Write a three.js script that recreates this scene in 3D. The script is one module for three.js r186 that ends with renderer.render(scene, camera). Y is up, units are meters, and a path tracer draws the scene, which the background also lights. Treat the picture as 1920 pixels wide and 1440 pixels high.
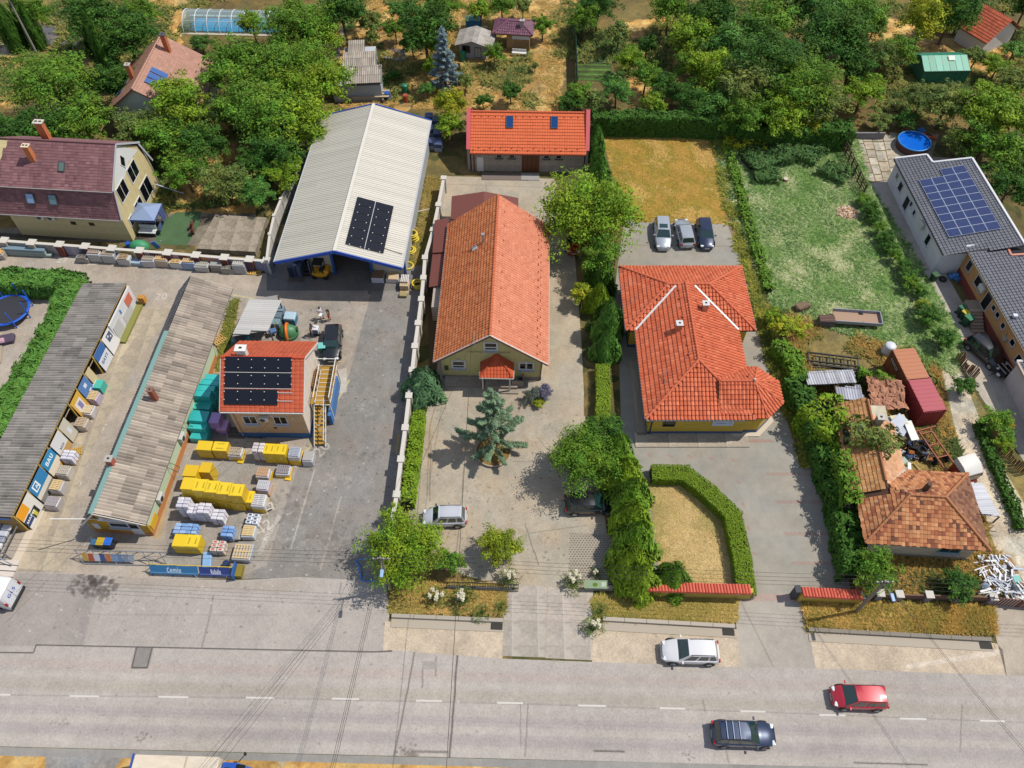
import*as THREE from 'three';
import{mergeGeometries,mergeVertices,toCreasedNormals}from 'three/addons/utils/BufferGeometryUtils.js';
import{RoundedBoxGeometry}from 'three/addons/geometries/RoundedBoxGeometry.js';
import{MarchingCubes}from 'three/addons/objects/MarchingCubes.js';
// ---------- camera, sky, sun, exposure ----------
const scene=new THREE.Scene();
const CAM_H=62,PITCH=54.23*Math.PI / 180,FOCAL=1520;
const camera=new THREE.PerspectiveCamera(2*Math.atan(720 / FOCAL)*180 / Math.PI,4 / 3,0.5,1500);
camera.position.set(0,CAM_H,0);
camera.rotation.set(-PITCH,0,0);
camera.updateMatrixWorld();
const SUN=new THREE.Vector3(0.53,0.84,-0.1).normalize();
{
const w=64,h=32,d=new Float32Array(w*h*4);
for(let y=0;y<h;y++)for(let x=0;x<w;x++){const el=Math.max(0,((y + .5)/ h - .5)*Math.PI),t=Math.pow(1 - Math.sin(el),2.2),i=(y*w + x)*4;d[i]=.3 + .34*t;d[i + 1]=.37 + .3*t;d[i + 2]=.53 + .2*t;d[i + 3]=1;}
const t=new THREE.DataTexture(d,w,h,THREE.RGBAFormat,THREE.FloatType);t.mapping=THREE.EquirectangularReflectionMapping;t.magFilter=THREE.LinearFilter;t.needsUpdate=true;scene.background=t;scene.environment=t;
}
const sun=new THREE.DirectionalLight(new THREE.Color(1,0.945,0.85),4.4);
sun.position.set(SUN.x*200,SUN.y*200,SUN.z*200 - 60);sun.target.position.set(0,0,-60);
sun.castShadow=true;sun.shadow.mapSize.set(4096,4096);
Object.assign(sun.shadow.camera,{left:-90,right:90,top:90,bottom:-90,near:10,far:420});
scene.add(sun,sun.target);
const renderer=new THREE.WebGLRenderer({antialias:true});
renderer.toneMapping=THREE.LinearToneMapping;renderer.toneMappingExposure=1.12;
renderer.shadowMap.enabled=true;
// ---------- helpers ----------
const V3=(x,y,z)=>new THREE.Vector3(x,y,z);
function rng(seed){let a=seed>>>0;return()=>{a=(a + 0x6D2B79F5)|0;let t=Math.imul(a ^(a>>>15),1|a);t=(t + Math.imul(t ^(t>>>7),61|t))^ t;return((t ^(t>>>14))>>>0)/ 4294967296;};}
const R0=rng(7);
const rr=(a,b)=>a +(b - a)*R0();
// ground survey: the place at height h that a sight line of the survey picture (1920 x 1440) meets
function at(px,py,h=0){
const u=(px - 960)/ FOCAL,v=(py - 720)/ FOCAL,c=Math.cos(PITCH),s=Math.sin(PITCH);
const dy=-s - v*c,dz=-c + v*s,t=(h - CAM_H)/ dy;
return V3(t*u,h,t*dz);
}
const used={};
const num=n=>{const k=used[n]=(used[n]??-1)+ 1;return k?n + '_' + String(k).padStart(3,'0'):n;};
const kidCount=new WeakMap();
function clean(g){
g=g.index?g.toNonIndexed():g;
for(const k of Object.keys(g.attributes))if(!['position','normal','uv','color'].includes(k))g.deleteAttribute(k);
if(!g.attributes.normal)g.computeVertexNormals();
if(!g.attributes.uv)g.setAttribute('uv',new THREE.BufferAttribute(new Float32Array(g.attributes.position.count*2),2));
return g;
}
function merge(gs){
if(!Array.isArray(gs))return gs;
if(gs.length===1)return gs[0];
const c=gs.map(clean),anyCol=c.some(g=>g.attributes.color);
if(anyCol)for(const g of c)if(!g.attributes.color)g.setAttribute('color',new THREE.BufferAttribute(new Float32Array(g.attributes.position.count*3).fill(1),3));
return mergeGeometries(c);
}
const EACH=new Set('post landing_post column leg side_wall gable_wall corner_post stand end_wall parapet roof_bar insulator snow_guard_x side_board side_beam meter eye ear wall_lamp lamp porch stringer downpipe verge_board verge_flashing eaves_gutter annex_wall annex_roof terrace railing_post parapet_capping roof_vent white_wall end_panel glazing_x frame_x porch_gutter coping cross_beam chord log aerial handle trestle wall_bracket end_bracket site_cabin_wall cabin_shutter plank bumper mast fork overhead_guard deck_bar mounting_rail valley_flashing base_beam tie side_curtain trim rail roof_rail roof_rib clamp snow_guard'.split(' '));
function mesh(name,gs,mat,parent){
if(parent&&Array.isArray(gs)&&gs.length>1&&EACH.has(name)){let f;for(const q of gs){const m=mesh(name,q,mat,parent);f??=m;}return f;}
const m=new THREE.Mesh(merge(gs),mat);m.castShadow=m.receiveShadow=true;
if(parent){m.name=name;parent.add(m);}else{m.name=num(name);scene.add(m);}
return m;
}
function tag(o,label,category,group,kind){
if(label)o.userData.label=label;if(category)o.userData.category=category;
if(group)o.userData.group=group;if(kind)o.userData.kind=kind;return o;
}
function thing(name,label,category,p,ry=0,group){
const g=new THREE.Group();g.name=num(name);scene.add(g);g.position.copy(p);g.rotation.y=ry;
return tag(g,label,category,group);
}
function copy(src,name,p,ry,label,group){
const c=src.clone();c.name=num(name);c.userData={...src.userData};scene.add(c);
if(p)c.position.copy(p);if(ry !==undefined)c.rotation.y=ry;
if(label)c.userData.label=label;if(group)c.userData.group=group;return c;
}
const structure=m=>{m.userData.kind='structure';return m;};
const stuff=m=>{m.userData.kind='stuff';return m;};
// frame between two survey points: local x from the first to the second, local -z away from the camera
function fr(x1,y1,x2,y2,h=0){
const a=at(x1,y1,h),b=at(x2,y2,h);a.y=b.y=0;
return{p:a,ry:Math.atan2(-(b.z - a.z),b.x - a.x),W:a.distanceTo(b),a,b};
}
function lp(f,x,z){const c=Math.cos(f.ry),s=Math.sin(f.ry);return V3(f.p.x + x*c + z*s,0,f.p.z - x*s + z*c);}
// geometry
function bx(w,h,d,x=0,y=0,z=0,ry=0,rx=0,rz=0){
const g=new THREE.BoxGeometry(w,h,d);g.translate(0,h / 2,0);
if(rx)g.rotateX(rx);if(rz)g.rotateZ(rz);if(ry)g.rotateY(ry);g.translate(x,y,z);return g;
}
function rbx(w,h,d,r,x=0,y=0,z=0,ry=0){
const g=new RoundedBoxGeometry(w,h,d,2,r);g.translate(0,h / 2,0);if(ry)g.rotateY(ry);g.translate(x,y,z);return g;
}
function cy(r1,r2,h,x=0,y=0,z=0,n=12){const g=new THREE.CylinderGeometry(r1,r2,h,n);g.translate(x,y + h / 2,z);return g;}
const UP=V3(0,1,0);
function rod(a,b,r,r2=r,n=7){
const d=b.clone().sub(a),L=d.length(),g=new THREE.CylinderGeometry(r2,r,L,n,1);
g.translate(0,L / 2,0);g.applyQuaternion(new THREE.Quaternion().setFromUnitVectors(UP,d.normalize()));g.translate(a.x,a.y,a.z);return g;
}
function beam(a,b,w,h){
const d=b.clone().sub(a),L=d.length(),g=new THREE.BoxGeometry(w,h,L);
g.translate(0,0,L / 2);const m=new THREE.Matrix4();const z=d.normalize();
let x=V3(0,1,0).cross(z);if(x.length()<1e-4)x=V3(1,0,0);x.normalize();const y=z.clone().cross(x);
m.makeBasis(x,y,z);g.applyMatrix4(m);g.translate(a.x,a.y,a.z);return g;
}
function tube(pts,r,n=6,seg=40,closed=false){return new THREE.TubeGeometry(new THREE.CatmullRomCurve3(pts,closed),seg,r,n,closed);}
function poly(pts,cols){
const pos=[],n=pts.length;for(let i=1;i<n - 1;i++)for(const p of[pts[0],pts[i],pts[i + 1]])pos.push(p.x,p.y,p.z);
const g=new THREE.BufferGeometry();g.setAttribute('position',new THREE.Float32BufferAttribute(pos,3));g.computeVertexNormals();
const uv=[];for(let i=0;i<pos.length;i +=3)uv.push(pos[i]*0.5 + pos[i + 1]*.3,pos[i + 2]*0.5 + pos[i + 1]*.4);g.setAttribute('uv',new THREE.Float32BufferAttribute(uv,2));return g;
}
function slab(pts,t){
const gs=[],low=pts.map(p=>V3(p.x,p.y - t,p.z));gs.push(poly(pts),poly(low.slice().reverse()));
pts.forEach((p,i)=>{const j=(i + 1)% pts.length;gs.push(poly([p,low[i],low[j],pts[j]]));});
return merge(gs);
}
function prism(pts,y0,y1){
const s=new THREE.Shape(pts.map(([x,z])=>new THREE.Vector2(x,-z)));const g=new THREE.ExtrudeGeometry(s,{depth:y1 - y0,bevelEnabled:false});
g.rotateX(-Math.PI / 2);g.translate(0,y0,0);return g;
}
function wallPoly(pts2,x0,thick,axis){
const s=new THREE.Shape(pts2.map(([a,b])=>new THREE.Vector2(a,b)));const g=new THREE.ExtrudeGeometry(s,{depth:thick,bevelEnabled:false});
if(axis==='x'){g.rotateY(-Math.PI / 2);g.translate(x0 + thick,0,0);}else g.translate(0,0,x0);return g;
}
// colours: survey (sRGB) colour of a sunlit surface -> base colour
const C=(hex,k=0.66)=>new THREE.Color(hex).multiplyScalar(k);
const MATS={};
function M(hex,rough=0.85,o={}){const key=hex + rough + JSON.stringify(o);return MATS[key]??=new THREE.MeshStandardMaterial({color:C(hex,o.k??0.66),roughness:rough,metalness:o.metal??0});}
// value noise
const HN=new Float32Array(65536);{const r=rng(99);for(let i=0;i<65536;i++)HN[i]=r();}
const hs=(x,y)=>HN[((x&255)+((y&255)<<8))];
function vn(x,y){const xi=Math.floor(x),yi=Math.floor(y),fx=x - xi,fy=y - yi,u=fx*fx*(3 - 2*fx),v=fy*fy*(3 - 2*fy);const a=hs(xi,yi),b=hs(xi + 1,yi),c=hs(xi,yi + 1),d=hs(xi + 1,yi + 1);return a +(b - a)*u +(c - a)*v +(a - b - c + d)*u*v;}
const fbm=(x,y)=>vn(x,y)*.5 + vn(x*2.1 + 17,y*2.1 + 5)*.3 + vn(x*4.3 + 3,y*4.3 + 31)*.2;
function canvasTex(w,h,draw,rep){
const c=document.createElement('canvas');c.width=w;c.height=h;draw(c.getContext('2d'),w,h);
const t=new THREE.CanvasTexture(c);t.colorSpace=THREE.SRGBColorSpace;t.magFilter=THREE.LinearFilter;t.anisotropy=8;
if(rep)t.wrapS=t.wrapT=THREE.RepeatWrapping;return t;
}
function grainPixels(ctx,w,h,amp,res,opt={}){
const d=ctx.getImageData(0,0,w,h),p=d.data,wr=rng(opt.seed??3),f1=(opt.f1??.25)/ res,f2=(opt.f2??1.6)/ res,wa=opt.white??amp*.6,ax=opt.ax??1;
for(let y=0,i=0;y<h;y++)for(let x=0;x<w;x++,i +=4){
const n=(fbm(x*f1 + 40,y*f1*ax + 9)- .5)*1.3*amp +(fbm(x*f2*ax,y*f2 + 77)- .5)*amp +(wr()- .5)*wa;
const k=1 + n,tnt=opt.tint?(vn(x*f1*2.3 + 200,y*f1*2.3)- .5)*opt.tint:0;
p[i]=p[i]*(k + tnt);p[i + 1]=p[i + 1]*k;p[i + 2]=p[i + 2]*(k - tnt);
}ctx.putImageData(d,0,0);
}
const GRAIN={};
function grainMat(hex,amp,size=256,res=64,rough=.9,o={}){
const key='gm' + hex + amp + rough + size;if(!o.draw&&MATS[key])return MATS[key];
if(!o.draw){const lv=amp<.09?.07:amp<.15?.12:amp<.24?.2:.4;const t=GRAIN[lv]??=canvasTex(256,256,(c,w,h)=>{c.fillStyle='#e4e4e4';c.fillRect(0,0,w,h);grainPixels(c,w,h,lv,40,{tint:.02,seed:5});},true);return MATS[key]=new THREE.MeshStandardMaterial({map:t,color:C(hex,.66*1.29),roughness:rough,metalness:o.metal??0});}
const t=canvasTex(size,size,(c,w,h)=>{c.fillStyle=hex;c.fillRect(0,0,w,h);o.draw(c,w,h);grainPixels(c,w,h,amp,res,o);},true);
return new THREE.MeshStandardMaterial({map:t,color:new THREE.Color(.66,.66,.66),roughness:rough,metalness:o.metal??0});
}
// one ground sheet: survey outline, level, paint
const SHEETS=[];
function sheet(name,pts,y,hex,o={}){
const w=pts.map(([a,b])=>o.world?V3(a,0,b):at(a,b,y)),xs=w.map(p=>p.x),zs=w.map(p=>p.z);
const x0=Math.min(...xs),x1=Math.max(...xs),z0=Math.min(...zs),z1=Math.max(...zs),res=o.res??14;
const cw=Math.min(2048,Math.max(8,Math.round((x1 - x0)*res))),ch=Math.min(2048,Math.max(8,Math.round((z1 - z0)*res)));
const sx=cw /(x1 - x0),sz=ch /(z1 - z0);
const T=(px,py)=>{const q=at(px,py,y);return[(q.x - x0)*sx,(q.z - z0)*sz];};
const tex=canvasTex(cw,ch,(c)=>{c.fillStyle=hex;c.fillRect(0,0,cw,ch);o.paint?.(c,T,sx,cw,ch);grainPixels(c,cw,ch,o.amp??.16,sx,{seed:name.length*7 + Math.round(y*1000),...o});o.after?.(c,T,sx,cw,ch);});
const g=new THREE.ShapeGeometry(new THREE.Shape(w.map(p=>new THREE.Vector2(p.x,-p.z))));g.rotateX(-Math.PI / 2);g.translate(0,y,0);
const P=g.attributes.position,uv=g.attributes.uv;for(let i=0;i<P.count;i++)uv.setXY(i,(P.getX(i)- x0)/(x1 - x0),1 -(P.getZ(i)- z0)/(z1 - z0));
const m=mesh(name,g,new THREE.MeshStandardMaterial({map:tex,color:new THREE.Color(.66,.66,.66),roughness:o.rough??.95}),o.parent);
if(!o.parent)structure(m);m.userData.plan=undefined;delete m.userData.plan;m.plan=w;return m;
}
function line(c,T,pts,w,col,jit=0){c.strokeStyle=col;c.lineWidth=w;c.lineJoin='round';c.beginPath();pts.forEach(([x,y],i)=>{const q=T(x,y);if(i)c.lineTo(q[0],q[1]);else c.moveTo(q[0],q[1]);});c.stroke();}
function crack(c,T,a,b,w,col,seed=1,wob=1.2){const r=rng(seed),n=26,pts=[];let ox=0;for(let i=0;i<=n;i++){const t=i / n;ox +=(r()- .5)*wob;ox*=.93;pts.push([a[0]+(b[0]- a[0])*t + ox,a[1]+(b[1]- a[1])*t +(r()- .5)*.5]);}line(c,T,pts,w,col);}
function fillP(c,T,pts,col){c.fillStyle=col;c.beginPath();pts.forEach(([x,y],i)=>{const q=T(x,y);if(i)c.lineTo(q[0],q[1]);else c.moveTo(q[0],q[1]);});c.closePath();c.fill();}
function blotch(c,T,x,y,r,col,seed=1,n=30){const q=T(x,y),R=rng(seed);c.fillStyle=col;for(let i=0;i<n;i++){const a=R()*6.28,d=Math.pow(R(),.8)*r;c.beginPath();c.ellipse(q[0]+ Math.cos(a)*d,q[1]+ Math.sin(a)*d*.7,r*(.04 + .13*R()*R()),r*(.03 + .09*R()),a,0,6.3);c.fill();}}
function inside(pts,x,z){let k=false;for(let i=0,j=pts.length - 1;i<pts.length;j=i++){const a=pts[i],b=pts[j];if((a.z>z)!==(b.z>z)&&x<(b.x - a.x)*(z - a.z)/(b.z - a.z)+ a.x)k=!k;}return k;}
// ---------- ground, road, yards ----------
{
const t=canvasTex(1024,1024,(c,w,h)=>{
c.fillStyle='#6d6238';c.fillRect(0,0,w,h);const r=rng(5);
for(let i=0;i<900;i++){c.fillStyle=['#5c5a2a','#7e6c3c','#56552a','#8a7443','#4c4f25'][i % 5];c.beginPath();c.ellipse(r()*w,r()*h,6 + r()*30,5 + r()*22,r()*3,0,6.3);c.fill();}
grainPixels(c,w,h,.3,22,{seed:4});
},true);t.repeat.set(18,18);
const g=new THREE.PlaneGeometry(900,900);g.rotateX(-Math.PI / 2);g.translate(0,0,-120);
structure(mesh('ground',g,new THREE.MeshStandardMaterial({map:t,color:new THREE.Color(.66,.66,.66),roughness:1})));
}
// garden floor behind the plots: soil and sun-dried grass
const TAN=['#c79a55','#c8a261','#b98d4c','#d0aa66','#b08a4a'];
function tanPatch(c,T,pts,seed,n,rmax){
const R=rng(seed),q=pts.map(p=>T(...p)),xs=q.map(a=>a[0]),ys=q.map(a=>a[1]);
const x0=Math.min(...xs),x1=Math.max(...xs),y0=Math.min(...ys),y1=Math.max(...ys),P=q.map(a=>({x:a[0],z:a[1]}));
for(let i=0;i<n;i++){const x=x0 + R()*(x1 - x0),y=y0 + R()*(y1 - y0);if(!inside(P,x,y))continue;c.fillStyle=TAN[(R()*5)|0];c.beginPath();c.ellipse(x,y,2 + R()*rmax,1.5 + R()*rmax*.7,R()*3,0,6.3);c.fill();}
}
sheet('garden_ground',[[-380,-110],[2300,-110],[2150,300],[1640,262],[1100,212],[800,212],[560,200],[470,420],[-350,460]],.003,'#7a6836',{
res:9,amp:.34,tint:.1,paint(c,T){
for(const[i,p]of[[[283,0],[342,0],[335,84],[288,90]],[[610,30],[655,20],[640,112],[612,110]],[[645,40],[860,-40],[860,205],[640,205]],[[840,85],[1060,60],[1045,205],[840,205]],[[980,-20],[1075,0],[1040,120],[985,100]],[[1170,45],[1275,30],[1275,190],[1185,195]],[[1240,-20],[1300,-30],[1290,30]],[[1640,40],[1705,40],[1700,90],[1640,80]],[[1700,70],[1990,90],[1990,175],[1690,160]],[[330,330],[370,320],[480,400],[330,400]],[[0,60],[40,100],[20,200],[-20,180]],[[370,240],[420,200],[440,300],[390,300]]].entries())tanPatch(c,T,p,40 + i,900,9);
fillP(c,T,[[22,55],[140,25],[165,60],[160,85],[75,85]],'#6d6c70');fillP(c,T,[[-60,20],[60,12],[70,60],[30,100],[-60,120]],'#a0917f');
fillP(c,T,[[724,90],[760,92],[758,112],[722,112]],'#75685c');fillP(c,T,[[715,165],[770,168],[768,196],[712,195]],'#8d8177');
fillP(c,T,[[968,-30],[985,-30],[985,24],[962,24]],'#b8ada0');
},
});
stuff(sheet('vegetable_beds',[[1078,55],[1138,55],[1150,155],[1080,150]],.009,'#3f5c22',{res:12,amp:.5,paint(c,T){for(let y=58;y<155;y +=9){line(c,T,[[1080,y],[1146,y + 1]],3,'#5b7d2a');line(c,T,[[1080,y + 4],[1146,y + 5]],2,'#4a3a22');}}})).name;
tag(scene.children.at(-1),'rows of green vegetables growing beside the tall netting fence','vegetable bed',null,'stuff');
// main street
const ROADTOP=x=>1206 + x*.0325,ROADBOT=x=>1400 + x*.0243;
const road=new THREE.Group();road.name='road';structure(road);scene.add(road);
sheet('asphalt',[[-900,ROADTOP(-900)],[-20,1222],[62,1222.5],[67,1208],[700,1221],[735,1219],[942,1235],[1110,1241],[1385,1251],[1530,1253],[1880,1266],[2800,ROADTOP(2800)],[2800,ROADBOT(2800)],[880,1421],[560,1413],[360,1408],[-900,ROADBOT(-900)]],.012,'#b3aba3',{
parent:road,res:14,amp:.1,f1:.12,white:.12,ax:1,rough:.82,paint(c,T,s){
const bR=rng(77),band=(y,w,col)=>{c.globalAlpha=.12;for(let i=0;i<26;i++){const o=(bR()+ bR()- 1)*w*18,x=-900 + bR()*1200,x2=x + 900 + bR()*2600;line(c,T,[[x,y + o + x*.028],[x2,y + o + x2*.028]],(.1 + .25*bR())*s*w,col);}c.globalAlpha=1;};
band(1244,.7,'#afa298');band(1281,.75,'#ae9f94');band(1328,.6,'#a59d97');band(1362,.8,'#a49d97');band(1262,.5,'#b8b1aa');band(1300,.5,'#b9b2aa');band(1347,.55,'#bab3ab');band(1385,.6,'#bdb6ae');
line(c,T,[[-900,1278],[0,1303],[500,1309],[1000,1320],[1500,1338],[1900,1354],[2800,1385]],.8,'#938c84');
fillP(c,T,[[256,1213],[286,1213],[276,1252],[247,1252]],'#8b8681');line(c,T,[[256,1213],[247,1252],[276,1252],[286,1213]],1.3,'#4d4844');
line(c,T,[[-900,1196],[-20,1222],[62,1222.5],[67,1208],[700,1221],[735,1220]],2.4,'#55504c');
crack(c,T,[863,1157],[841,1440],1.6,'#5d5752',3,1.6);crack(c,T,[784,1190],[735,1440],1.1,'#67615b',4);crack(c,T,[990,1320],[984,1420],.8,'#77706a',6);crack(c,T,[976,1320],[978,1400],.7,'#77706a',7);crack(c,T,[1319,1312],[1322,1335],1,'#77706a',9);crack(c,T,[1362,1405],[1366,1430],.9,'#77706a',9);crack(c,T,[1804,1320],[1800,1410],.8,'#77706a',11);crack(c,T,[1600,1430],[1740,1434],1.2,'#67615b',12,.3);crack(c,T,[1113,1408],[1172,1409],1.6,'#67615b',13,.3);crack(c,T,[793,1245],[790,1290],.9,'#67615b',16);crack(c,T,[818,1230],[818,1268],.9,'#67615b',17);crack(c,T,[40,1405],[360,1410],1.2,'#67615b',21,.5);
fillP(c,T,[[791,1240],[820,1240],[819,1254],[792,1255]],'#a29b95');
blotch(c,T,765,1410,13,'rgba(96,84,76,.5)',5,50);line(c,T,[[768,1410],[778,1425],[786,1440]],8,'#8b8079');crack(c,T,[770,1409],[840,1410],2.2,'#837a73',15,.4);
blotch(c,T,112,1358,10,'rgba(120,112,106,.5)',6,30);blotch(c,T,268,1385,9,'rgba(100,90,76,.55)',7,24);blotch(c,T,1292,1414,8,'rgba(70,64,60,.6)',8,20);
const R=rng(21);for(let i=0;i<240;i++){const q=T(R()*1960 - 20,1215 + R()*205),z=R()*R();c.fillStyle=R()<.75?'#8d857e':'#c9c3bb';c.fillRect(q[0],q[1],.8 + z*1.6,.7 + z);}
},
});
{
const dm=M('#d8d3cb',.8);const D=[[-30,20,1303],[131,186,1306],[297,353,1307.5],[461,514,1309],[622,673,1311],[780,829,1314.7],[932,981,1318.7],[1084,1136,1323.8],[1237,1285,1329],[1388,1435,1334.6],[1536,1586,1341.5],[1687,1737,1348.4],[1837,1884,1352.5]];
for(const[a,b,y]of D){const p=at(a,y - 1),q=at(b,y),d=q.clone().sub(p),L=d.length();const g=new THREE.PlaneGeometry(L,.13);g.rotateX(-Math.PI / 2);const m=mesh('lane_dash',g,dm,road);m.position.set((p.x + q.x)/ 2,.016,(p.z + q.z)/ 2);m.rotation.y=Math.atan2(-d.z,d.x);}
}
sheet('pavement',[[-900,1379],[360,1409],[560,1414],[880,1422],[1340,1432],[2800,1467],[2800,1500],[1340,1450],[880,1437],[480,1426],[-900,1400]],.008,'#97948f',{amp:.12});
sheet('verge_soil',[[-900,1398],[480,1424],[880,1435],[2800,1480],[2800,1900],[-900,1900]],.005,'#b3a184',{res:9,amp:.25,tint:.08,paint(c,T){tanPatch(c,T,[[-100,1420],[1960,1420],[1960,1500],[-100,1500]],8,1200,7);for(let i=0;i<40;i++)blotch(c,T,960 + i*24,1440,8,'#82743c',i,6);fillP(c,T,[[85,1408],[235,1412],[210,1450],[85,1450]],'#908d89');}});
// apron between the left yard and the street
sheet('apron',[[-900,1050],[-20,1070],[130,1075],[290,1085],[445,1088],[560,1082],[724,1090],[730,1150],[722,1222],[67,1212],[62,1224],[-20,1224],[-900,1200]],.008,'#b2aaa2',{
amp:.1,white:.11,paint(c,T,s){
fillP(c,T,[[-900,1050],[130,1076],[200,1082],[172,1140],[155,1212],[-900,1200]],'#a29a94');fillP(c,T,[[200,1080],[440,1092],[560,1084],[575,1095],[540,1112],[200,1100]],'#b0a59a');
line(c,T,[[400,1115],[392,1160],[378,1215]],1.5,'#8f8983');line(c,T,[[640,1092],[636,1115]],1.5,'#8f8983');line(c,T,[[-900,1085],[200,1153],[520,1153]],1,'#a29a92');
blotch(c,T,178,1092,30,'rgba(70,64,60,.3)',4,150);blotch(c,T,205,1122,10,'rgba(90,84,80,.6)',5,20);blotch(c,T,250,1128,6,'rgba(90,84,80,.6)',6,12);blotch(c,T,104,1176,4,'rgba(60,56,54,.8)',7,14);blotch(c,T,147,1184,8,'rgba(200,196,190,.7)',8,20);
const R=rng(2);for(let i=0;i<150;i++){const q=T(R()*720,1095 + R()*110),z=R()**3;c.fillStyle=R()<.75?'#8f8780':'#c8c1b8';c.fillRect(q[0],q[1],.8 + z*2.6,.7 + z*1.8);}
},
});
// builders' yard: one paved floor, patched and stained
sheet('yard',[[-600,425],[-20,463],[500,513],[532,482],[610,474],[806,500],[795,560],[768,760],[735,965],[712,1092],[560,1084],[290,1087],[130,1077],[-20,1072],[-600,1060]],.006,'#b1a495',{
res:16,amp:.16,white:.15,tint:.04,paint(c,T,s){
fillP(c,T,[[500,560],[860,545],[860,440],[500,450]],'#7b7774');fillP(c,T,[[430,545],[690,545],[700,700],[420,700]],'#aba093');
fillP(c,T,[[697,545],[800,545],[735,960],[715,1095],[440,1095],[545,900],[590,830],[655,700]],'#8f8a84');fillP(c,T,[[660,800],[770,800],[730,1000],[560,1080],[600,930]],'#918b85');
fillP(c,T,[[400,640],[440,560],[450,560],[430,700],[345,830],[300,1010],[285,1010],[330,830]],'#bba27c');
fillP(c,T,[[330,850],[560,870],[500,1060],[440,1085],[300,1085],[310,1010]],'#a49c92');fillP(c,T,[[340,700],[425,700],[425,830],[350,830]],'#827d78');
fillP(c,T,[[565,830],[620,720],[630,735],[590,835]],'#b2a798');
line(c,T,[[655,712],[585,832],[560,860]],.22*s,'#c6b98c');line(c,T,[[437,553],[478,560]],.15*s,'#c9b98a');line(c,T,[[620,678],[645,678]],.15*s,'#c8b890');line(c,T,[[738,935],[728,985]],.2*s,'#c2a54a');line(c,T,[[748,815],[742,850]],.12*s,'#c2a54a');
line(c,T,[[590,880],[545,1030]],.12*s,'#b8aea2');line(c,T,[[650,700],[700,560]],1,'#98918a');line(c,T,[[640,930],[600,1070]],.12*s,'#aca398');
for(const[x,y,r]of[[600,640,40],[700,850,34],[560,950,44],[620,1020,40],[480,950,50],[660,1010,36],[705,620,26],[740,580,22]])blotch(c,T,x,y,r*s / 16,'rgba(90,86,82,.16)',x,40);
for(const[x,y,r]of[[640,900,30],[540,1010,34],[500,930,26],[680,760,30],[600,1040,26]])blotch(c,T,x,y,r*s / 16,'rgba(196,190,180,.16)',y,40);
const R=rng(5);for(let i=0;i<420;i++){const q=T(430 + R()*330,560 + R()*520);c.fillStyle=R()<.7?'#6c6762':'#bdb6ac';c.fillRect(q[0],q[1],1 + R()*2.5,1 + R()*1.6);}
crack(c,T,[380,870],[430,830],1.2,'#6e675f',4);crack(c,T,[345,950],[430,880],1,'#7d766d',5);line(c,T,[[560,870],[600,870]],1,'#aaa');
for(const[x,y,tx,rot,z]of[[117,970,'1',1.2,1.1],[134,917,'2',.3,1.2],[142,888,'3',.1,1.1],[152,862,'4',-.5,1.1],[182,805,'5',.5,1.1],[196,752,'6',1.4,1],[105,492,'27',0,1],[135,493,'26',0,1],[165,496,'25',0,.8],[285,506,'9',0,.8],[310,507,'8',0,.8],[332,508,'7',0,.8],[290,562,'20',-.1,1.1],[486,1005,'42',-.7,1.3],[600,858,'20',-1,1.4],[552,876,'25',-.5,1.2],[492,972,'41',-.8,1.4],[500,1015,'POLIFARBE',-1.2,.5],[592,850,'yellow',-1.4,.5],[156,1024,'A',0,1.2],[490,1040,'CEMIX',-1.3,.5]]){
const q=T(x,y);c.save();c.translate(...q);c.rotate(rot);c.font=`${z * s}px sans-serif`;c.fillStyle='rgba(226,220,208,.6)';c.fillText(tx,0,0);c.restore();
}
fillP(c,T,[[622,695],[650,690],[650,735],[625,740]],'#c3bcb0');
},
});
// concrete slabs of the alley between the two sheds
{
const al=new THREE.Group();al.name='path';structure(al);scene.add(al);
const tones=['#b9ab95','#b3a690','#c0b198','#ada08c'].map((h,i)=>grainMat(h,.2,256,40,.93,{seed:i + 3,tint:.03}));
const L=[[254,577],[233,628],[195,678],[172,752],[140,830],[98,920],[60,1000],[30,1066]],Rr=[[322,577],[290,632],[250,690],[212,763],[170,850],[140,935],[128,1010],[125,1073]];
const mid=L.map((p,i)=>[p[0]+(Rr[i][0]- p[0])*.42,p[1]+(Rr[i][1]- p[1])*.42]);
let k=0;const sl=(a,b,c2,d)=>{const q=[a,b,c2,d].map(p=>at(...p)),m=q.reduce((s,p)=>s.add(p),V3()).multiplyScalar(.25);const pp=q.map(p=>{const e=p.clone().lerp(m,.012);return V3(e.x,.016 +(k % 3)*.004,e.z);});mesh('slab',slab(pp,.03),tones[k++ % 4],al);};
for(let i=0;i<L.length - 1;i++){sl(L[i],L[i + 1],mid[i + 1],mid[i]);sl(mid[i],mid[i + 1],Rr[i + 1],Rr[i]);}
}
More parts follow.
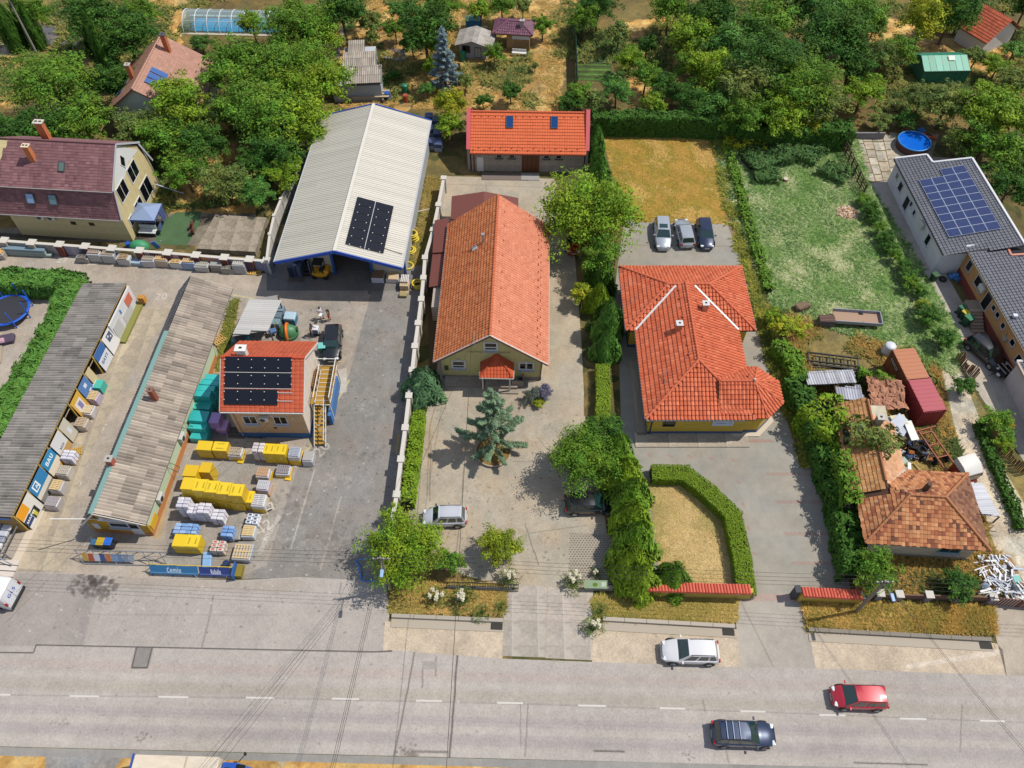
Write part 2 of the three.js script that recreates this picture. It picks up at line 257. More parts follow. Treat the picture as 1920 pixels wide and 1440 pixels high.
// forecourt of the gabled house
sheet('forecourt',[[826,330],[1040,335],[1075,440],[1090,640],[1098,800],[1130,940],[1150,1092],[1112,1108],[1111,1236],[943,1230],[945,1100],[860,1075],[760,1000],[786,830],[808,740],[800,560],[812,440]],.006,'#b5a894',{
res:16,amp:.14,white:.13,tint:.05,paint(c,T,s){
fillP(c,T,[[800,530],[830,530],[818,712],[803,720]],'#5e4d33');fillP(c,T,[[818,722],[1000,735],[1000,716],[818,705]],'#a89f93');
for(let i=0;i<9;i++)blotch(c,T,800 +(i*67)% 260,760 +(i*83)% 260,34,'rgba(150,128,104,.16)',i,30);
crack(c,T,[1098,640],[1096,780],2,'#6d4c35',2,.3);crack(c,T,[860,820],[905,820],.8,'#5d5448',3,.3);crack(c,T,[850,1090],[870,870],.9,'#7d7264',31);crack(c,T,[1010,820],[1060,900],.7,'#7a6f60',5);crack(c,T,[985,985],[1012,1060],.8,'#5d5448',7);crack(c,T,[960,865],[1060,868],1,'#8d8273',8,.2);crack(c,T,[808,830],[805,940],.9,'#6b6357',18);crack(c,T,[990,1000],[1100,985],1,'#8d8273',9);
line(c,T,[[800,930],[806,800],[820,745]],1.2,'#96795c');line(c,T,[[838,700],[790,1000]],1,'#978a78');
line(c,T,[[835,345],[1035,352]],1,'#8f8676');line(c,T,[[910,340],[915,372]],1,'#8f8676');
const R=rng(6);for(let i=0;i<240;i++){const q=T(790 + R()*310,730 + R()*350);c.fillStyle='#8d8271';c.fillRect(q[0],q[1],1 + R()*2,1 + R()*2);}
fillP(c,T,[[895,330],[1000,332],[1000,318],[895,316]],'#7d7672');
},
});
sheet('paver_grid',[[1068,1000],[1148,1002],[1150,1095],[1065,1092]],.010,'#a79d92',{res:40,amp:.12,paint(c,T,s,w,h){c.fillStyle='#6f6648';for(let y=0,k=0;y<h;y +=8,k++)for(let x=(k % 2)*5;x<w;x +=10)c.fillRect(x,y,5,4);}});
{
const d=new THREE.Group();d.name='driveway';structure(d);scene.add(d);const ms=['#b5aba0','#b9aea2','#b0a79c'].map((h,i)=>grainMat(h,.16,512,40,.93,{seed:i + 13}));
[[[948,1096],[1026,1100],[1024,1166],[945,1165]],[[1027,1100],[1112,1106],[1111,1167.5],[1025.5,1166.7]],[[945,1165.7],[1024,1166.7],[1022,1232],[942,1230]],[[1025.4,1167.4],[1111,1168.2],[1110,1238],[1023,1234]]].forEach((q,i)=>mesh('slab',slab(q.map(p=>at(...p,.02)),.03),ms[i % 3],d));
}
const LOTC='#c3b29c';
sheet('gravel_verge',[[722,1165],[946,1172],[942,1237],[718,1222]],.009,LOTC,{amp:.2,white:.16,paint(c,T){for(let i=0;i<26;i++)blotch(c,T,735 + i*8,1166 +(i*7)% 14,6,'#99813f',i,8);for(let i=0;i<60;i++)blotch(c,T,725 +(i*37)% 215,1185 +(i*13)% 40,6,'rgba(214,200,182,.5)',i,5);}});
sheet('gravel_verge',[[1112,1168],[1384,1180],[1392,1252],[1110,1242]],.009,LOTC,{amp:.2,white:.16,paint(c,T){for(let i=0;i<34;i++)blotch(c,T,1118 + i*8,1178 +(i*7)% 9,6,'#93823c',i,8);}});
sheet('gravel_verge',[[1516,1188],[1868,1206],[1880,1218],[1888,1268],[1528,1255]],.009,LOTC,{amp:.2,white:.16,paint(c,T){for(let i=0;i<44;i++)blotch(c,T,1520 + i*8,1190 + i*.35 +(i*7)% 9,7,'#93823c',i,8);line(c,T,[[1700,1250],[1880,1222]],5,'#cdbfae');}});
const DRY='#a98d4c';
const vergeA=sheet('verge_grass',[[735,1092],[948,1098],[945,1150],[732,1148]],.01,DRY,{amp:.35,tint:.12});
const vergeB=sheet('verge_grass',[[1112,1120],[1380,1122],[1380,1166],[1116,1160]],.01,'#9c8a45',{amp:.35,tint:.12});
const vergeC=sheet('verge_grass',[[1506,1124],[1620,1134],[1860,1140],[1866,1186],[1514,1180]],.01,'#a58b42',{amp:.4,tint:.12});
sheet('driveway',[[1376,1112],[1506,1114],[1516,1180],[1530,1255],[1390,1252],[1380,1170]],.011,'#b0a89d',{amp:.12,paint(c,T){fillP(c,T,[[1376,1112],[1506,1114],[1507,1128],[1378,1126]],'#b49c92');crack(c,T,[1390,1130],[1450,1250],1,'#8a8177',4,.4);}});
sheet('driveway',[[1850,1128],[2300,1140],[2300,1300],[1886,1266]],.009,'#b3a797',{amp:.16});
// paver court round the hipped house
sheet('paver_court',[[1170,412],[1388,418],[1404,520],[1440,650],[1478,780],[1530,900],[1578,1030],[1598,1120],[1412,1118],[1200,1112],[1170,1000],[1160,640],[1150,560]],.006,'#aca69a',{
res:40,amp:.11,white:.1,tint:.04,paint(c,T,s,w,h){
c.fillStyle='#8f897e';for(let y=0,k=0;y<h;y +=4,k++){c.fillRect(0,y,w,.8);for(let x=(k % 2)*4;x<w;x +=8)c.fillRect(x,y,.8,4);}
const rp=(x,y)=>{const q=T(x,y);c.fillStyle='rgba(170,112,100,.32)';c.fillRect(q[0]- 8,q[1]- 5,14,7);c.fillRect(q[0]- 3,q[1]+ 2,15,6);};
for(const[x,y]of[[1217,853],[1255,854],[1293,855],[1333,859],[1374,862],[1383,903],[1392,945],[1402,990],[1413,1037]])rp(x,y);
for(let x=1395;x<1450;x +=5)rp(x,826);for(const y of[888,940,1000,1055])for(let x=1440 +(y - 888)*.3;x<1530 +(y - 888)*.3;x +=9)rp(x,y);
line(c,T,[[1180,425],[1385,428]],1,'#887');line(c,T,[[1178,459],[1384,462]],3,'#7d7a55');crack(c,T,[1350,850],[1400,960],1,'#8d877b',3,.3);
fillP(c,T,[[1165,680],[1195,680],[1205,830],[1170,830]],'#a29d93');
},
});
const lawnA=sheet('lawn',[[1127,250],[1330,248],[1364,420],[1196,416],[1150,330]],.007,'#ad8f42',{
res:16,amp:.3,tint:.14,paint(c,T){for(let i=0;i<70;i++)blotch(c,T,1140 +(i*37)% 215,262 +(i*53)% 155,14,i % 3?'rgba(122,112,42,.4)':'rgba(196,158,84,.45)',i,18);for(let i=0;i<9;i++)blotch(c,T,1150 + i*24,270 +(i*47)% 140,5,'#c2b183',i,8);},
});
const lawnB=sheet('lawn',[[1216,895],[1290,895],[1360,965],[1372,1100],[1240,1100]],.012,'#c2a468',{res:16,amp:.34,tint:.12,paint(c,T){for(let i=0;i<40;i++)blotch(c,T,1230 +(i*37)% 135,905 +(i*53)% 190,12,i % 2?'rgba(146,122,58,.4)':'rgba(204,166,100,.4)',i,14);}});
const field=sheet('field',[[1338,242],[1600,245],[1625,345],[1705,470],[1800,640],[1790,700],[1690,655],[1480,590],[1455,575],[1410,470],[1368,360]],.008,'#7f8c48',{
res:14,amp:.34,tint:.08,paint(c,T){for(let i=0;i<160;i++)blotch(c,T,1350 +(i*57)% 420,250 +(i*83)% 390,16,['rgba(84,106,56,.5)','rgba(150,148,96,.45)','rgba(92,110,60,.4)','rgba(176,158,108,.35)'][i % 4],i,22);},
});
sheet('soil_strip',[[1330,246],[1340,246],[1372,380],[1425,560],[1470,700],[1530,880],[1500,860],[1440,690],[1405,540],[1364,420]],.009,'#84704f',{amp:.4,paint(c,T){for(let i=0;i<80;i++){const t=i / 80;blotch(c,T,1336 + t*130 +(i*7)% 12,250 + t*480,5,['#6b5638','#9c8a6a','#77733a'][i % 3],i,6);}}});
sheet('salvage_lot',[[1450,575],[1690,655],[1800,690],[1990,1010],[2000,1130],[1850,1135],[1610,1132],[1580,1010],[1500,800],[1460,680]],.007,'#8c7d49',{
res:13,amp:.34,tint:.08,paint(c,T){
for(let i=0;i<120;i++)blotch(c,T,1460 +(i*57)% 420,590 +(i*83)% 540,15,['rgba(104,104,46,.5)','rgba(188,148,74,.5)','rgba(120,94,60,.4)','rgba(190,170,130,.4)'][i % 4],i,20);
fillP(c,T,[[1765,690],[1800,690],[1835,780],[1870,860],[1990,1060],[1990,1140],[1905,1130],[1860,1010],[1815,900],[1790,800]],'#c9bda8');for(let i=0;i<150;i++)blotch(c,T,1775 +(i % 50)*3.2 +(i*7)% 40,700 +(i % 50)*8,6,['#d8cfc0','#b6a88f','#7f7b4e','#d2c7b4'][i % 4],i,8);
fillP(c,T,[[1700,1070],[1900,1080],[1900,1110],[1690,1100]],'#b38f4c');fillP(c,T,[[1830,1020],[1905,1040],[1905,1110],[1830,1100]],'#bda98a');
},
});
sheet('driveway',[[1618,345],[1668,338],[1770,505],[1800,560],[1900,700],[2060,930],[2060,1040],[1930,880],[1830,730],[1735,570],[1650,405]],.01,'#b5aca0',{amp:.14,white:.12,paint(c,T){fillP(c,T,[[1730,540],[1745,540],[1850,700],[1880,770],[1870,770],[1790,650]],'#c4b7a4');}});
{
const g=new THREE.Group();g.name='patio';structure(g);scene.add(g);const ms=['#c2b8a6','#b7ad9b','#bdae98','#a89d8b'].map((h,i)=>grainMat(h,.26,256,40,.93,{seed:i + 23}));
const A=[1590,252],B=[1672,252],D=[1622,342],E=[1688,336];let k=0;const P2=(u,v)=>{const l=[A[0]+(D[0]- A[0])*v,A[1]+(D[1]- A[1])*v],r=[B[0]+(E[0]- B[0])*v,B[1]+(E[1]- B[1])*v];return at(l[0]+(r[0]- l[0])*u,l[1]+(r[1]- l[1])*u,.03);};
const us=[0,.3,.52,.78,1];for(let i=0;i<4;i++){let v=0;const R=rng(50 + i);while(v<.97){const v2=Math.min(1,v + .14 + R()*.1),q=[P2(us[i]+ .008,v + .01),P2(us[i]+ .008,v2 - .008),P2(us[i + 1]- .008,v2 - .008),P2(us[i + 1]- .008,v + .01)];q.forEach(p=>p.y +=R()*.008);mesh('slab',slab(q,.04),ms[k++ % 4],g);v=v2;}}
sheet('gravel',[[1668,248],[1760,252],[1745,300],[1690,345],[1672,300]],.011,'#a69a88',{amp:.36,white:.3});
}
sheet('artificial_turf',[[290,425],[330,398],[378,396],[372,425],[350,460],[292,458]],.009,'#4d6b45',{amp:.16,res:20});
sheet('yard_ground',[[-200,440],[300,455],[480,470],[480,400],[300,400],[240,455],[-200,420]],.007,'#7b7263',{amp:.3});
// ---------- building helpers ----------
const VC=(rough=.85,metal=0)=>MATS['vc' + rough + metal]??=new THREE.MeshStandardMaterial({vertexColors:true,roughness:rough,metalness:metal});
const GLASS=new THREE.MeshStandardMaterial({color:0x0c1218,roughness:.06,metalness:.2});
function planeOf(p){
const u=p[1].clone().sub(p[0]).normalize(),n=u.clone().cross(p[2].clone().sub(p[0])).normalize();if(n.y<0)n.negate();
const v=n.clone().cross(u).normalize();if(v.clone().dot(p[2].clone().sub(p[0]))<0)v.negate();
const pts=p.map(q=>{const d=q.clone().sub(p[0]);return{x:d.dot(u),z:d.dot(v)};});
return{o:p[0],u,v,n,pts,W:Math.max(...pts.map(a=>a.x)),W0:Math.min(...pts.map(a=>a.x)),L:Math.max(...pts.map(a=>a.z)),at:(s,t,d=0)=>p[0].clone().addScaledVector(u,s).addScaledVector(v,t).addScaledVector(n,d)};
}
function onPlane(m,P,s,t,d){m.quaternion.setFromRotationMatrix(new THREE.Matrix4().makeBasis(P.u,P.n,P.u.clone().cross(P.n)));m.position.copy(P.at(s,t,d));return m;}
class Buf{constructor(){this.p=[];this.c=[];}quad(a,b,c,d,col){for(const q of[a,b,c,a,c,d]){this.p.push(q.x,q.y,q.z);this.c.push(col.r,col.g,col.b);}}
geo(){const g=new THREE.BufferGeometry();g.setAttribute('position',new THREE.Float32BufferAttribute(this.p,3));g.setAttribute('color',new THREE.Float32BufferAttribute(this.c,3));g.computeVertexNormals();g.setAttribute('uv',new THREE.Float32BufferAttribute(new Float32Array(this.p.length / 3*2),2));return g;}}
// rows of single tiles over a plane
function tileGeo(P,o){
const B=new Buf(),R=rng(o.seed??5),tw=o.tw??.27,tl=o.tl??.36,prof=o.prof??[[0,0],[.2,.045],[.62,.05],[.82,0],[1,0]],lift=o.lift??.035,base=new THREE.Color(),gap=o.gap??0;
const cols=(Array.isArray(o.col)?o.col:[o.col]).map(h=>C(h));
for(let r=0;r*tl<P.L;r++)for(let k=Math.floor(P.W0 / tw);k*tw<P.W;k++){
const s=k*tw +(o.stagger&&r % 2?tw / 2:0),t=r*tl;if(!inside(P.pts,s + tw / 2,t + tl*.45))continue;
if(o.test){const w=P.at(s + tw / 2,t + tl / 2);if(!o.test(w))continue;}
const w=P.at(s,t),nz=fbm(w.x*.9 + 50,w.z*.9 + w.y + 50)- .5;
base.copy(cols[(R()*R()*cols.length)|0]).multiplyScalar(1 +(R()- .5)*(o.jit??.2)+ nz*(o.mott??.3));
const j=(R()- .5)*(o.uneven??0),a=prof.map(([x,y])=>P.at(s + gap + x*(tw - 2*gap),t - .02 + j,y + lift)),b=prof.map(([x,y])=>P.at(s + gap + x*(tw - 2*gap),t + tl + .02,y*.9));
for(let i=0;i<prof.length - 1;i++)B.quad(a[i],a[i + 1],b[i + 1],b[i],base);
const f=P.at(s + gap,t - .02 + j,-.01),g2=P.at(s + tw - gap,t - .02 + j,-.01);B.quad(f,g2,a[a.length - 1],a[0],base);B.quad(a[0],a[a.length - 1],a[prof.length>>1],a[1],base);
}
return B.geo();
}
// corrugated or ribbed sheets over a rectangle of a plane; ridges run up the slope (v)
function corrGeo(P,o){
const B=new Buf(),R=rng(o.seed??3),pitch=o.pitch??.18,amp=o.amp??.03,sl=o.sl??2,W0=o.s0??P.W0,W1=o.s1??P.W,L0=o.t0??0,L1=o.t1??P.L,base=C(o.col),shape=o.shape??[[0,0],[.25,1],[.5,1],[.75,0]],tmp=new THREE.Color(),sw=o.sw??1.0,sub=o.sub??2;
for(let r=0;L0 + r*sl<L1 - .01;r++){
const ta=L0 + r*sl,tb=Math.min(L1,ta + sl + .06),row=R();
const xs=[];for(let k=0;W0 + k*pitch<W1;k++)for(const[x,y]of shape){const s=W0 +(k + x)*pitch;if(s<=W1)xs.push([s,y*amp]);}
for(let i=0;i<xs.length - 1;i++)for(let q=0;q<sub;q++){
const t0=ta +(tb - ta)*q / sub,t1=ta +(tb - ta)*(q + 1)/ sub,si=Math.floor((xs[i][0]- W0)/ sw),tone=1 +(hs(si*7 + r*31,(o.seed??3)+ r)- .5)*(o.tone??.2);
if(o.test&&!o.test((xs[i][0]+ xs[i + 1][0])/ 2,(t0 + t1)/ 2))continue;
const w=P.at(xs[i][0],t0);const nz=(fbm(w.x*1.3 + 9,w.z*1.3 + 70)- .5)*(o.mott??.5)+(hs(Math.floor((xs[i][0]- W0)/ pitch)*3,r*5 +(o.seed??3))- .5)*(o.streak??.2)*1.3 -(xs[i][1]<amp*.5&&xs[i + 1][1]<amp*.5?(o.silt??0):0);
tmp.copy(base).multiplyScalar(Math.max(.2,tone*(1 + nz)));const dr=(hs(si,r*3 + 11)- .5)*(o.drop??.01);
const ya=.03*(1 - q / sub)+ dr,yb=.03*(1 -(q + 1)/ sub)+ dr;
B.quad(P.at(xs[i][0],t0,xs[i][1]+ ya),P.at(xs[i + 1][0],t0,xs[i + 1][1]+ ya),P.at(xs[i + 1][0],t1,xs[i + 1][1]+ yb),P.at(xs[i][0],t1,xs[i][1]+ yb),tmp);
}
}
return B.geo();
}
const lin=(h,dark)=>M(h,.8);
// roof deck + tiles under it; returns the deck
function tiled(parent,outline,o){
const P=planeOf(outline),deck=mesh(o.name??'roof',slab(outline.map(p=>p.clone().addScaledVector(P.n,-.03)),o.deck??.14),M(o.under??'#8a5b48',.9),parent);
const t=stuff(mesh('roof_tile',tileGeo(P,o),VC(o.rough??.8),deck));deck.P=P;return deck;
}
function ridge(parent,pts,col,r=.13){
const B=[],R=rng(9);for(let i=0;i<pts.length - 1;i++){const a=pts[i],b=pts[i + 1],L=a.distanceTo(b),n=Math.max(1,Math.round(L / .42));for(let k=0;k<n;k++)B.push(rod(a.clone().lerp(b,k / n),a.clone().lerp(b,(k + 1.06)/ n),r*1.08,r*.88,8));}
const m=mesh('ridge_tile',B,M(col,.8),parent);return stuff(m);
}
function chimney(parent,x,y,z,w,d,h,col,cap='#b9b4ac',pots=1){
const g=[bx(w,h,d,x,y,z)];const m=mesh('chimney',g,grainMat(col,.3,64,20,.9,{draw(c,W,H){c.fillStyle='rgba(200,180,160,.35)';for(let i=0,k=0;i<H;i +=8,k++){c.fillRect(0,i,W,1);for(let j=(k % 2)*8;j<W;j +=16)c.fillRect(j,i,1,8);}}}),parent);
mesh('cap',bx(w*1.28,.09,d*1.28,x,y + h,z),M(cap),m);
const ps=[];for(let i=0;i<pots;i++)ps.push(bx(w*.34,.05,d*.34,x +(i -(pots - 1)/ 2)*w*.55,y + h + .07,z));mesh('flue',ps,M('#26221f'),m);return m;
}
// window facing local +z of the parent turned by ry; centre of the sill line at x,y,z
function win(parent,w,h,x,y,z,ry=0,o={}){
const t=o.t??.07,d=o.d??.1,m=mesh(o.name??'window',[bx(w + 2*t,t,d,0,-t,0),bx(w + 2*t,t,d,0,h,0),bx(t,h,d,-w / 2 - t / 2,0,0),bx(t,h,d,w / 2 + t / 2,0,0),...(o.mull?Array.from({length:o.mull},(_,i)=>bx(t*.8,h,d*.9,-w / 2 + w*(i + 1)/(o.mull + 1),0,0)):[]),...(o.bar?[bx(w,t*.8,d*.9,0,h*o.bar,0)]:[])],M(o.frame??'#e6e6e4',.5),parent);
m.position.set(x,y,z);m.rotation.y=ry;mesh('pane',bx(w,h,.03,0,0,0),o.glass??GLASS,m);if(o.sill !==0)mesh('sill',bx(w + .35,.05,.3,0,-t - .05,.1),M(o.sillc??'#b9bcc0',.6),m);return m;
}
function plaqueTex(text,fg,bg,w=512,h=64,font='bold 44px sans-serif',o={}){return canvasTex(w,h,(c)=>{c.fillStyle=bg;c.fillRect(0,0,w,h);if(o.draw)o.draw(c,w,h);c.fillStyle=fg;c.font=font;c.textAlign='center';c.textBaseline='middle';c.fillText(text,w*(o.cx??.5),h*(o.cy??.52),w*(o.mw??.95));});}
function facePlane(w,h,tex,rough=.6){const g=new THREE.BoxGeometry(w,h,.02),uv=g.attributes.uv;for(let i=0;i<uv.count;i++)if(i<16||i>19)uv.setXY(i,.01,.01);return[g,new THREE.MeshStandardMaterial({map:tex,color:new THREE.Color(.7,.7,.7),roughness:rough})];}
function sign(name,parent,w,h,tex,x,y,z,ry=0,rx=0){const[g,m]=facePlane(w,h,tex);const s=mesh(name,g,m,parent);s.position.set(x,y,z);s.rotation.set(rx,ry,0,'YXZ');return s;}
function aircon(parent,x,y,z,ry){const m=mesh('air_conditioner',rbx(.85,.62,.34,.04,0,0,0),M('#d9d8d2',.5),parent);m.position.set(x,y,z);m.rotation.y=ry;const f=new THREE.CylinderGeometry(.24,.24,.03,16);f.rotateX(Math.PI / 2);f.translate(-.12,.31,.175);mesh('fan',f,M('#3a3d40',.6),m);return m;}
function solar(P,parent,s,t,w,l,mat,frameMat){const m=onPlane(mesh('solar_panel',bx(w - .02,.04,l - .02),frameMat,parent),P,s,t,.13);const g=new THREE.PlaneGeometry(w - .07,l - .07);g.rotateX(-Math.PI / 2);g.translate(0,.043,0);mesh('solar_cell',g,mat,m);return m;}
const PVBLACK=new THREE.MeshStandardMaterial({color:0x070a16,roughness:.32,metalness:0}),PVFRAME=new THREE.MeshStandardMaterial({color:0x05060a,roughness:.4});
const PVBLUE=new THREE.MeshStandardMaterial({map:canvasTex(96,160,(c,w,h)=>{c.fillStyle='#1d2a52';c.fillRect(0,0,w,h);c.fillStyle='#5d6a90';for(let i=0;i<=6;i++)c.fillRect(i*16,0,1,h);for(let i=0;i<=10;i++)c.fillRect(0,i*16,w,1.4);}),roughness:.3});
function skylight(P,parent,s,t,w,l,glass){const m=onPlane(mesh('skylight',[bx(w,.12,.07,0,0,-l / 2),bx(w,.12,.07,0,0,l / 2),bx(.07,.12,l,-w / 2,0,0),bx(.07,.12,l,w / 2,0,0)],M('#4b5358',.5),parent),P,s,t,.05);mesh('pane',bx(w - .07,.02,l - .07,0,.07,0),glass??new THREE.MeshStandardMaterial({color:0x123a70,roughness:.12}),m);return m;}
// gabled roof in a local frame, ridge along z; returns both decks
function gable(g,o){
const{x0,x1,z0,z1,ye,yr}=o,xm=o.xm??(x0 + x1)/ 2;
const a=tiled(g,[V3(x0,ye,z0),V3(x0,ye,z1),V3(xm,yr,z1),V3(xm,yr,z0)],{...o,...o.a,seed:11}),b=tiled(g,[V3(x1,ye,z0),V3(x1,ye,z1),V3(xm,yr,z1),V3(xm,yr,z0)],{...o,...o.b,seed:12});
return[a,b];
}
function hip(rect,tan,ye){
const{x0,x1,z0,z1}=rect,w=Math.min(x1 - x0,z1 - z0)/ 2,long=(x1 - x0)>(z1 - z0),r0=long?V3(x0 + w,ye + w*tan,(z0 + z1)/ 2):V3((x0 + x1)/ 2,ye + w*tan,z0 + w),r1=long?V3(x1 - w,ye + w*tan,(z0 + z1)/ 2):V3((x0 + x1)/ 2,ye + w*tan,z1 - w);
const c=[V3(x0,ye,z0),V3(x1,ye,z0),V3(x1,ye,z1),V3(x0,ye,z1)];
const planes=long?[[c[3],c[2],r1,r0],[c[1],c[0],r0,r1],[c[0],c[3],r0],[c[2],c[1],r1]]:[[c[3],c[2],r1],[c[1],c[0],r0],[c[0],c[3],r1,r0],[c[2],c[1],r0,r1]];
return{h:(x,z)=>ye + tan*Math.min(x - x0,x1 - x,z - z0,z1 - z),planes,c,r0,r1,long};
}
// ---------- steel hall ----------
{
const f=fr(515,491,753,502,4.3),W=f.W,L=23.2,ye=4.3,yr=6.2,g=thing('warehouse_hall','long steel hall with pale ribbed roof, blue verge boards and dark solar panels','warehouse',f.p,f.ry);
const O=-2.9,wl=grainMat('#c9c6b4',.08,128,24,.6,{draw(c,w,h){for(let i=0;i<w;i +=8){c.fillStyle=i % 16?'#b5b3a4':'#dad7c6';c.fillRect(i,0,3,h);}}});wl.map.repeat.set(1,1);
const rib=(x0,x1,h0,h1,z)=>{const gs=[];for(let x=x0;x<x1 - .01;x +=.3){const t=(x - x0)/(x1 - x0),hh=h0 +(h1 - h0)*t;gs.push(bx(.15,hh,.05,x + .08,.1,z));gs.push(bx(.3,hh,.02,x + .15,.1,z - .03));}return gs;};
mesh('front_wall',rib(2.3,4.7,4.6,5.4,O),M('#cfccbb',.55),g);mesh('front_wall',rib(8.7,W - .5,5.3,4.15,O),M('#cfccbb',.55),g);
mesh('side_wall',[bx(.12,4.15,L + O - .6,.5,0,-(L - O)/ 2),bx(.12,4.15,L + O - .6,W - .5,0,-(L - O)/ 2)],M('#b9bcc0',.55),g);
mesh('rear_wall',wallPoly([[.5,0],[W - .5,0],[W - .5,4.15],[W / 2,6.0],[.5,4.15]],-L + .4,.12,'z'),M('#b9bcc0',.6),g);
mesh('floor',bx(W - 1,.06,L + O - .6,W / 2,0,-(L - O)/ 2),M('#77736d'),g);
mesh('column',[bx(.25,5.4,.3,4.75,0,O + .08),bx(.25,5.3,.3,8.7,0,O + .08),bx(.2,4.1,.25,W - .45,0,O)],M('#2a63ad',.5),g);
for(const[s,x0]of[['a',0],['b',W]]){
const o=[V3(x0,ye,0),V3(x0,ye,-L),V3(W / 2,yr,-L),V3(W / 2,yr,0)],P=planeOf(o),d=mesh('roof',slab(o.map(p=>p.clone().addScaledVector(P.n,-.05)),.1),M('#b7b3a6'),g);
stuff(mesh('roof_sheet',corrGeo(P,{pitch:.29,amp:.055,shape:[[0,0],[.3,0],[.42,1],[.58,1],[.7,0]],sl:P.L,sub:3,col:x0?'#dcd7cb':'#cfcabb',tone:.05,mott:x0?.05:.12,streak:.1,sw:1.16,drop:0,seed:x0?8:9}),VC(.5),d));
if(x0){const p=[];for(let c=0;c<2;c++)for(let r=0;r<6;r++)solar(P,d,1.15 +(5 - r)*1.13 + .55,P.L - 1.75 - c*1.9,1.1,1.86,PVBLACK,PVFRAME);
const rails=[];for(let i=0;i<7;i++)for(const t of[-.45,.45])for(const c of[0,1])rails.push([1.15 + i*1.13,P.L - 1.75 - c*1.9 + t*1.2]);mesh('clamp',rails.map(([a,b])=>{const k=P.at(a,b,.19);return bx(.09,.03,.09,k.x,k.y,k.z);}),M('#e8e8e8',.4),d);mesh('mounting_rail',[beam(P.at(1.1,P.L - 2.7,.19),P.at(8,P.L - 2.7,.19),.05,.02)],M('#dddddd',.4),d);mesh('cable',beam(P.at(1.9,P.L - 4.4,.1),P.at(1.7,.2,.1),.05,.04),M('#8d867a'),d);}
}
mesh('ridge_cap',[bx(.34,.06,L + .05,W / 2,yr + .05,-L / 2 + .02)],M('#e6e2d6',.5),g);
const vb=z=>[beam(V3(-.02,ye - .1,z),V3(W / 2,yr - .1,z),.1,.36),beam(V3(W + .02,ye - .1,z),V3(W / 2,yr - .1,z),.1,.36)];
mesh('verge_board',[...vb(.06),...vb(-L - .06)],M('#1d58c4',.45),g);mesh('eaves_gutter',[bx(.14,.14,L,W + .08,ye - .12,-L / 2),bx(.14,.14,L,-.08,ye - .12,-L / 2)],M('#c6cad0',.4),g);
mesh('notice_board',bx(2.2,.5,.05,10.4,2.9,O + .1),M('#d8a52c',.6),g);
}
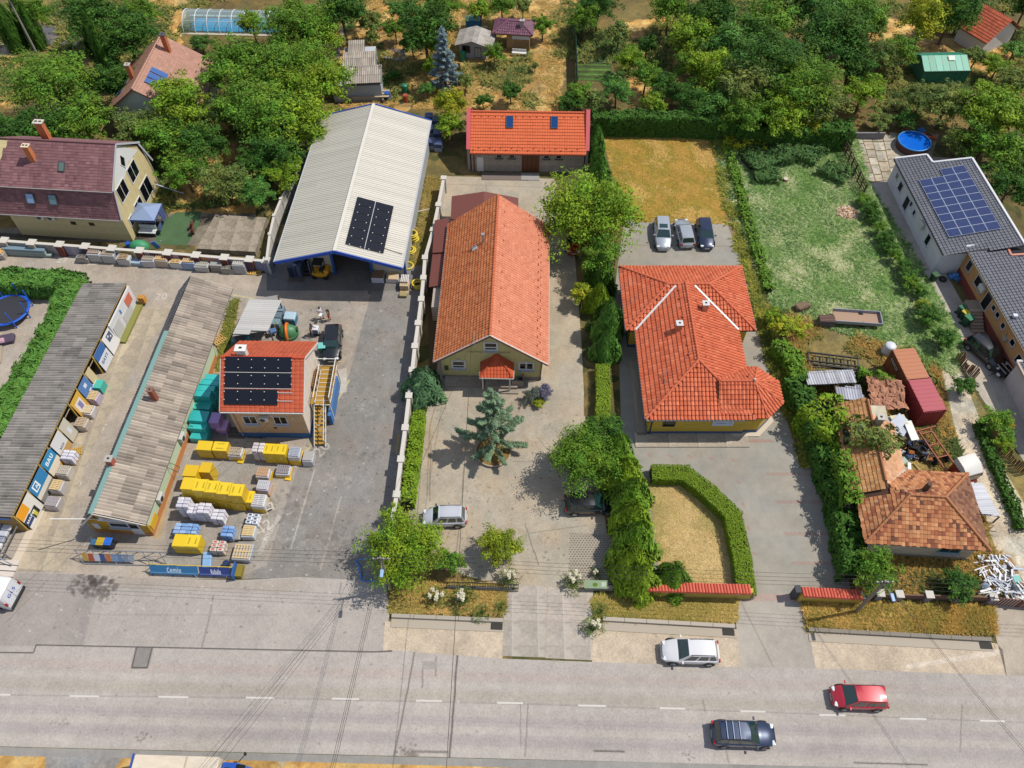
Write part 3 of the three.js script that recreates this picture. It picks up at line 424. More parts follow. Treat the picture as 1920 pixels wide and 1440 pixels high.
// ---------- office with outside stairs ----------
{
const f=fr(412,771,569,773,4.8),W=f.W,D=7.6,ye=4.8,yr=7.4,g=thing('office_house','small two-storey house with red roof full of black solar panels beside the stacked yellow packs','house',f.p,f.ry);
const x0=.45,x1=W - .4,z1=-.45,z0=-D + .45,tan=grainMat('#d9b58a',.1,128,24);
mesh('wall',[bx(x1 - x0,4.0,z1 - z0,(x0 + x1)/ 2,.75,(z0 + z1)/ 2)],tan,g);
mesh('gable_wall',[wallPoly([[z0 + .004,.75],[z1 - .004,.75],[z1 - .004,ye - .05],[-D / 2,yr - .25],[z0 + .004,ye - .05]],x1 - .001,.03,'x'),wallPoly([[z0,ye - .1],[z1,ye - .1],[-D / 2,yr - .25]],x0,.1,'x')],grainMat('#e9ddcf',.06,128,24),g);
mesh('plinth',bx(x1 - x0 + .06,.75,z1 - z0 + .06,(x0 + x1)/ 2 + .01,0,(z0 + z1)/ 2),M('#356aa5',.8),g);
const[F]=[tiled(g,[V3(0,ye,0),V3(W,ye,0),V3(W,yr,-D / 2),V3(0,yr,-D / 2)],{col:['#cc5d3a','#c25634','#d36742'],tw:.42,tl:.36,jit:.1,mott:.15,prof:[[0,0],[.15,.03],[.5,.035],[.85,.03],[1,0]]})],Bk=tiled(g,[V3(0,ye,-D),V3(W,ye,-D),V3(W,yr,-D / 2),V3(0,yr,-D / 2)],{col:['#c25a38','#b85232'],tw:.42,tl:.36,jit:.1,mott:.3});
ridge(F,[V3(0,yr + .03,-D / 2),V3(W,yr + .03,-D / 2)],'#cf4c2b');
const P=F.P,pw=1.135,pl=1.36;for(let r=0;r<3;r++)for(let c=0;c<(r===0?4:5);c++)solar(P,F,.42 +(c + .5)*pw,.62 +(r + .5)*pl -(r<1?.06:0),pw,pl - .05,PVBLACK,PVFRAME);
const cl=[];for(let r=0;r<3;r++)for(let c=0;c<=(r?5:4);c++)for(const t of[.27,.78]){const q=P.at(.42 + c*pw,.62 +(r + t)*pl,.19);cl.push(bx(.07,.04,.07,q.x,q.y,q.z));}mesh('clamp',cl,M('#e2e2e2',.4),F);
mesh('mounting_rail',[...[.27,.78].map(t=>beam(P.at(4.9,.55 + t*pl,.12),P.at(6.2,.55 + t*pl,.12),.06,.05)),...[1,2].map(r=>beam(P.at(.42,.6 + r*pl,.19),P.at(.42 + pw*5,.6 + r*pl,.19),.05,.02))],M('#c9c6c2',.4),F);
chimney(g,1.75,yr - 1.1,-D / 2 - .45,.75,.55,1.75,'#d3d2cc','#f0f0ec');
mesh('eaves_gutter',bx(W,.1,.12,W / 2,ye - .14,.07),M('#e4e4e2',.4),g);mesh('verge_board',[beam(V3(W + .03,ye - .08,0),V3(W + .03,yr - .05,-D / 2),.04,.18),beam(V3(W + .03,ye - .08,-D),V3(W + .03,yr - .05,-D / 2),.04,.18),beam(V3(-.03,ye - .08,0),V3(-.03,yr - .05,-D / 2),.04,.18)],M('#e9e7e2',.6),g);
mesh('downpipe',[rod(V3(.75,4.6,.0),V3(.75,4.5,-.36),.05),rod(V3(.75,4.5,-.36),V3(.75,.3,-.36),.05)],M('#b9a58a'),g);
for(const x of[2.0,4.65])win(g,1.05,1.05,x,2.35,z1 + .03,0,{mull:1,frame:'#eaeaea',sillc:'#c8ccd0'});
aircon(g,3.35,3.0,z1 + .2,0);mesh('vent',bx(.25,.2,.05,3.9,1.5,z1 + .03),M('#6b4a2c'),g);
mesh('lamp',[rod(V3(4.2,4.15,z1),V3(4.2,4.2,z1 + .35),.03),new THREE.SphereGeometry(.1,10,8).translate(4.2,4.15,z1 + .4),new THREE.SphereGeometry(.1,10,8).translate(5.9,3.5,z1 + .25)],M('#e6e1d6',.5),g);
const sx0=x1 + .12,sx1=x1 + 1.95,za=z0 + .5,zb=-2.4,hL=2.45,st=M('#b48a2a',.7),wh=M('#efece4',.5),ye2=hL + 1.15;
mesh('landing',[bx(sx1 - sx0,.1,zb - za,(sx0 + sx1)/ 2,hL,(za + zb)/ 2)],st,g);
mesh('landing_post',[[sx0 + .1,za + .1],[sx1 - .1,za + .1],[sx1 - .1,zb],[sx0 + .1,zb]].map(([x,z])=>bx(.09,hL,.09,x,0,z)),wh,g);
for(let i=0;i<9;i++){const z=za + .3 + i*(zb - za - .4)/ 8;mesh('deck_board',bx(sx1 - sx0 - .5,.03,(zb - za)/ 9 - .06,(sx0 + sx1)/ 2 + .22,hL + .11,z),st,g);mesh('deck_bar',bx(sx1 - sx0 - .5,.05,.05,(sx0 + sx1)/ 2 + .22,hL + .14,z +(zb - za)/ 18),wh,g);}
const rail=(x,z0_,z1_,y)=>{const gs=[beam(V3(x,y + 1.05,z0_),V3(x,y + 1.05,z1_),.07,.06),beam(V3(x,y + .18,z0_),V3(x,y + .18,z1_),.05,.05)];const n=Math.round(Math.abs(z1_ - z0_)/ .8);for(let i=0;i<=n;i++)gs.push(bx(.05,1.05,.05,x,y,z0_ +(z1_ - z0_)*i / n));return gs;};
mesh('railing',[...rail(sx1,za,zb,hL + .1),...rail(sx0 + .45,za + .6,zb,hL + .1),beam(V3(sx0,hL + 1.15,za),V3(sx1,hL + 1.15,za),.06,.06)],wh,g);
mesh('railing_panel',[bx(.03,.75,zb - za,sx1 - .03,hL + .35,(za + zb)/ 2)],M('#a87f22',.6),g);
for(let i=0;i<10;i++)mesh('step',bx(.95,.05,.26,sx0 + .85,hL - .22*(i + 1),zb + .14 + i*.28),st,g);
mesh('stringer',[beam(V3(sx0 + .36,hL,zb),V3(sx0 + .36,.1,zb + 2.9),.05,.22),beam(V3(sx0 + 1.36,hL,zb),V3(sx0 + 1.36,.1,zb + 2.9),.05,.22),beam(V3(sx0 + 1.36,hL + 1,zb),V3(sx0 + 1.36,1.1,zb + 2.9),.06,.06),...[0,1,2,3,4].map(i=>bx(.05,1,.05,sx0 + 1.36,hL*(1 - i / 4.4),zb + i*.68))],wh,g);
mesh('firewood',Array.from({length:40},(_,i)=>{const c=new THREE.CylinderGeometry(.09,.09,.3,7);c.rotateZ(Math.PI / 2);c.translate(sx0 + .18,hL + .2 +(i % 4)*.17,za + .9 + Math.floor(i / 4)*.2);return c;}),M('#9c6f35'),g);
mesh('base_block',bx(.3,1.5,4.4,sx1 - .25,0,za + 2.6),M('#4a7cb8',.8),g);
}
// ---------- gabled house with the lettering ----------
{
const f=fr(814,679,1027,684,3.1),W=f.W,D=18.2,ye=3.1,yr=7.1,g=thing('gabled_house','long yellow house with steep orange tile gable, hipped porch and dark lettering over the door','house',f.p,f.ry);
const x0=.55,x1=W - .55,z1=-.55,z0=-D + .4,xm=W / 2,wall=grainMat('#d8cd8d',.08,256,24),ty=x=>ye - .12 +(yr - ye)*(1 - Math.abs(x - xm)/ xm);
mesh('wall',wallPoly([[x0,.45],[x1,.45],[x1,ty(x1)],[xm,yr - .14],[x0,ty(x0)]],z0,z1 - z0,'z'),wall,g);mesh('plinth',bx(x1 - x0 + .08,.45,z1 - z0 + .08,xm,0,(z0 + z1)/ 2),M('#9a9184'),g);
const[a,b]=gable(g,{x0:0,x1:W,z0:-D,z1:0,ye,yr,tw:.3,tl:.36,jit:.16,mott:.3,lift:.075,gap:.008,under:'#4a2412',prof:[[0,-.02],[.2,.06],[.55,.07],[.8,0],[1,-.02]],a:{col:['#d9834e','#cd7543','#e2915c','#c06a3c']},b:{col:['#e08d6c','#d88462','#e69774','#db8a68'],jit:.08,mott:.12}});
ridge(a,[V3(xm,yr + .02,0),V3(xm,yr + .02,-D)],'#cb6a40');
mesh('verge_board',[beam(V3(0,ye - .06,.03),V3(xm,yr - .06,.03),.05,.2),beam(V3(W,ye - .06,.03),V3(xm,yr - .06,.03),.05,.2)],M('#6d5a4c'),g);mesh('verge_flashing',[beam(V3(0,ye + .1,.03),V3(xm,yr + .1,.03),.09,.05),beam(V3(W,ye + .1,.03),V3(xm,yr + .1,.03),.09,.05)],M('#e4e0da',.5),g);
mesh('eaves_gutter',[bx(.13,.12,D,-.07,ye - .12,-D / 2),bx(.13,.12,D,W + .07,ye - .12,-D / 2)],M('#d8d2c8',.5),g);mesh('downpipe',[rod(V3(W,ye - .1,-.1),V3(x1 + .06,ye - .3,z1 + .06),.05),rod(V3(x1 + .06,ye - .3,z1 + .06),V3(x1 - .1,0,z1 + .08),.05)],M('#6b5c4e'),g);
const R=rng(4),gu=[];for(let i=0;i<17;i++){gu.push([W*.93,-1 - i*1.02],[W*.93 - .25,-.5 - i*1.02]);if(i % 2)gu.push([xm + .75,-1 - i*1.02]);}mesh('snow_guard',gu.map(([x,z])=>bx(.06,.12,.22,x,ty(x)+ .2,z)),M('#a8472c'),b);
const fl=mesh('flue_pipe',[cy(.14,.14,1.3,3.95,ty(3.95)- .1,-12.4),cy(.17,.17,.16,3.95,ty(3.95)+ 1.1,-12.4)],M('#c9ccd0',.35,{metal:.6}),g);onPlane(mesh('flashing',bx(.5,.03,.6),M('#d6d6d6',.5),a),a.P,D - 12.1,a.P.L*.62,.14);
win(g,1.0,.85,2.15,1.75,z1 + .03,0,{t:.16,bar:.25});win(g,1.15,.8,W - 1.95,1.75,z1 + .03,0,{t:.16,mull:1});win(g,1.0,.85,xm,4.55,z1 + .03,0,{t:.18,bar:.25});
sign('lettering',g,4.1,.34,plaqueTex('HAPTTPALACK SZERVIZMŰHÁZ','#3b4550','#d6ca86',1024,80,'bold 66px sans-serif'),xm - .1,4.08,z1 + .02);
mesh('meter_box',bx(.35,.6,.1,1.0,1.3,z1 + .05),M('#44524a'),g);
mesh('wall_lamp',[2.15,W - 1.95].map(x=>new THREE.SphereGeometry(.12,10,8).translate(x,3.0,z1 + .2)),M('#e9dfc6',.5),g);
mesh('terrace',[bx(3.4,.35,1.0,2.5,0,z1 + .55),bx(3.0,.45,1.25,xm + .95,0,z1 + .65),bx(3.2,.16,.5,xm + .95,0,z1 + 1.5),bx(1.1,.95,.08,W - 2.7,0,z1 + .9),bx(.08,.95,.9,W - 2.2,0,z1 + .5)],grainMat('#a69a8c',.2,128,24),g);
const pt=mesh('porch',[bx(.14,2.2,.14,xm - .75,.3,z1 + 1.45),bx(.14,2.2,.14,xm + 1.75,.3,z1 + 1.45)],M('#dcd8ce'),g),px0=xm - .95,px1=xm + 2.05,pz=z1 + 1.75,pe=2.55,ap=V3((px0 + px1)/ 2,3.85,z1);
const q1=tiled(pt,[V3(px0,pe,pz),V3(px1,pe,pz),ap],{name:'porch_roof',col:['#cf5a2e','#d5622f'],jit:.1,tw:.3,tl:.36}),q2=tiled(pt,[V3(px0,pe,z1),V3(px0,pe,pz),ap],{name:'porch_roof',col:'#c5552b',tw:.3,tl:.36}),q3=tiled(pt,[V3(px1,pe,pz),V3(px1,pe,z1),ap],{name:'porch_roof',col:'#cf5a2e',tw:.3,tl:.36});
stuff(mesh('porch_ridge',[rod(V3(px0,pe + .06,pz),ap,.1),rod(V3(px1,pe + .06,pz),ap,.1)],M('#b9512c'),pt));mesh('porch_gutter',[bx(px1 - px0 + .1,.1,.1,(px0 + px1)/ 2,pe - .1,pz + .05),bx(.1,.1,1.75,px0 - .05,pe - .1,z1 + .87),bx(.1,.1,1.75,px1 + .05,pe - .1,z1 + .87)],M('#ded9d0',.5),pt);
mesh('door',bx(1.0,2.05,.07,xm + .75,.45,z1 + .03),M('#40312e',.5),g);
mesh('antenna_mast',[rod(V3(xm - 1.35,5.6,.2),V3(xm - 1.35,7.4,.2),.025)],M('#c9c6c0'),g);
const dr=M('#7a4238',.75),lw=M('#b7a99a');
mesh('annex_wall',[bx(.8,2.1,6.6,-.6,0,-D + 7.4),bx(5.6,2.5,2.4,4.1,0,-D - .6)],lw,g);
const loc=(x,y,h)=>{const q=at(x,y,h).sub(f.p),c=Math.cos(f.ry),n=Math.sin(f.ry);return V3(q.x*c - q.z*n,h,q.x*n + q.z*c);};mesh('annex_roof',[slab([loc(811,474,2.4),loc(834,472,2.7),loc(842,408,2.7),loc(815,413,2.4)],.1),slab([loc(804,538,2.2),loc(826,535,2.5),loc(834,473,2.5),loc(811,475,2.2)],.1),slab([loc(845,410,2.6),loc(908,420,3.3),loc(908,359,3.3),loc(847,368,2.6)],.1),slab([loc(908,420,3.298),loc(972,402,2.6),loc(972,371,2.6),loc(908,359,3.298)],.1)],dr,g);
}
// ---------- hipped house ----------
{
const ye=3.15,tan=.46,q=(x,y,h=ye)=>at(x,y,h),base=q(1211,787);base.y=0;const r=v=>v.clone().sub(base);
const g=thing('hipped_house','L-shaped yellow bungalow with bright red hipped tile roof and polygonal corner bay','house',base);
const A=r(q(1211,787)),B=r(q(1397,680)),Nw=r(q(1161,500)),Ne=r(q(1391,504)),Wc=r(q(1175,617)),Ee=r(q(1417,623));
const R1={x0:-.02,x1:B.x,z0:Nw.z,z1:A.z},R2={x0:Nw.x,x1:(Ne.x + Ee.x)/ 2,z0:Nw.z,z1:(Wc.z + Ee.z)/ 2},zr=(R2.z0 + R2.z1)/ 2;
const h1=hip({...R1,z0:R1.z0 - 3},tan,ye),h2=hip(R2,tan,ye);const tc=r(q(1381,713,4.7)),tr=2.75;const tcx=B.x - .15,tcz=A.z - 2.9;
const toct=Array.from({length:8},(_,i)=>V3(tcx + Math.cos((i + .5)*Math.PI / 4)*tr*1.08,ye,tcz + Math.sin((i + .5)*Math.PI / 4)*tr*1.08)),tap=V3(tcx,ye + tr*.62,tcz),h3=(x,z)=>ye + .62*(tr - Math.hypot(x - tcx,z - tcz)*.97);
const col=['#dc7048','#d0643e','#e47e58','#d56a46'],T={tw:.33,tl:.42,col,jit:.14,mott:.16,lift:.085,gap:.01,under:'#3a1c12',prof:[[0,-.02],[.15,.06],[.5,.08],[.8,.02],[1,-.02]]};
const test1=p=>p.z>zr - .3&&p.y>=h2.h(p.x,p.z)- .02&&(p.x<tcx - 2.4||p.y>=(p.x<tcx?Math.min(tap.y,ye + .62*(tr - Math.abs(p.z - tcz)*1.05)):h3(p.x,p.z))- .05),test2=p=>(p.y>=h1.h(p.x,p.z)- .02||p.z<zr + .05),test3=p=>p.y>=h1.h(p.x,p.z)- .03;
const decks=[];h1.planes.forEach((pl,i)=>{if(i !==1)decks.push(tiled(g,pl.map(p=>V3(p.x,p.y,Math.max(p.z,zr))).map((p,k)=>p),{...T,seed:20 + i,test:test1}));});
h2.planes.forEach((pl,i)=>decks.push(tiled(g,pl,{...T,seed:30 + i,test:test2})));toct.forEach((p,i)=>{if(i<2||i>4)decks.push(tiled(g,[toct[(i + 1)% 8],p,tap],{...T,seed:40 + i,test:test3}));});const rw=V3(tcx - 3.2,tap.y,tcz);for(const q of[toct[5],toct[2]])decks.push(tiled(g,[q,V3(rw.x,ye,q.z),rw,tap],{...T,seed:49,test:test3,name:'bay_roof'}));
const e=.07,up=p=>V3(p.x,p.y + e,p.z),rc='#d66c48',val=(p,d)=>p;const Rm=V3(h1.r0.x,h1.r0.y,zr);
const hl=[[h1.c[3],h1.r1],[h1.c[2].clone().lerp(h1.r1,.42),h1.r1],[h1.r1,Rm],[h2.c[0],h2.r0],[h2.c[3],h2.r0],[h2.c[1],h2.r1],[h2.c[2],h2.r1],[h2.r0,h2.r1]];hl.forEach(l=>ridge(decks[0],l.map(up),rc));[0,6,7,1].forEach(i=>ridge(decks[0],[up(toct[i]),up(tap)],rc,.1));ridge(decks[0],[up(tap),V3(tcx - 2.9,tap.y + .06,tcz)],rc,.11);
const vw=M('#e8e6e2',.5);mesh('valley_flashing',[beam(V3(R1.x0,ye + .17,R2.z1),V3(h1.r0.x - .9,ye + tan*(h1.r0.x - .9)+ .17,R2.z1 -(h1.r0.x - .9)),.2,.03),beam(V3(R1.x1,ye + .17,R2.z1),V3(h1.r0.x + .9,ye + tan*(R1.x1 - h1.r0.x - .9)+ .17,R2.z1 -(R1.x1 - h1.r0.x - .9)),.2,.03),beam(V3(R1.x1 - .1,ye + .2,tcz - 2.3),V3(R1.x1 - 2.7,ye + 1.45,tcz - .2),.2,.03)],vw,decks[0]);
const wy=grainMat('#d6b545',.1,128,24),i=.55;const wl=(R,z0=R.z0 + i)=>bx(R.x1 - R.x0 - 2*i,ye - .45,R.z1 - i - z0,(R.x0 + R.x1)/ 2,.4,(R.z1 - i + z0)/ 2);mesh('wall',[wl(R1,R2.z1 - 2),wl(R2),prism(toct.map(p=>[tcx +(p.x - tcx)*.8,tcz +(p.z - tcz)*.8]),.4,ye - .05)],wy,g);
const pl=(R,z0=R.z0 + i)=>bx(R.x1 - R.x0 - 2*i + .06,.42,R.z1 - i - z0 + .06,(R.x0 + R.x1)/ 2,0,(R.z1 - i + z0)/ 2);mesh('plinth',[pl(R1,R2.z1 - 2),pl(R2),prism(toct.map(p=>[tcx +(p.x - tcx)*.82,tcz +(p.z - tcz)*.82]),0,.42)],M('#51648a'),g);
mesh('soffit',[bx(R1.x1 - .1,.05,R1.z1 - R2.z1,R1.x1 / 2,ye - .16,(R1.z1 + R2.z1)/ 2),bx(R2.x1 - R2.x0 - .1,.05,R2.z1 - R2.z0 - .1,(R2.x0 + R2.x1)/ 2,ye - .17,zr)],M('#c7a07a'),g);
mesh('eaves_gutter',[bx(R1.x1 - 1,.1,.1,R1.x1 / 2 - .5,ye - .1,A.z + .06),bx(.1,.1,A.z - R2.z1,-.07,ye - .1,(A.z + R2.z1)/ 2),bx(.1,.1,R2.z1 - R2.z0,R2.x0 - .06,ye - .1,zr),bx(R2.x1 - R2.x0,.1,.1,(R2.x0 + R2.x1)/ 2,ye - .1,R2.z0 - .06),bx(.1,.1,R2.z1 - R2.z0,R2.x1 + .06,ye - .1,zr)],M('#8d8f94',.5),g);
mesh('footing_slab',[[-.6,2.4],[2.4,5],[5,7.5],[7.5,9.6]].map(([a,b])=>bx(b - a - .03,.12,1.5,(a + b)/ 2,0,A.z + .15)),grainMat('#b3a797',.2,128,24),g);mesh('side_slab',bx(.9,.12,8.6,.1,0,A.z - 4.6),grainMat('#a49a8c',.2,128,24),g);
mesh('bay_slab',prism(toct.map(p=>[tcx +(p.x - tcx)*.98,tcz +(p.z - tcz)*.98]),0,.125),M('#d9cbb5'),g);
win(g,.95,1.0,2.3,1.35,A.z - i + .03,0,{frame:'#5d4a30',sill:0});sign('sign_board',g,1.9,.85,plaqueTex('• KLINIKA •','#3b5a93','#c4d3e8',256,110,'bold 30px sans-serif',{cx:.42,mw:.6,draw(c,w,h){c.strokeStyle='#6e86c0';c.lineWidth=6;c.beginPath();c.ellipse(w*.84,h*.5,18,16,0,.5,6);c.stroke();}}),7.05,1.85,A.z - i + .06);mesh('downpipe',rod(V3(.75,ye - .2,A.z - i + .1),V3(.75,.1,A.z - i + .1),.06),M('#3b4a52'),g);
chimney(decks[0],h1.r0.x - 1.25,4.15,zr + 5.4,.5,.5,1.55,'#c77a4e','#dcdcdc');chimney(decks[0],h1.r0.x + 1.5,4.1,zr + 2.9,.5,.5,1.5,'#c98a66','#dcdcdc');mesh('aerial',[rod(V3(1.8,4.1,A.z - 3.2),V3(2.1,4.9,A.z - 4.4),.03)],M('#77808c'),decks[0]);mesh('bay_finial',cy(.09,.13,.35,tcx,tap.y,tcz,8),M('#d0cfca',.4),decks[0]);
const sg=[];for(let k=0;k<9;k++){sg.push([h1.r0.x - .7,zr + .8 + k*1.1],[h1.r0.x + .7,zr + 1 + k*1.1]);}mesh('roof_vent',sg.filter(s=>s[1]<h1.r1.z).map(([x,z])=>bx(.2,.14,.2,x,h1.h(x,z)+ .03,z)).concat([[6.4,A.z - 3.3],[7.3,A.z - 3.3],[4.6,A.z - 4.2]].map(([x,z])=>bx(.16,.22,.16,x,h1.h(x,z),z))),M('#a8452e'),decks[0]);
}
// ---------- low barn with parapet gables ----------
{
const f=fr(881,287,1098,290,2.8),W=f.W,run=3.9,ye=2.8,yr=5.5,g=thing('barn','grey outbuilding with orange tile roof, two blue skylights and pinkish parapet ends','barn',f.p,f.ry);
const D=2*run - .7,wall=grainMat('#a89f94',.16,256,24);mesh('wall',wallPoly([[-D + .3,0],[-.35,0],[-.35,ye - .1],[-run,yr - .3],[-D + .3,ye - .1]],.1,W - .2,'x'),wall,g);
const T={tw:.28,tl:.36,jit:.06,mott:.1,lift:.06,prof:[[0,0],[.25,.02],[.75,.02],[1,0]]},a=tiled(g,[V3(0,ye,0),V3(W,ye,0),V3(W,yr,-run),V3(0,yr,-run)],{...T,col:['#e8703f','#e26a3a']}),b=tiled(g,[V3(0,ye,-2*run),V3(W,ye,-2*run),V3(W,yr,-run),V3(0,yr,-run)],{...T,col:['#cb5d38']});
ridge(a,[V3(0,yr + .02,-run),V3(W,yr + .02,-run)],'#d8663c');for(const s of[4.45,9.5])skylight(a.P,a,s,a.P.L - 1.15,.75,1.3);
const gd=[];for(let i=0;i<20;i++)gd.push([.4 + i*.62,.35 +(i % 2)*.25]);for(let i=0;i<16;i++)gd.push([.5 + i*.78,a.P.L - .55]);mesh('snow_guard',gd.map(([s,t])=>{const p=a.P.at(s,t,.08);return bx(.1,.08,.1,p.x,p.y,p.z);}),M('#a04a2a'),a);
for(const x of[-.2,W + .2])mesh('parapet',[wallPoly([[-2*run + .2,0],[-.45,0],[-.45,ye + .15],[-run,yr + .32],[-2*run + .2,ye + .2]],x - .15,.3,'x')],M('#a79d92'),g);for(const x of[-.2,W + .2])mesh('parapet_capping',[beam(V3(x,ye + .25,-.35),V3(x,yr + .42,-run),.44,.08),beam(V3(x,ye + .25,-2*run + .2),V3(x,yr + .42,-run),.44,.08)],M('#e0626a',.55),g);
for(const x of[3.3,4.75,8.7,10.1])win(g,.55,.4,x,2.0,-.33,0,{frame:'#c5c0b8',sillc:'#6d675f'});mesh('door',bx(.75,2.0,.08,1.1,0,-.32),M('#e2e2e0',.5),g);const bd=mesh('barn_door',bx(2.0,2.45,.08,6.9,0,-.32),M('#6b3a22',.7),g);for(let i=0;i<8;i++)mesh('plank',bx(.235,2.42,.03,6.02 + i*.25,.02,-.265),M(i % 2?'#70401f':'#643619',.7),bd);mesh('downpipe',rod(V3(.4,ye - .1,-.2),V3(.4,0,-.25),.06),M('#7d2f24'),g);mesh('eaves_gutter',bx(W,.1,.13,W / 2,ye - .12,.06),M('#9c4a30'),g);mesh('paving',[bx(5.4,.06,1.3,4,0,.6)],M('#7d6f66'),g);mesh('ramp',bx(2.1,.08,1.2,6.9,0,.6),M('#a5a09c'),g);
}
// ---------- yellow mansard house ----------
{
const f=fr(42,440,250,452,0),W=f.W,D=8.8,g=thing('mansard_house','tall pale yellow house with purple-brown mansard roof and big gable windows over a blue gazebo','house',f.p,f.ry);
const ye=3.4,yk=6.5,yr=9.3,ze=.42,zk=-.75,zb=-D,xL=-.5,xR=W + .18,wall=grainMat('#dccb97',.08,256,20),zm=-D / 2;
const out=[[zb,0],[0,0],[0,ye - .1],[zk - .15,yk - .1],[zm,yr - .15],[zb - zk + .15,yk - .1],[zb,ye - .1]];
mesh('wall',wallPoly(out,0,W,'x'),wall,g);mesh('gable_cladding',wallPoly([[zk - .25,yk - .55],[zm,yr - .2],[zb - zk + .25,yk - .55],[zm - .9,6.3],[zm + 1.2,5.6]],W,.025,'x'),M('#e9eae8',.7),g);
const T={col:['#8a5f62','#80565a','#946a6b','#785054'],tw:.42,tl:.3,jit:.16,mott:.55,prof:[[0,0],[.1,.012],[.9,.012],[1,0]],lift:.03,under:'#5d4346'};
const lo=tiled(g,[V3(xL,ye,ze),V3(xR,ye,ze),V3(xR,yk,zk),V3(xL,yk,zk)],{...T,name:'lower_roof',seed:3}),hi=tiled(g,[V3(xL,yk - .05,zk + .32),V3(xR,yk - .05,zk + .32),V3(xR - .1,yr,zm),V3(xL + 1.9,yr,zm)],{...T,name:'upper_roof',seed:4});
tiled(g,[V3(xL,yk,zb - zk - .3),V3(xR,yk,zb - zk - .3),V3(xR,yr,zm),V3(xL,yr,zm)],{...T,name:'upper_roof',seed:5});tiled(g,[V3(xL,ye,zb - ze),V3(xR,ye,zb - ze),V3(xR,yk,zb - zk),V3(xL,yk,zb - zk)],{...T,name:'lower_roof',seed:6});
ridge(hi,[V3(xL + 1.9,yr + .04,zm),V3(xR,yr + .04,zm)],'#83595c',.1);mesh('eaves_gutter',[bx(xR - xL,.1,.12,(xL + xR)/ 2,ye - .12,ze + .05),bx(xR - xL,.07,.1,(xL + xR)/ 2,yk - .12,zk + .38)],M('#b8b4b0',.5),g);
mesh('verge_board',[[ye,ze,yk,zk],[yk,zk + .3,yr,zm],[yr,zm,yk,zb - zk - .3],[yk,zb - zk,ye,zb - ze]].map(([a,b,c,d])=>beam(V3(xR + .03,a,b),V3(xR + .03,c,d),.06,.2)),M('#c9ccd4',.5),g);
chimney(g,4.0,7.7,-2.8,.6,.5,2.1,'#c87442','#e8d3b8',2);chimney(g,4.2,7.6,zm - 1.6,.8,.55,2.7,'#c06a3e','#d8cfc2',2);skylight(hi.P,hi,7.6,2.3,.62,.95,new THREE.MeshStandardMaterial({color:0x56665e,roughness:.15}));for(const[s,gcol]of[[3.9,0x7f9cc0],[6.3,0x64808c]])skylight(lo.P,lo,s,1.9,.85,1.05,new THREE.MeshStandardMaterial({color:gcol,roughness:.15}));
for(const x of[3.6,4.75])aircon(g,x,2.75,.22,0);for(const x of[6.7,8.7])mesh('vent_window',[bx(.55,.4,.05,x,2.0,.03)],M('#3e342c',.4),g);
const rz=Math.PI / 2,wo={mull:1,frame:'#ecebe6',sill:0,t:.09};for(const[w,h,y,z,o]of[[1.9,1.75,4.2,-2.2,wo],[1.9,1.75,4.2,-5.3,wo],[2.3,2.0,.95,-6.1,wo],[1.6,1.5,.95,-3.6,wo],[.7,.95,1.3,-1.3,{...wo,mull:0}]])win(g,w,h,W + .02,y,z,rz,o);
const dw=mesh('window',[beam(V3(W + .05,6.3,zm),V3(W + .05,7.15,zm + .55),.06,.08),beam(V3(W + .05,8.0,zm),V3(W + .05,7.15,zm + .55),.06,.08),beam(V3(W + .05,6.3,zm),V3(W + .05,7.15,zm - .55),.06,.08),beam(V3(W + .05,8.0,zm),V3(W + .05,7.15,zm - .55),.06,.08)],M('#efefec',.5),g);mesh('pane',wallPoly([[zm,6.3],[zm + .55,7.15],[zm,8.0],[zm - .55,7.15]],W + .02,.02,'x'),GLASS,dw);
mesh('downpipe',[rod(V3(W + .1,6.2,zb + .5),V3(W + .1,3.2,zb + .1),.05),rod(V3(W + .1,3.2,zb + .1),V3(W + .1,0,zb + .1),.05)],M('#cfcac0'),g);
}
// ---------- brown-roofed house in the trees ----------
{
const a=at(247,168,6.3),b=at(290,88,6.3),dx=b.x - a.x,dz=b.z - a.z,ry=Math.atan2(dx,dz)+ Math.PI,L=Math.hypot(dx,dz)+ 2.5,p=V3(a.x,0,a.z),g=thing('brown_roof_house','house half hidden in trees with brown tile roof, brick chimneys and blue solar collectors','house',p,ry);
const T={col:['#a57a62','#9a6f5a','#ae846c'],tw:.33,tl:.36,jit:.12,mott:.2},ye=3,yr=6.3;const A=tiled(g,[V3(-4.4,ye,0),V3(-4.4,ye,-L),V3(0,yr,-L),V3(0,yr,0)],{...T,seed:1}),B=tiled(g,[V3(6.2,ye - .4,0),V3(6.2,ye - .4,-L),V3(0,yr,-L),V3(0,yr,0)],{...T,col:['#bd8f7c','#b58775','#c79a86'],seed:2});
ridge(A,[V3(0,yr + .04,0),V3(0,yr + .04,-L)],'#c0937f');mesh('wall',wallPoly([[-4,0],[5.7,0],[5.7,ye - .4],[0,yr - .25],[-4,ye]],-L + .4,L - .9,'z'),M('#cfd9cf',.8),g);
for(let i=0;i<3;i++){const m=onPlane(mesh('solar_panel',bx(.85,.07,1.9),M('#4a6fae',.2),B),B.P,2.4 + i*1.05,B.P.L - 1.7,.12);}chimney(g,-1.6,5.0,-3.9,.5,.5,1.9,'#b8683f','#bcb6ae');chimney(g,1.3,5.4,-L + 2.1,.55,.55,2.3,'#b8623a','#50565c');const s=skylight(A.P,A,2.6,1.6,.9,1.1);skylight(A.P,A,4.2,1.6,.9,1.1);
}
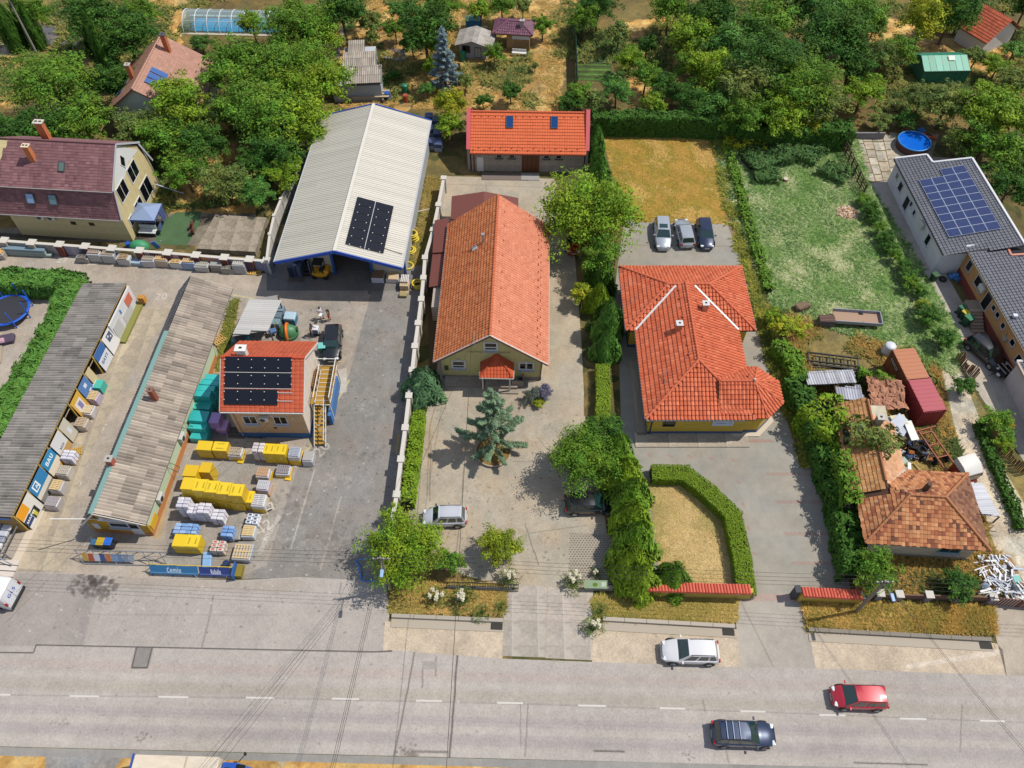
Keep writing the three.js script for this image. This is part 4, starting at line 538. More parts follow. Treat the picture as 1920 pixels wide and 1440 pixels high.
// ---------- white and orange bungalows with slate-grey roofs ----------
function mono(name,label,px,o){
const w=px.map(([x,y,h])=>at(x,y,h)),base=V3(w[0].x,0,w[0].z),q=w.map(p=>p.clone().sub(base));const g=thing(name,label,'house',base),P=planeOf([q[0],q[1],q[o.ref??2]]);
q.forEach(p=>{const d=p.clone().sub(q[0]);p.y -=d.dot(P.n)/ P.n.y;});const top=tiled(g,q,{col:['#4f5462','#474c5a','#575c6a','#4b505e'],tw:.36,tl:.36,jit:.16,mott:.12,lift:.045,prof:[[0,0],[.2,.04],[.5,.045],[.8,.01],[1,0]],under:'#46484d',rough:.6,...o.tile});
const cx=q.reduce((s,p)=>s + p.x,0)/ q.length,cz=q.reduce((s,p)=>s + p.z,0)/ q.length,ins=o.inset??.35;const base2=q.map(p=>{const d=Math.hypot(p.x - cx,p.z - cz);return V3(p.x +(cx - p.x)/ d*ins,p.y - .2,p.z +(cz - p.z)/ d*ins);});
mesh('wall',base2.flatMap((p,i)=>{const n=base2[(i + 1)% base2.length];return[poly([V3(p.x,o.plinth??0,p.z),V3(n.x,o.plinth??0,n.z),n,p])];}),o.wall,g);if(o.plinth)mesh('plinth',base2.map((p,i)=>{const n=base2[(i + 1)% base2.length];return poly([V3(p.x,0,p.z),V3(n.x,0,n.z),V3(n.x,o.plinth,n.z),V3(p.x,o.plinth,p.z)]);}),o.plinthMat,g);
const tr=(i,m,w2=.22,h2=.2)=>mesh('trim',beam(q[i].clone().add(V3(0,.05,0)),q[(i + 1)% q.length].clone().add(V3(0,.05,0)),w2,h2),m,g);return{g,q,top,base2,tr};
}
let houseJ,houseK;
{
const J=houseJ=mono('white_house','long white bungalow with dark grey tile roof carrying a large array of blue solar panels',[[1677,298,3],[1769,477,3],[1922,461,4.4],[1822,297,4.4],[1748,306,3.6],[1737,291,3.6]],{wall:grainMat('#e4e6ea',.05,128,20),ref:3});
[2,3,4,5].forEach(i=>J.tr(i,M('#e6e6ea',.5)));const e=J.q[1].clone().sub(J.q[0]),L=Math.hypot(e.x,e.z),ry=Math.atan2(-e.z,e.x)+ Math.PI,P=J.top.P,A=J.base2[0],B=J.base2[1];
const wn=(t,w,h,y)=>{const p=A.clone().lerp(B,t);win(J.g,w,h,p.x - .03,y,p.z,ry,{frame:'#dfe3ea',t:.06,sillc:'#9fb0d0'});};wn(.1,.5,.6,1.7);wn(.2,.8,1.0,1.2);wn(.36,.9,1.5,.6);wn(.42,.4,.55,1.7);wn(.5,.4,.6,1.5);wn(.79,.7,1.2,1.2);{const p=A.clone().lerp(B,.66);aircon(J.g,p.x - .25,1.9,p.z,ry);}
mesh('eaves_gutter',beam(J.q[0].clone().add(V3(-.05,-.05,0)),J.q[1].clone().add(V3(-.05,-.05,0)),.1,.1),M('#3c3e42'),J.g);
const fm=new THREE.MeshStandardMaterial({color:0xb4bccb,roughness:.35,metalness:.3}),pw=1.28,pl=1.1;
for(let c=0;c<10;c++)for(let r=0;r<6;r++){if((c<2&&r<4&&c<1 +(r<2?1:0))||(c===0&&r<4)||(c===1&&r<2)){if(!(c>0&&r>=2))continue;}const s=L - 2.0 -(9 - c + .5)*pl,t=1.35 + r*pw + .5;if(t + pw / 2<P.L - .3&&s>.5)solar(P,J.top,s,t,pl,pw,PVBLUE,fm);}
const K=houseK=mono('orange_house','orange walled bungalow with slate-grey roof, dark red plinth and outside stair beside the drive',[[1811,463,3.4],[1930,672,3.4],[2100,672,4.7],[2060,470,4.7],[1896,478,3.9],[1885,455,3.9]],{wall:grainMat('#cf9b62',.08,128,20),plinth:1.0,plinthMat:M('#8a4238'),ref:3});
K.tr(4,M('#d98d78'));K.tr(3,M('#dd9a86'));K.tr(5,M('#d5d9e4',.5));mesh('eaves_gutter',beam(K.q[0].clone().add(V3(-.05,-.05,0)),K.q[1].clone().add(V3(-.05,-.05,0)),.11,.1),M('#b3a48c',.5),K.g);
const e2=K.q[1].clone().sub(K.q[0]),ry2=Math.atan2(-e2.z,e2.x)+ Math.PI,A2=K.base2[0],B2=K.base2[1],wk=(t,w,h,y,o={})=>{const p=A2.clone().lerp(B2,t);win(K.g,w,h,p.x - .03,y,p.z,ry2,{frame:'#dfd9d0',sillc:'#6f96d0',t:.06,...o});};wk(.1,.7,1.1,1.8);wk(.28,1.5,1.1,1.8);wk(.43,1.0,2.0,1.15,{sill:0});wk(.52,.5,.55,2.2);wk(.585,.5,.55,2.2);wk(.68,.5,.6,2.1);wk(.83,.6,.6,2.1);wk(.96,.8,1.0,1.5);
{const p=A2.clone().lerp(B2,.34);aircon(K.g,p.x - .25,2.3,p.z,ry2);const m=A2.clone().lerp(B2,.76);mesh('meter_box',bx(.15,.5,.55,m.x - .08,1.6,m.z),M('#b7b1a4',.5),K.g);mesh('wall_pipe',rod(V3(m.x - .08,2.1,m.z),V3(m.x + .1,3.1,m.z - .9),.04),M('#a08a66'),K.g);const d=A2.clone().lerp(B2,.02);mesh('downpipe',rod(V3(d.x - .1,3.2,d.z),V3(d.x - .1,.2,d.z),.06),M('#e2ddd2'),K.g);mesh('roof_vent',[[9.5,.7],[9.7,2.1]].map(([s,t])=>{const q=K.top.P.at(s,t,.1);return bx(.4,.25,.35,q.x,q.y,q.z);}),M('#dfe4ee',.4),K.g);
const st=A2.clone().lerp(B2,.44);for(let i=0;i<7;i++)mesh('stair',bx(1.25,.16*(7 - i),.32,st.x - .75,0,st.z + i*.3 + .2),M(i % 2?'#a08e78':'#b09c84'),K.g);mesh('landing',bx(1.3,1.12,1.2,st.x - .75,0,st.z - .55),M('#9a8a76'),K.g);}
{const q=K.base2[5],r=K.base2[0];const p=at(1775,500,0).sub(K.g.position);}
const Lh=mono('annex_house','whitewashed low annex with grey roof at the end of the paved drive',[[1906,678,2.8],[1975,812,2.8],[2140,812,3.3],[2060,678,3.3]],{wall:grainMat('#cfc8c6',.06,128,20),inset:.2,ref:2});Lh.tr(3,M('#d9d6d6',.5));Lh.tr(0,M('#cbb9a6'),.16,.16);
}
// ---------- derelict house with old tiles ----------
{
const f=fr(1622,1018,1857,1033,3),W=f.W,D=6.9,g=thing('derelict_house','run-down cottage with patchy weathered clay tile roof, half swallowed by climbing vines','house',f.p,f.ry),ye=3,tan=.56;
const R1={x0:0,x1:W,z0:-D,z1:0},h1=hip(R1,tan,ye),wx=4.5,R2={x0:-.35,x1:wx,z0:-D - 8,z1:-D + wx / 2 + .3},xm=(R2.x0 + R2.x1)/ 2,yr2=ye + tan*(wx - R2.x0)/ 2,h2=(x,z)=>z>-D + 3?0:ye + tan*Math.min(x - R2.x0,R2.x1 - x);
const col=['#c98a5c','#b9764c','#a35f3e','#8d5138','#d49c6c','#6d4534','#bf8a62'],T={col,tw:.28,tl:.33,jit:.3,mott:.45,lift:.05,uneven:.07,prof:[[0,0],[.15,.02],[.85,.02],[1,0]],under:'#5a3a2a',rough:.9};
const dk=h1.planes.map((pl,i)=>tiled(g,pl,{...T,seed:50 + i,test:p=>p.y>=h2(p.x,p.z)- .03,...(i===3?{col:['#8d6248','#7a4c38','#a3775a','#5f4034']}:{})}));
const wa=tiled(g,[V3(R2.x0,ye,-D - 6.3),V3(R2.x0,ye,R2.z1),V3(xm,yr2,R2.z1),V3(xm,yr2,-D - 6.3)],{...T,seed:60,col:['#c9935e','#b98450','#d4a06c','#a97046'],test:p=>p.y>=h1.h(p.x,p.z)- .03}),wb=tiled(g,[V3(R2.x1,ye,-D - 4.6),V3(R2.x1,ye,-D + .1),V3(xm,yr2,R2.z1),V3(xm,yr2,-D - 4.6)],{...T,seed:61,col:['#d8a680','#cf9a72','#e0b28c'],jit:.14,test:p=>p.y>=h1.h(p.x,p.z)- .03});
const e=.06,up=p=>V3(p.x,p.y + e,p.z);[[h1.c[3],h1.r0],[h1.c[2],h1.r1],[h1.c[1],h1.r1],[h1.r0,h1.r1],[V3(xm,yr2,-D - 6),V3(xm,yr2,R2.z1 - .6)]].forEach(l=>ridge(dk[0],l.map(up),'#b5764c',.12));
mesh('valley_flashing',beam(V3(wx,ye + .08,-D),V3(xm + .4,yr2 - .2,R2.z1 - .5),.2,.03),M('#c9c6c0',.5),dk[0]);mesh('wall',[bx(W - 1,ye - .5,D - 1,W / 2,.4,-D / 2),bx(wx - .6,ye - .5,7,wx / 2,.4,-D - 3)],grainMat('#cfc6ad',.22,256,24),g);mesh('plinth',[bx(W - .9,.45,D - .9,W / 2,0,-D / 2),bx(wx - .5,.45,7.1,wx / 2,0,-D - 3)],M('#9d9488'),g);win(g,1.5,1.0,7.2,1.4,-.47,0,{frame:'#5f9a94',mull:1});
mesh('chimney',cy(.2,.24,1.3,4.9,4.3,-4.2,10),M('#5d4636'),g);chimney(g,xm + .35,3.6,-D - 3.6,.5,.5,1.7,'#a79684','#c9c4ba');mesh('vent_pipe',rod(V3(1.0,3.5,-D - 3.2),V3(.9,4.8,-D - 3.1),.12),M('#cfd3d6',.4),g);mesh('aerial',[rod(V3(W - .6,3,-3.2),V3(W + .5,3.9,-2.7),.03),rod(V3(W - .1,2.6,-2),V3(W + .8,3.2,-1.6),.03)],M('#55504a'),g);
}
// ---------- corrugated sheds of the yard ----------
{
const a=at(273,985,2.6),b=at(437,540,2.6),ry=Math.atan2(-(b.x - a.x),-(b.z - a.z)),L=a.distanceTo(b),g=thing('corrugated_shed','long green-walled shed with weathered fibre cement roof, yellow gable and orange plinth','shed',V3(a.x,0,a.z),ry);
const xr=-3.75,xl=-5.7,ye=2.6,yr=4.05,yl=1.7,wall=M('#cfe0c0',.85);
const body=(z0,z1)=>wallPoly([[xl + .35,.3],[-.35,.3],[-.35,ye - .1],[xr,yr - .16],[xl + .35,yl]],z0,z1 - z0,'z');mesh('wall',body(-L + 6.5,-.52),wall,g);mesh('gable_wall',body(-.52,-.35),grainMat('#c49a24',.1,128,20),g);mesh('plinth',bx(-xl - .7 + .06,.3,L - 7,(xl)/ 2,0,-L / 2 + 3.2),M('#d08a52'),g);mesh('plinth_band',bx(.04,.5,L - 7.2,-.32,.3,-L / 2 + 3.3),M('#d08a52'),g);
const P=planeOf([V3(0,ye,-L),V3(0,ye,0),V3(xr,yr,0),V3(xr,yr,-L)]),Q=planeOf([V3(xl,yl,-L),V3(xl,yl,0),V3(xr,yr,0),V3(xr,yr,-L)]);const dk=mesh('roof',[slab([V3(0,ye,-L),V3(0,ye,0),V3(xr,yr,0),V3(xr,yr,-L)].map(p=>p.clone().add(V3(0,-.06,0))),.05),slab([V3(xl,yl,-L),V3(xl,yl,0),V3(xr,yr,0),V3(xr,yr,-L)].map(p=>p.clone().add(V3(0,-.06,0))),.05)],M('#6d655c'),g);
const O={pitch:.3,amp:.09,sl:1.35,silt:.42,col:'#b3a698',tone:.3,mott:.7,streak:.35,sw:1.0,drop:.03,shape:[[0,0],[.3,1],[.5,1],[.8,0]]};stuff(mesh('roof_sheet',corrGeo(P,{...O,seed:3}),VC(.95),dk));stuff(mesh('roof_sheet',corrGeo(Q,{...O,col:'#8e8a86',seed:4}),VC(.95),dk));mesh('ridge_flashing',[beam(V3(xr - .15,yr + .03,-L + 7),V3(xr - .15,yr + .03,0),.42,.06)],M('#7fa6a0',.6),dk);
chimney(g,xr + 1.15,3.6,-11.4,.42,.42,1.5,'#8d4a36','#8a6a5c');chimney(g,xr - .1,3.9,-4.6,.5,.5,.9,'#a45040','#b9b4ac');mesh('verge_board',[beam(V3(0,ye,.03),V3(xr,yr,.03),.06,.16),beam(V3(xl,yl,.03),V3(xr,yr,.03),.06,.16)],M('#d9d3c8',.6),g);
const sg=sign('sign_board',g,2.5,.4,plaqueTex('▮ ÉPÍTŐANYAG','#2c4f9a','#dfe4ee',256,44,'bold 30px sans-serif'),-3.0,2.35,-.32);win(g,1.5,.6,-2.7,1.3,-.33,0,{frame:'#d4dae2'});const dr=mesh('door',bx(.95,2.05,.07,-1.5,.1,-.32),M('#d7dde6',.5),g);mesh('pane',bx(.7,.8,.02,-1.5,1.2,-.28),GLASS,dr);mesh('poster',bx(.5,.9,.05,-4.75,.7,-.31),M('#dfe3e6'),g);mesh('lamp',new THREE.SphereGeometry(.2,12,8).scale(1.2,.7,.6).translate(-3.6,3.0,-.2),M('#e9e4da',.4),g);mesh('cable_loop',new THREE.TorusGeometry(.42,.025,6,20,4.5).translate(-3.9,2.9,-.3),M('#2c2824'),g);mesh('flag_pole',rod(V3(-4.3,2.5,-.3),V3(-6.6,4.6,.9),.045),M('#efece6',.4),g);
for(const[z,y]of[[-3.0,1.35],[-8.9,1.4]]){const ac=aircon(g,-.12,y,z,Math.PI / 2);}for(const z of[-6.2,-10.3])mesh('wall_bracket',[rod(V3(-.3,1.9,z),V3(.35,1.2,z),.025),rod(V3(-.3,1.9,z + .5),V3(.35,1.2,z + .5),.025),rod(V3(.35,1.2,z),V3(.35,1.2,z + .5),.025)],M('#3c3a36'),g);mesh('yellow_panel',[bx(.06,.9,1.2,-.28,.5,-1.15)],M('#e6b62a'),g);mesh('end_bracket',[rod(V3(-.1,2.5,-L + 1),V3(1.1,2.2,-L + 1.4),.03),rod(V3(-.1,2.5,-L + 3.6),V3(1.0,2.2,-L + 4),.03),rod(V3(-.4,2.4,-L + 6.4),V3(.4,.2,-L + 7),.03)],M('#55524c'),g);
}
{
const a=at(22,970,2.9),b=at(237,530,2.9),ry=Math.atan2(-(b.x - a.x),-(b.z - a.z)),L=a.distanceTo(b),g=thing('open_shed','open-fronted shed with long grey corrugated roof and a row of advertising boards','shed',V3(a.x,0,a.z),ry),xl=-4.6,ye=2.9,yl=2.35;
const P=planeOf([V3(xl,yl,-L),V3(xl,yl,2),V3(0,ye,2),V3(0,ye,-L)]);const dk=mesh('roof',slab([V3(xl,yl,-L),V3(xl,yl,0),V3(0,ye,0),V3(0,ye,-L)].map(p=>p.clone().add(V3(0,-.06,0))),.06),M('#5d5852'),g);stuff(mesh('roof_sheet',corrGeo(P,{pitch:.28,amp:.08,sl:1.15,s1:L,silt:.4,col:'#9c968f',tone:.22,mott:.6,streak:.3,sw:1.0,drop:.03,seed:6}),VC(.95),dk));
mesh('rear_wall',bx(.12,2.2,L - .2,xl + .3,0,-L / 2),M('#8f8a5c'),g);mesh('end_wall',[wallPoly([[xl + .3,0],[-.15,0],[-.15,ye - .12],[xl + .3,yl - .1]],-.25,.12,'z'),wallPoly([[xl + .3,0],[-.15,0],[-.15,ye - .12],[xl + .3,yl - .1]],-L + .1,.12,'z')],M('#a3854a'),g);mesh('end_fascia',bx(-xl - 1.2,.18,.06,xl / 2 + .3,ye - .45,.06),M('#2a62b5',.5),g);
const tm=M('#c9a94e',.8),posts=[0.2,2.6,5.0,6.7,8.7,11.2,12.9,14.6,16.6,18.6,20.6];for(const z of posts)mesh('post',bx(.12,ye - .1,.12,-.1,0,-z),tm,g);mesh('rail',[beam(V3(-.06,ye - .1,0),V3(-.06,ye - .1,-L),.1,.12)],tm,g);mesh('shelf',[bx(2.4,.06,L - 2,xl + 1.6,1.0,-L / 2),bx(.5,.25,L - 2,-1.2,0,-L / 2)],M('#7d6a3c'),g);
const pr=(bg,dr)=>canvasTex(96,128,(c,w,h)=>{c.fillStyle=bg;c.fillRect(0,0,w,h);dr(c,w,h);});const txt=(c,t,x,y,s,col)=>{c.fillStyle=col;c.font=`bold ${s}px sans-serif`;c.fillText(t,x,y);};
const boards=[[0.2,2.6,pr('#e9e5dc',(c,w,h)=>{c.fillStyle='#f2a51e';c.fillRect(0,0,w*.55,h*.45);c.fillStyle='#2b3c6a';c.fillRect(0,h*.5,w*.4,h*.35);c.fillStyle='#232a33';c.fillRect(w*.42,h*.55,w*.35,h*.4);c.fillStyle='#d3c53a';c.fillRect(w*.5,h*.62,14,40);txt(c,'MAPEI',4,h*.72,18,'#fff');})],[2.6,5,pr('#e6dfd0',(c,w,h)=>{c.fillStyle='#2f86bd';c.fillRect(0,0,w,h*.55);c.fillStyle='#8d8a86';c.fillRect(0,h*.78,w,h*.22);c.strokeStyle='#fff';c.lineWidth=6;c.strokeRect(16,14,26,40);txt(c,'A',24,44,24,'#fff');})],[5,6.9,pr('#efe2cc',(c,w,h)=>{c.fillStyle='#2b8fc0';c.fillRect(0,0,w,h*.5);c.fillStyle='#dba54a';c.fillRect(0,h*.85,w,h*.15);txt(c,'BAU',14,46,34,'#fff');})],[6.9,8.7,pr('#dfe0e2',(c,w,h)=>{c.fillStyle='#c8a063';c.fillRect(0,h*.7,w,h*.3);txt(c,'MIX',24,80,22,'#445');})],[8.7,10,pr('#cfc9b8',(c,w,h)=>{c.fillStyle='#dde2f2';c.fillRect(w*.4,h*.4,30,40);})],[11.2,12.9,pr('#dfb04a',(c,w,h)=>{c.fillStyle='#e8e2da';c.fillRect(16,30,62,70);c.fillStyle='#8d84b8';c.fillRect(36,44,30,44);})],[12.9,14.6,pr('#5b83bd',(c,w,h)=>{c.fillStyle='#dde6f2';c.fillRect(40,24,26,24);c.fillRect(52,74,24,12);})],[14.6,15.6,pr('#d9c79c',()=>{})],[16.6,18.6,pr('#dfe3ea',(c,w,h)=>{c.fillStyle='#3a6db0';c.fillRect(0,0,w,h*.4);txt(c,'BAYT',14,90,28,'#445a88');})],[18.6,20.6,pr('#efefee',(c,w,h)=>{c.fillStyle='#53627c';c.fillRect(30,16,44,46);c.fillStyle='#dfe4ec';c.fillRect(38,24,12,12);c.fillRect(56,40,10,12);})]];
for(const[z0,z1,tex]of boards)sign('display_board',g,z1 - z0 - .16,2.3,tex,.12,1.35,-(z0 + z1)/ 2,Math.PI / 2,-.12);
const bz=-L + .05;mesh('site_cabin_wall',[bx(.16,2.6,5.2,.1,0,bz + 2.7)],M('#e8e8ea',.7),g);mesh('cabin_panel',[bx(.04,1.1,1.2,.2,1.2,bz + 1.2)],M('#dd7a5c'),g);mesh('cabin_shutter',[bx(.04,1.2,1.8,.2,.2,bz + 2.2),bx(.04,1.5,1.4,.21,.5,bz + 4.4)],M('#cfcfce'),g);mesh('cabin_sign',bx(.04,.5,.22,.2,1.8,bz + 3.0),M('#3d8ccf'),g);mesh('loading_step',bx(.6,.3,5.2,.5,0,bz + 2.7),M('#8f8e4a'),g);mesh('log_end',Array.from({length:12},(_,i)=>{const c=new THREE.CylinderGeometry(.12,.12,.5,8);c.rotateX(Math.PI / 2);c.translate(.6 +(i % 3)*.22,.4 + Math.floor(i / 3)*.2,bz + .1);return c;}),M('#c98f3e'),g);
}
// ---------- lean-to canopy ----------
{
const q=[at(435,630,2.6),at(505,618,3),at(521,551,3),at(468,561,2.6)],base=V3(q[0].x,0,q[0].z),w=q.map(p=>p.clone().sub(base)),P=planeOf([w[0],w[3],w[1]]),g=thing('canopy','small yard canopy with pale ribbed metal roof between the office and the hall','canopy',base);
mesh('roof',slab(w.map(p=>{const d=p.clone().sub(w[0]);return p.clone().add(V3(0,-d.dot(P.n)/ P.n.y - .06,0));}),.06),M('#9d9a96'),g);const P2=planeOf([w[0],w[3],w[2],w[1]]);stuff(mesh('roof_sheet',corrGeo({...P2,pts:P2.pts},{pitch:.25,amp:.035,sl:P2.L + .1,s0:0,s1:P2.pts[1].x,col:'#d3d0ca',tone:.06,mott:.12,streak:.12,drop:0,seed:2,test:(s,t)=>inside(P2.pts,s,t)}),VC(.5),g.children[0]));
mesh('post',w.map(p=>bx(.1,p.y - .1,.1,p.x*.97 + .08,0,p.z*.97)),M('#6a5a4c'),g);mesh('rear_panel',[beam(V3(w[0].x + .1,1.3,w[0].z),V3(w[3].x + .1,1.3,w[3].z),.06,2.4)],M('#4b5a6a'),g);
}
// ---------- garden buildings ----------
{
let f=fr(862,108,912,112,0),g=thing('garden_cottage','tiny whitewashed block cottage with grey sheet roof next to the purple-roofed hut','cottage',f.p,f.ry),W=f.W;mesh('wall',wallPoly([[0,0],[W,0],[W,2.1],[W / 2,2.7],[0,2.1]],-3.0,3.0,'z'),grainMat('#c3c6cc',.1,128,20,.9,{draw(c,w,h){c.fillStyle='#8f949e';for(let i=0,k=0;i<h;i +=16,k++){c.fillRect(0,i,w,2);for(let j=(k % 2)*16;j<w;j +=32)c.fillRect(j,i,2,16);}}}),g);
mesh('roof',[slab([V3(-.5,2.0,.5),V3(W / 2,2.75,.5),V3(W / 2,2.75,-3.3),V3(-.5,2.0,-3.3)],.08),slab([V3(W + .9,1.9,.5),V3(W / 2,2.753,.5),V3(W / 2,2.753,-3.3),V3(W + .9,1.9,-3.3)],.08)],grainMat('#a8a29a',.3,128,20),g);win(g,.9,.85,.95,.9,.03,0,{frame:'#3f4650',mull:1,sill:0});win(g,.75,1.3,W - 1.1,.3,.03,0,{frame:'#55504c',sill:0,mull:1,glass:M('#c8c6c2')});
f=fr(930,93,993,97,0);W=f.W;g=thing('purple_hut','small brick garden hut under a purple hipped roof with chimney','hut',f.p,f.ry);mesh('wall',bx(W - 1.5,2.5,2.6,W / 2 + .7,0,-1.3),grainMat('#9a7a50',.3,128,20,.9,{draw(c,w,h){c.fillStyle='#c0a070';for(let i=0;i<h;i +=8)c.fillRect(0,i,w,2);}}),g);const H=hip({x0:-.4,x1:W + .4,z0:-3.4,z1:.3},.42,2.5),D0=H.planes.map((p,i)=>tiled(g,p,{col:['#7d4f63','#70465a','#8a5a6c'],tw:.3,tl:.4,seed:i,jit:.14,rough:.5}));[[H.c[3],H.r0],[H.c[2],H.r1],[H.r0,H.r1]].forEach(l=>ridge(D0[0],l.map(p=>V3(p.x,p.y + .05,p.z)),'#85566a',.1));chimney(g,W*.75,2.7,-.9,.5,.4,1.1,'#a9a49c','#c3beb6');mesh('post',[bx(.12,2.5,.12,0,0,0)],M('#6a5440'),g);mesh('white_wall',bx(2.3,.8,.05,W - 1.2,1.7,.03),M('#dfe0e4'),g);mesh('bench',[bx(1.9,.06,.5,W - 1.3,.45,1.1),bx(.08,.45,.5,W - 2.1,0,1.1),bx(.08,.45,.5,W - .5,0,1.1),bx(1.9,.35,.06,W - 1.3,.5,.86)],M('#e8e6e0'),g);
}
{
const f=fr(628,192,718,188,0),g=thing('storage_shed','white-walled shed with stepped corrugated roofs behind the steel hall','shed',f.p,f.ry),W=f.W;mesh('wall',[bx(W,2.2,4.2,W / 2,0,-2.1),bx(4,2.2,5,W / 2 + .2,0,-6)],M('#c5cbd3',.8),g);
[[1.6,W + .2,2.65,.25,2.3,-3.4],[1.2,W - .6,2.8,-3.2,2.45,-6.2],[1.8,W - 2.1,2.9,-6,2.6,-8.6]].forEach(([x0,x1,h0,z0,h1,z1],i)=>{const q=[V3(x0,h0,z0),V3(x1,h0,z0),V3(x1,h1 + .5,z1),V3(x0,h1 + .5,z1)],d=mesh('roof',slab(q.map(p=>p.clone().add(V3(0,-.05,0))),.06),M('#6d655e'),g);stuff(mesh('roof_sheet',corrGeo(planeOf(q),{pitch:.26,amp:.05,sl:1.6,col:'#b5aa9e',silt:.35,tone:.2,mott:.5,seed:i + 20}),VC(.95),d));});
}
{
const c=at(1760,150,0),g=thing('greenhouse','green sheeted garden greenhouse with one pale roof vent among the fruit trees','greenhouse',V3(c.x,0,c.z),.03),gm=new THREE.MeshPhysicalMaterial({color:C('#2f8f70'),roughness:.5,transmission:.35,thickness:0}),W=5.9,L2=1.6;const fm=M('#2a6a50',.6);
for(let i=0;i<7;i++){const x=-W / 2 + i*W / 7,pw=W / 7 - .04;mesh('roof_panel',slab([V3(x,1.9,L2 / 2 + .2),V3(x + pw,1.9,L2 / 2 + .2),V3(x + pw,2.7,-1.3),V3(x,2.7,-1.3)],.03),M(['#3aa588','#2f9a7c','#4ab096'][i % 3],.45),g);mesh('wall_panel',bx(pw,1.85,.03,x + pw / 2,0,L2 / 2),gm,g);}mesh('rear_panel',slab([V3(-W / 2,1.9,-3.2),V3(W / 2,1.9,-3.2),V3(W / 2,2.7,-1.3),V3(-W / 2,2.7,-1.3)],.03),M('#2f8a70',.5),g);mesh('end_panel',[-1,1].map(s=>wallPoly([[-3.2,0],[L2 / 2,0],[L2 / 2,1.9],[-1.3,2.65],[-3.2,1.9]],s*W / 2,.03,'x')),gm,g);mesh('frame',[-1,1].flatMap(s=>[rod(V3(s*W / 2,0,L2 / 2),V3(s*W / 2,1.9,L2 / 2),.04),rod(V3(s*W / 2,1.9,L2 / 2),V3(s*W / 2,2.7,-1.3),.04)]).concat([rod(V3(-W / 2,1.92,L2 / 2 + .2),V3(W / 2,1.92,L2 / 2 + .2),.05)]),fm,g);mesh('roof_vent',slab([V3(.4,2.52,-.45),V3(1.2,2.52,-.45),V3(1.2,2.8,-1.05),V3(.4,2.8,-1.05)],.04),M('#c3d4c8',.5),g);
}
{
const a=at(345,62,0),b=at(528,66,0),ry=Math.atan2(-(b.z - a.z),b.x - a.x),W=a.distanceTo(b),g=thing('pool_enclosure','long arched glazed cover over a turquoise swimming pool','pool enclosure',V3(a.x,0,a.z),ry),R=2.1;const gl=new THREE.MeshPhysicalMaterial({color:0xd8ecf2,roughness:.12,transmission:.85,thickness:0}),fm=M('#dfe3e6',.4);
const arc=(x,r)=>{const pts=[];for(let i=0;i<=14;i++){const t=Math.PI*i / 14;pts.push(V3(x,Math.sin(t)*r*.95,-R + Math.cos(t)*r));}return pts;};for(let i=0;i<=8;i++)mesh('rib',tube(arc(W*i / 8,R),.06,5,16),fm,g);for(let i=0;i<8;i++){const a1=arc(W*i / 8 + .04,R),b1=arc(W*(i + 1)/ 8 - .04,R);mesh('glazing',a1.slice(1).map((p,k)=>poly([a1[k],b1[k],b1[k + 1],p])),gl,g);}mesh('rail',[.25,.5,.75].map(t=>{const th=Math.PI*t;return rod(V3(0,Math.sin(th)*R*.95,-R + Math.cos(th)*R),V3(W,Math.sin(th)*R*.95,-R + Math.cos(th)*R),.035);}),fm,g);mesh('water',bx(W - .8,.04,2*R - 1,W / 2,.02,-R),new THREE.MeshStandardMaterial({color:C('#37b3da'),roughness:.05}),g);mesh('coping',[bx(W + .6,.08,.5,W / 2,0,.15),bx(W + .6,.08,.5,W / 2,0,-2*R - .15)],M('#c9bda8'),g);
}
{
const a=at(1893,50,3.4),g=thing('orange_cottage','small cottage with orange tile gable peeping out of the trees beyond the greenhouse','cottage',V3(a.x,0,a.z),.55);gable(g,{x0:-3.6,x1:3.2,z0:-5,z1:0,ye:2.2,yr:4.4,col:['#c9623e','#b9552f','#d27048'],tw:.34,tl:.4,jit:.2});mesh('wall',wallPoly([[-3.1,0],[2.7,0],[2.7,2.2],[-.2,4.1],[-3.1,2.2]],-4.7,4.3,'z'),M('#e3e0da'),g);
}
// ---------- walls and fences ----------
function wallRun(name,label,pts,h,o={}){
const w=pts.map(([x,y])=>at(x,y,h)),base=V3(w[0].x,0,w[0].z),g=thing(name,label,o.cat??'wall',base);const pm=o.mat??M('#c9c2b6'),cm=o.cap??M('#d8d2c8',.8);
w.forEach(p=>p.sub(base));const bayTex=o.tex;
for(let i=0;i<w.length;i++){
const a=w[i];a.y=0;const d=(w[i + 1]??w[i]).clone().sub(w[i -(w[i + 1]?0:1)]);const ry=Math.atan2(-d.z,d.x);
if(o.pillar !==0){const m=mesh('pillar',bx(o.pw??.32,h + .12,o.pw??.32),o.pillarMat?.(i)??pm,g);m.position.copy(a);m.rotation.y=ry;mesh('pillar_cap',bx((o.pw??.32)+ .12,.07,(o.pw??.32)+ .12,0,h + .12,0),cm,m);}
if(i<w.length - 1){const b=w[i + 1],L=Math.hypot(b.x - a.x,b.z - a.z),m=mesh('panel',bx(L - .02,h,o.t??.14),o.panelMat?.(i)??pm,g);m.position.set((a.x + b.x)/ 2,0,(a.z + b.z)/ 2);m.rotation.y=ry;if(o.coping !==0)mesh('coping',bx(L - .3,.08,(o.t??.14)+ .14,0,h,0),cm,m);if(o.joints)for(let k=1;k<o.joints;k++)mesh('joint_rib',bx(.05,h - .02,(o.t??.14)+ .03,-L / 2 + L*k / o.joints,0,0),cm,m);}
}return g;
}
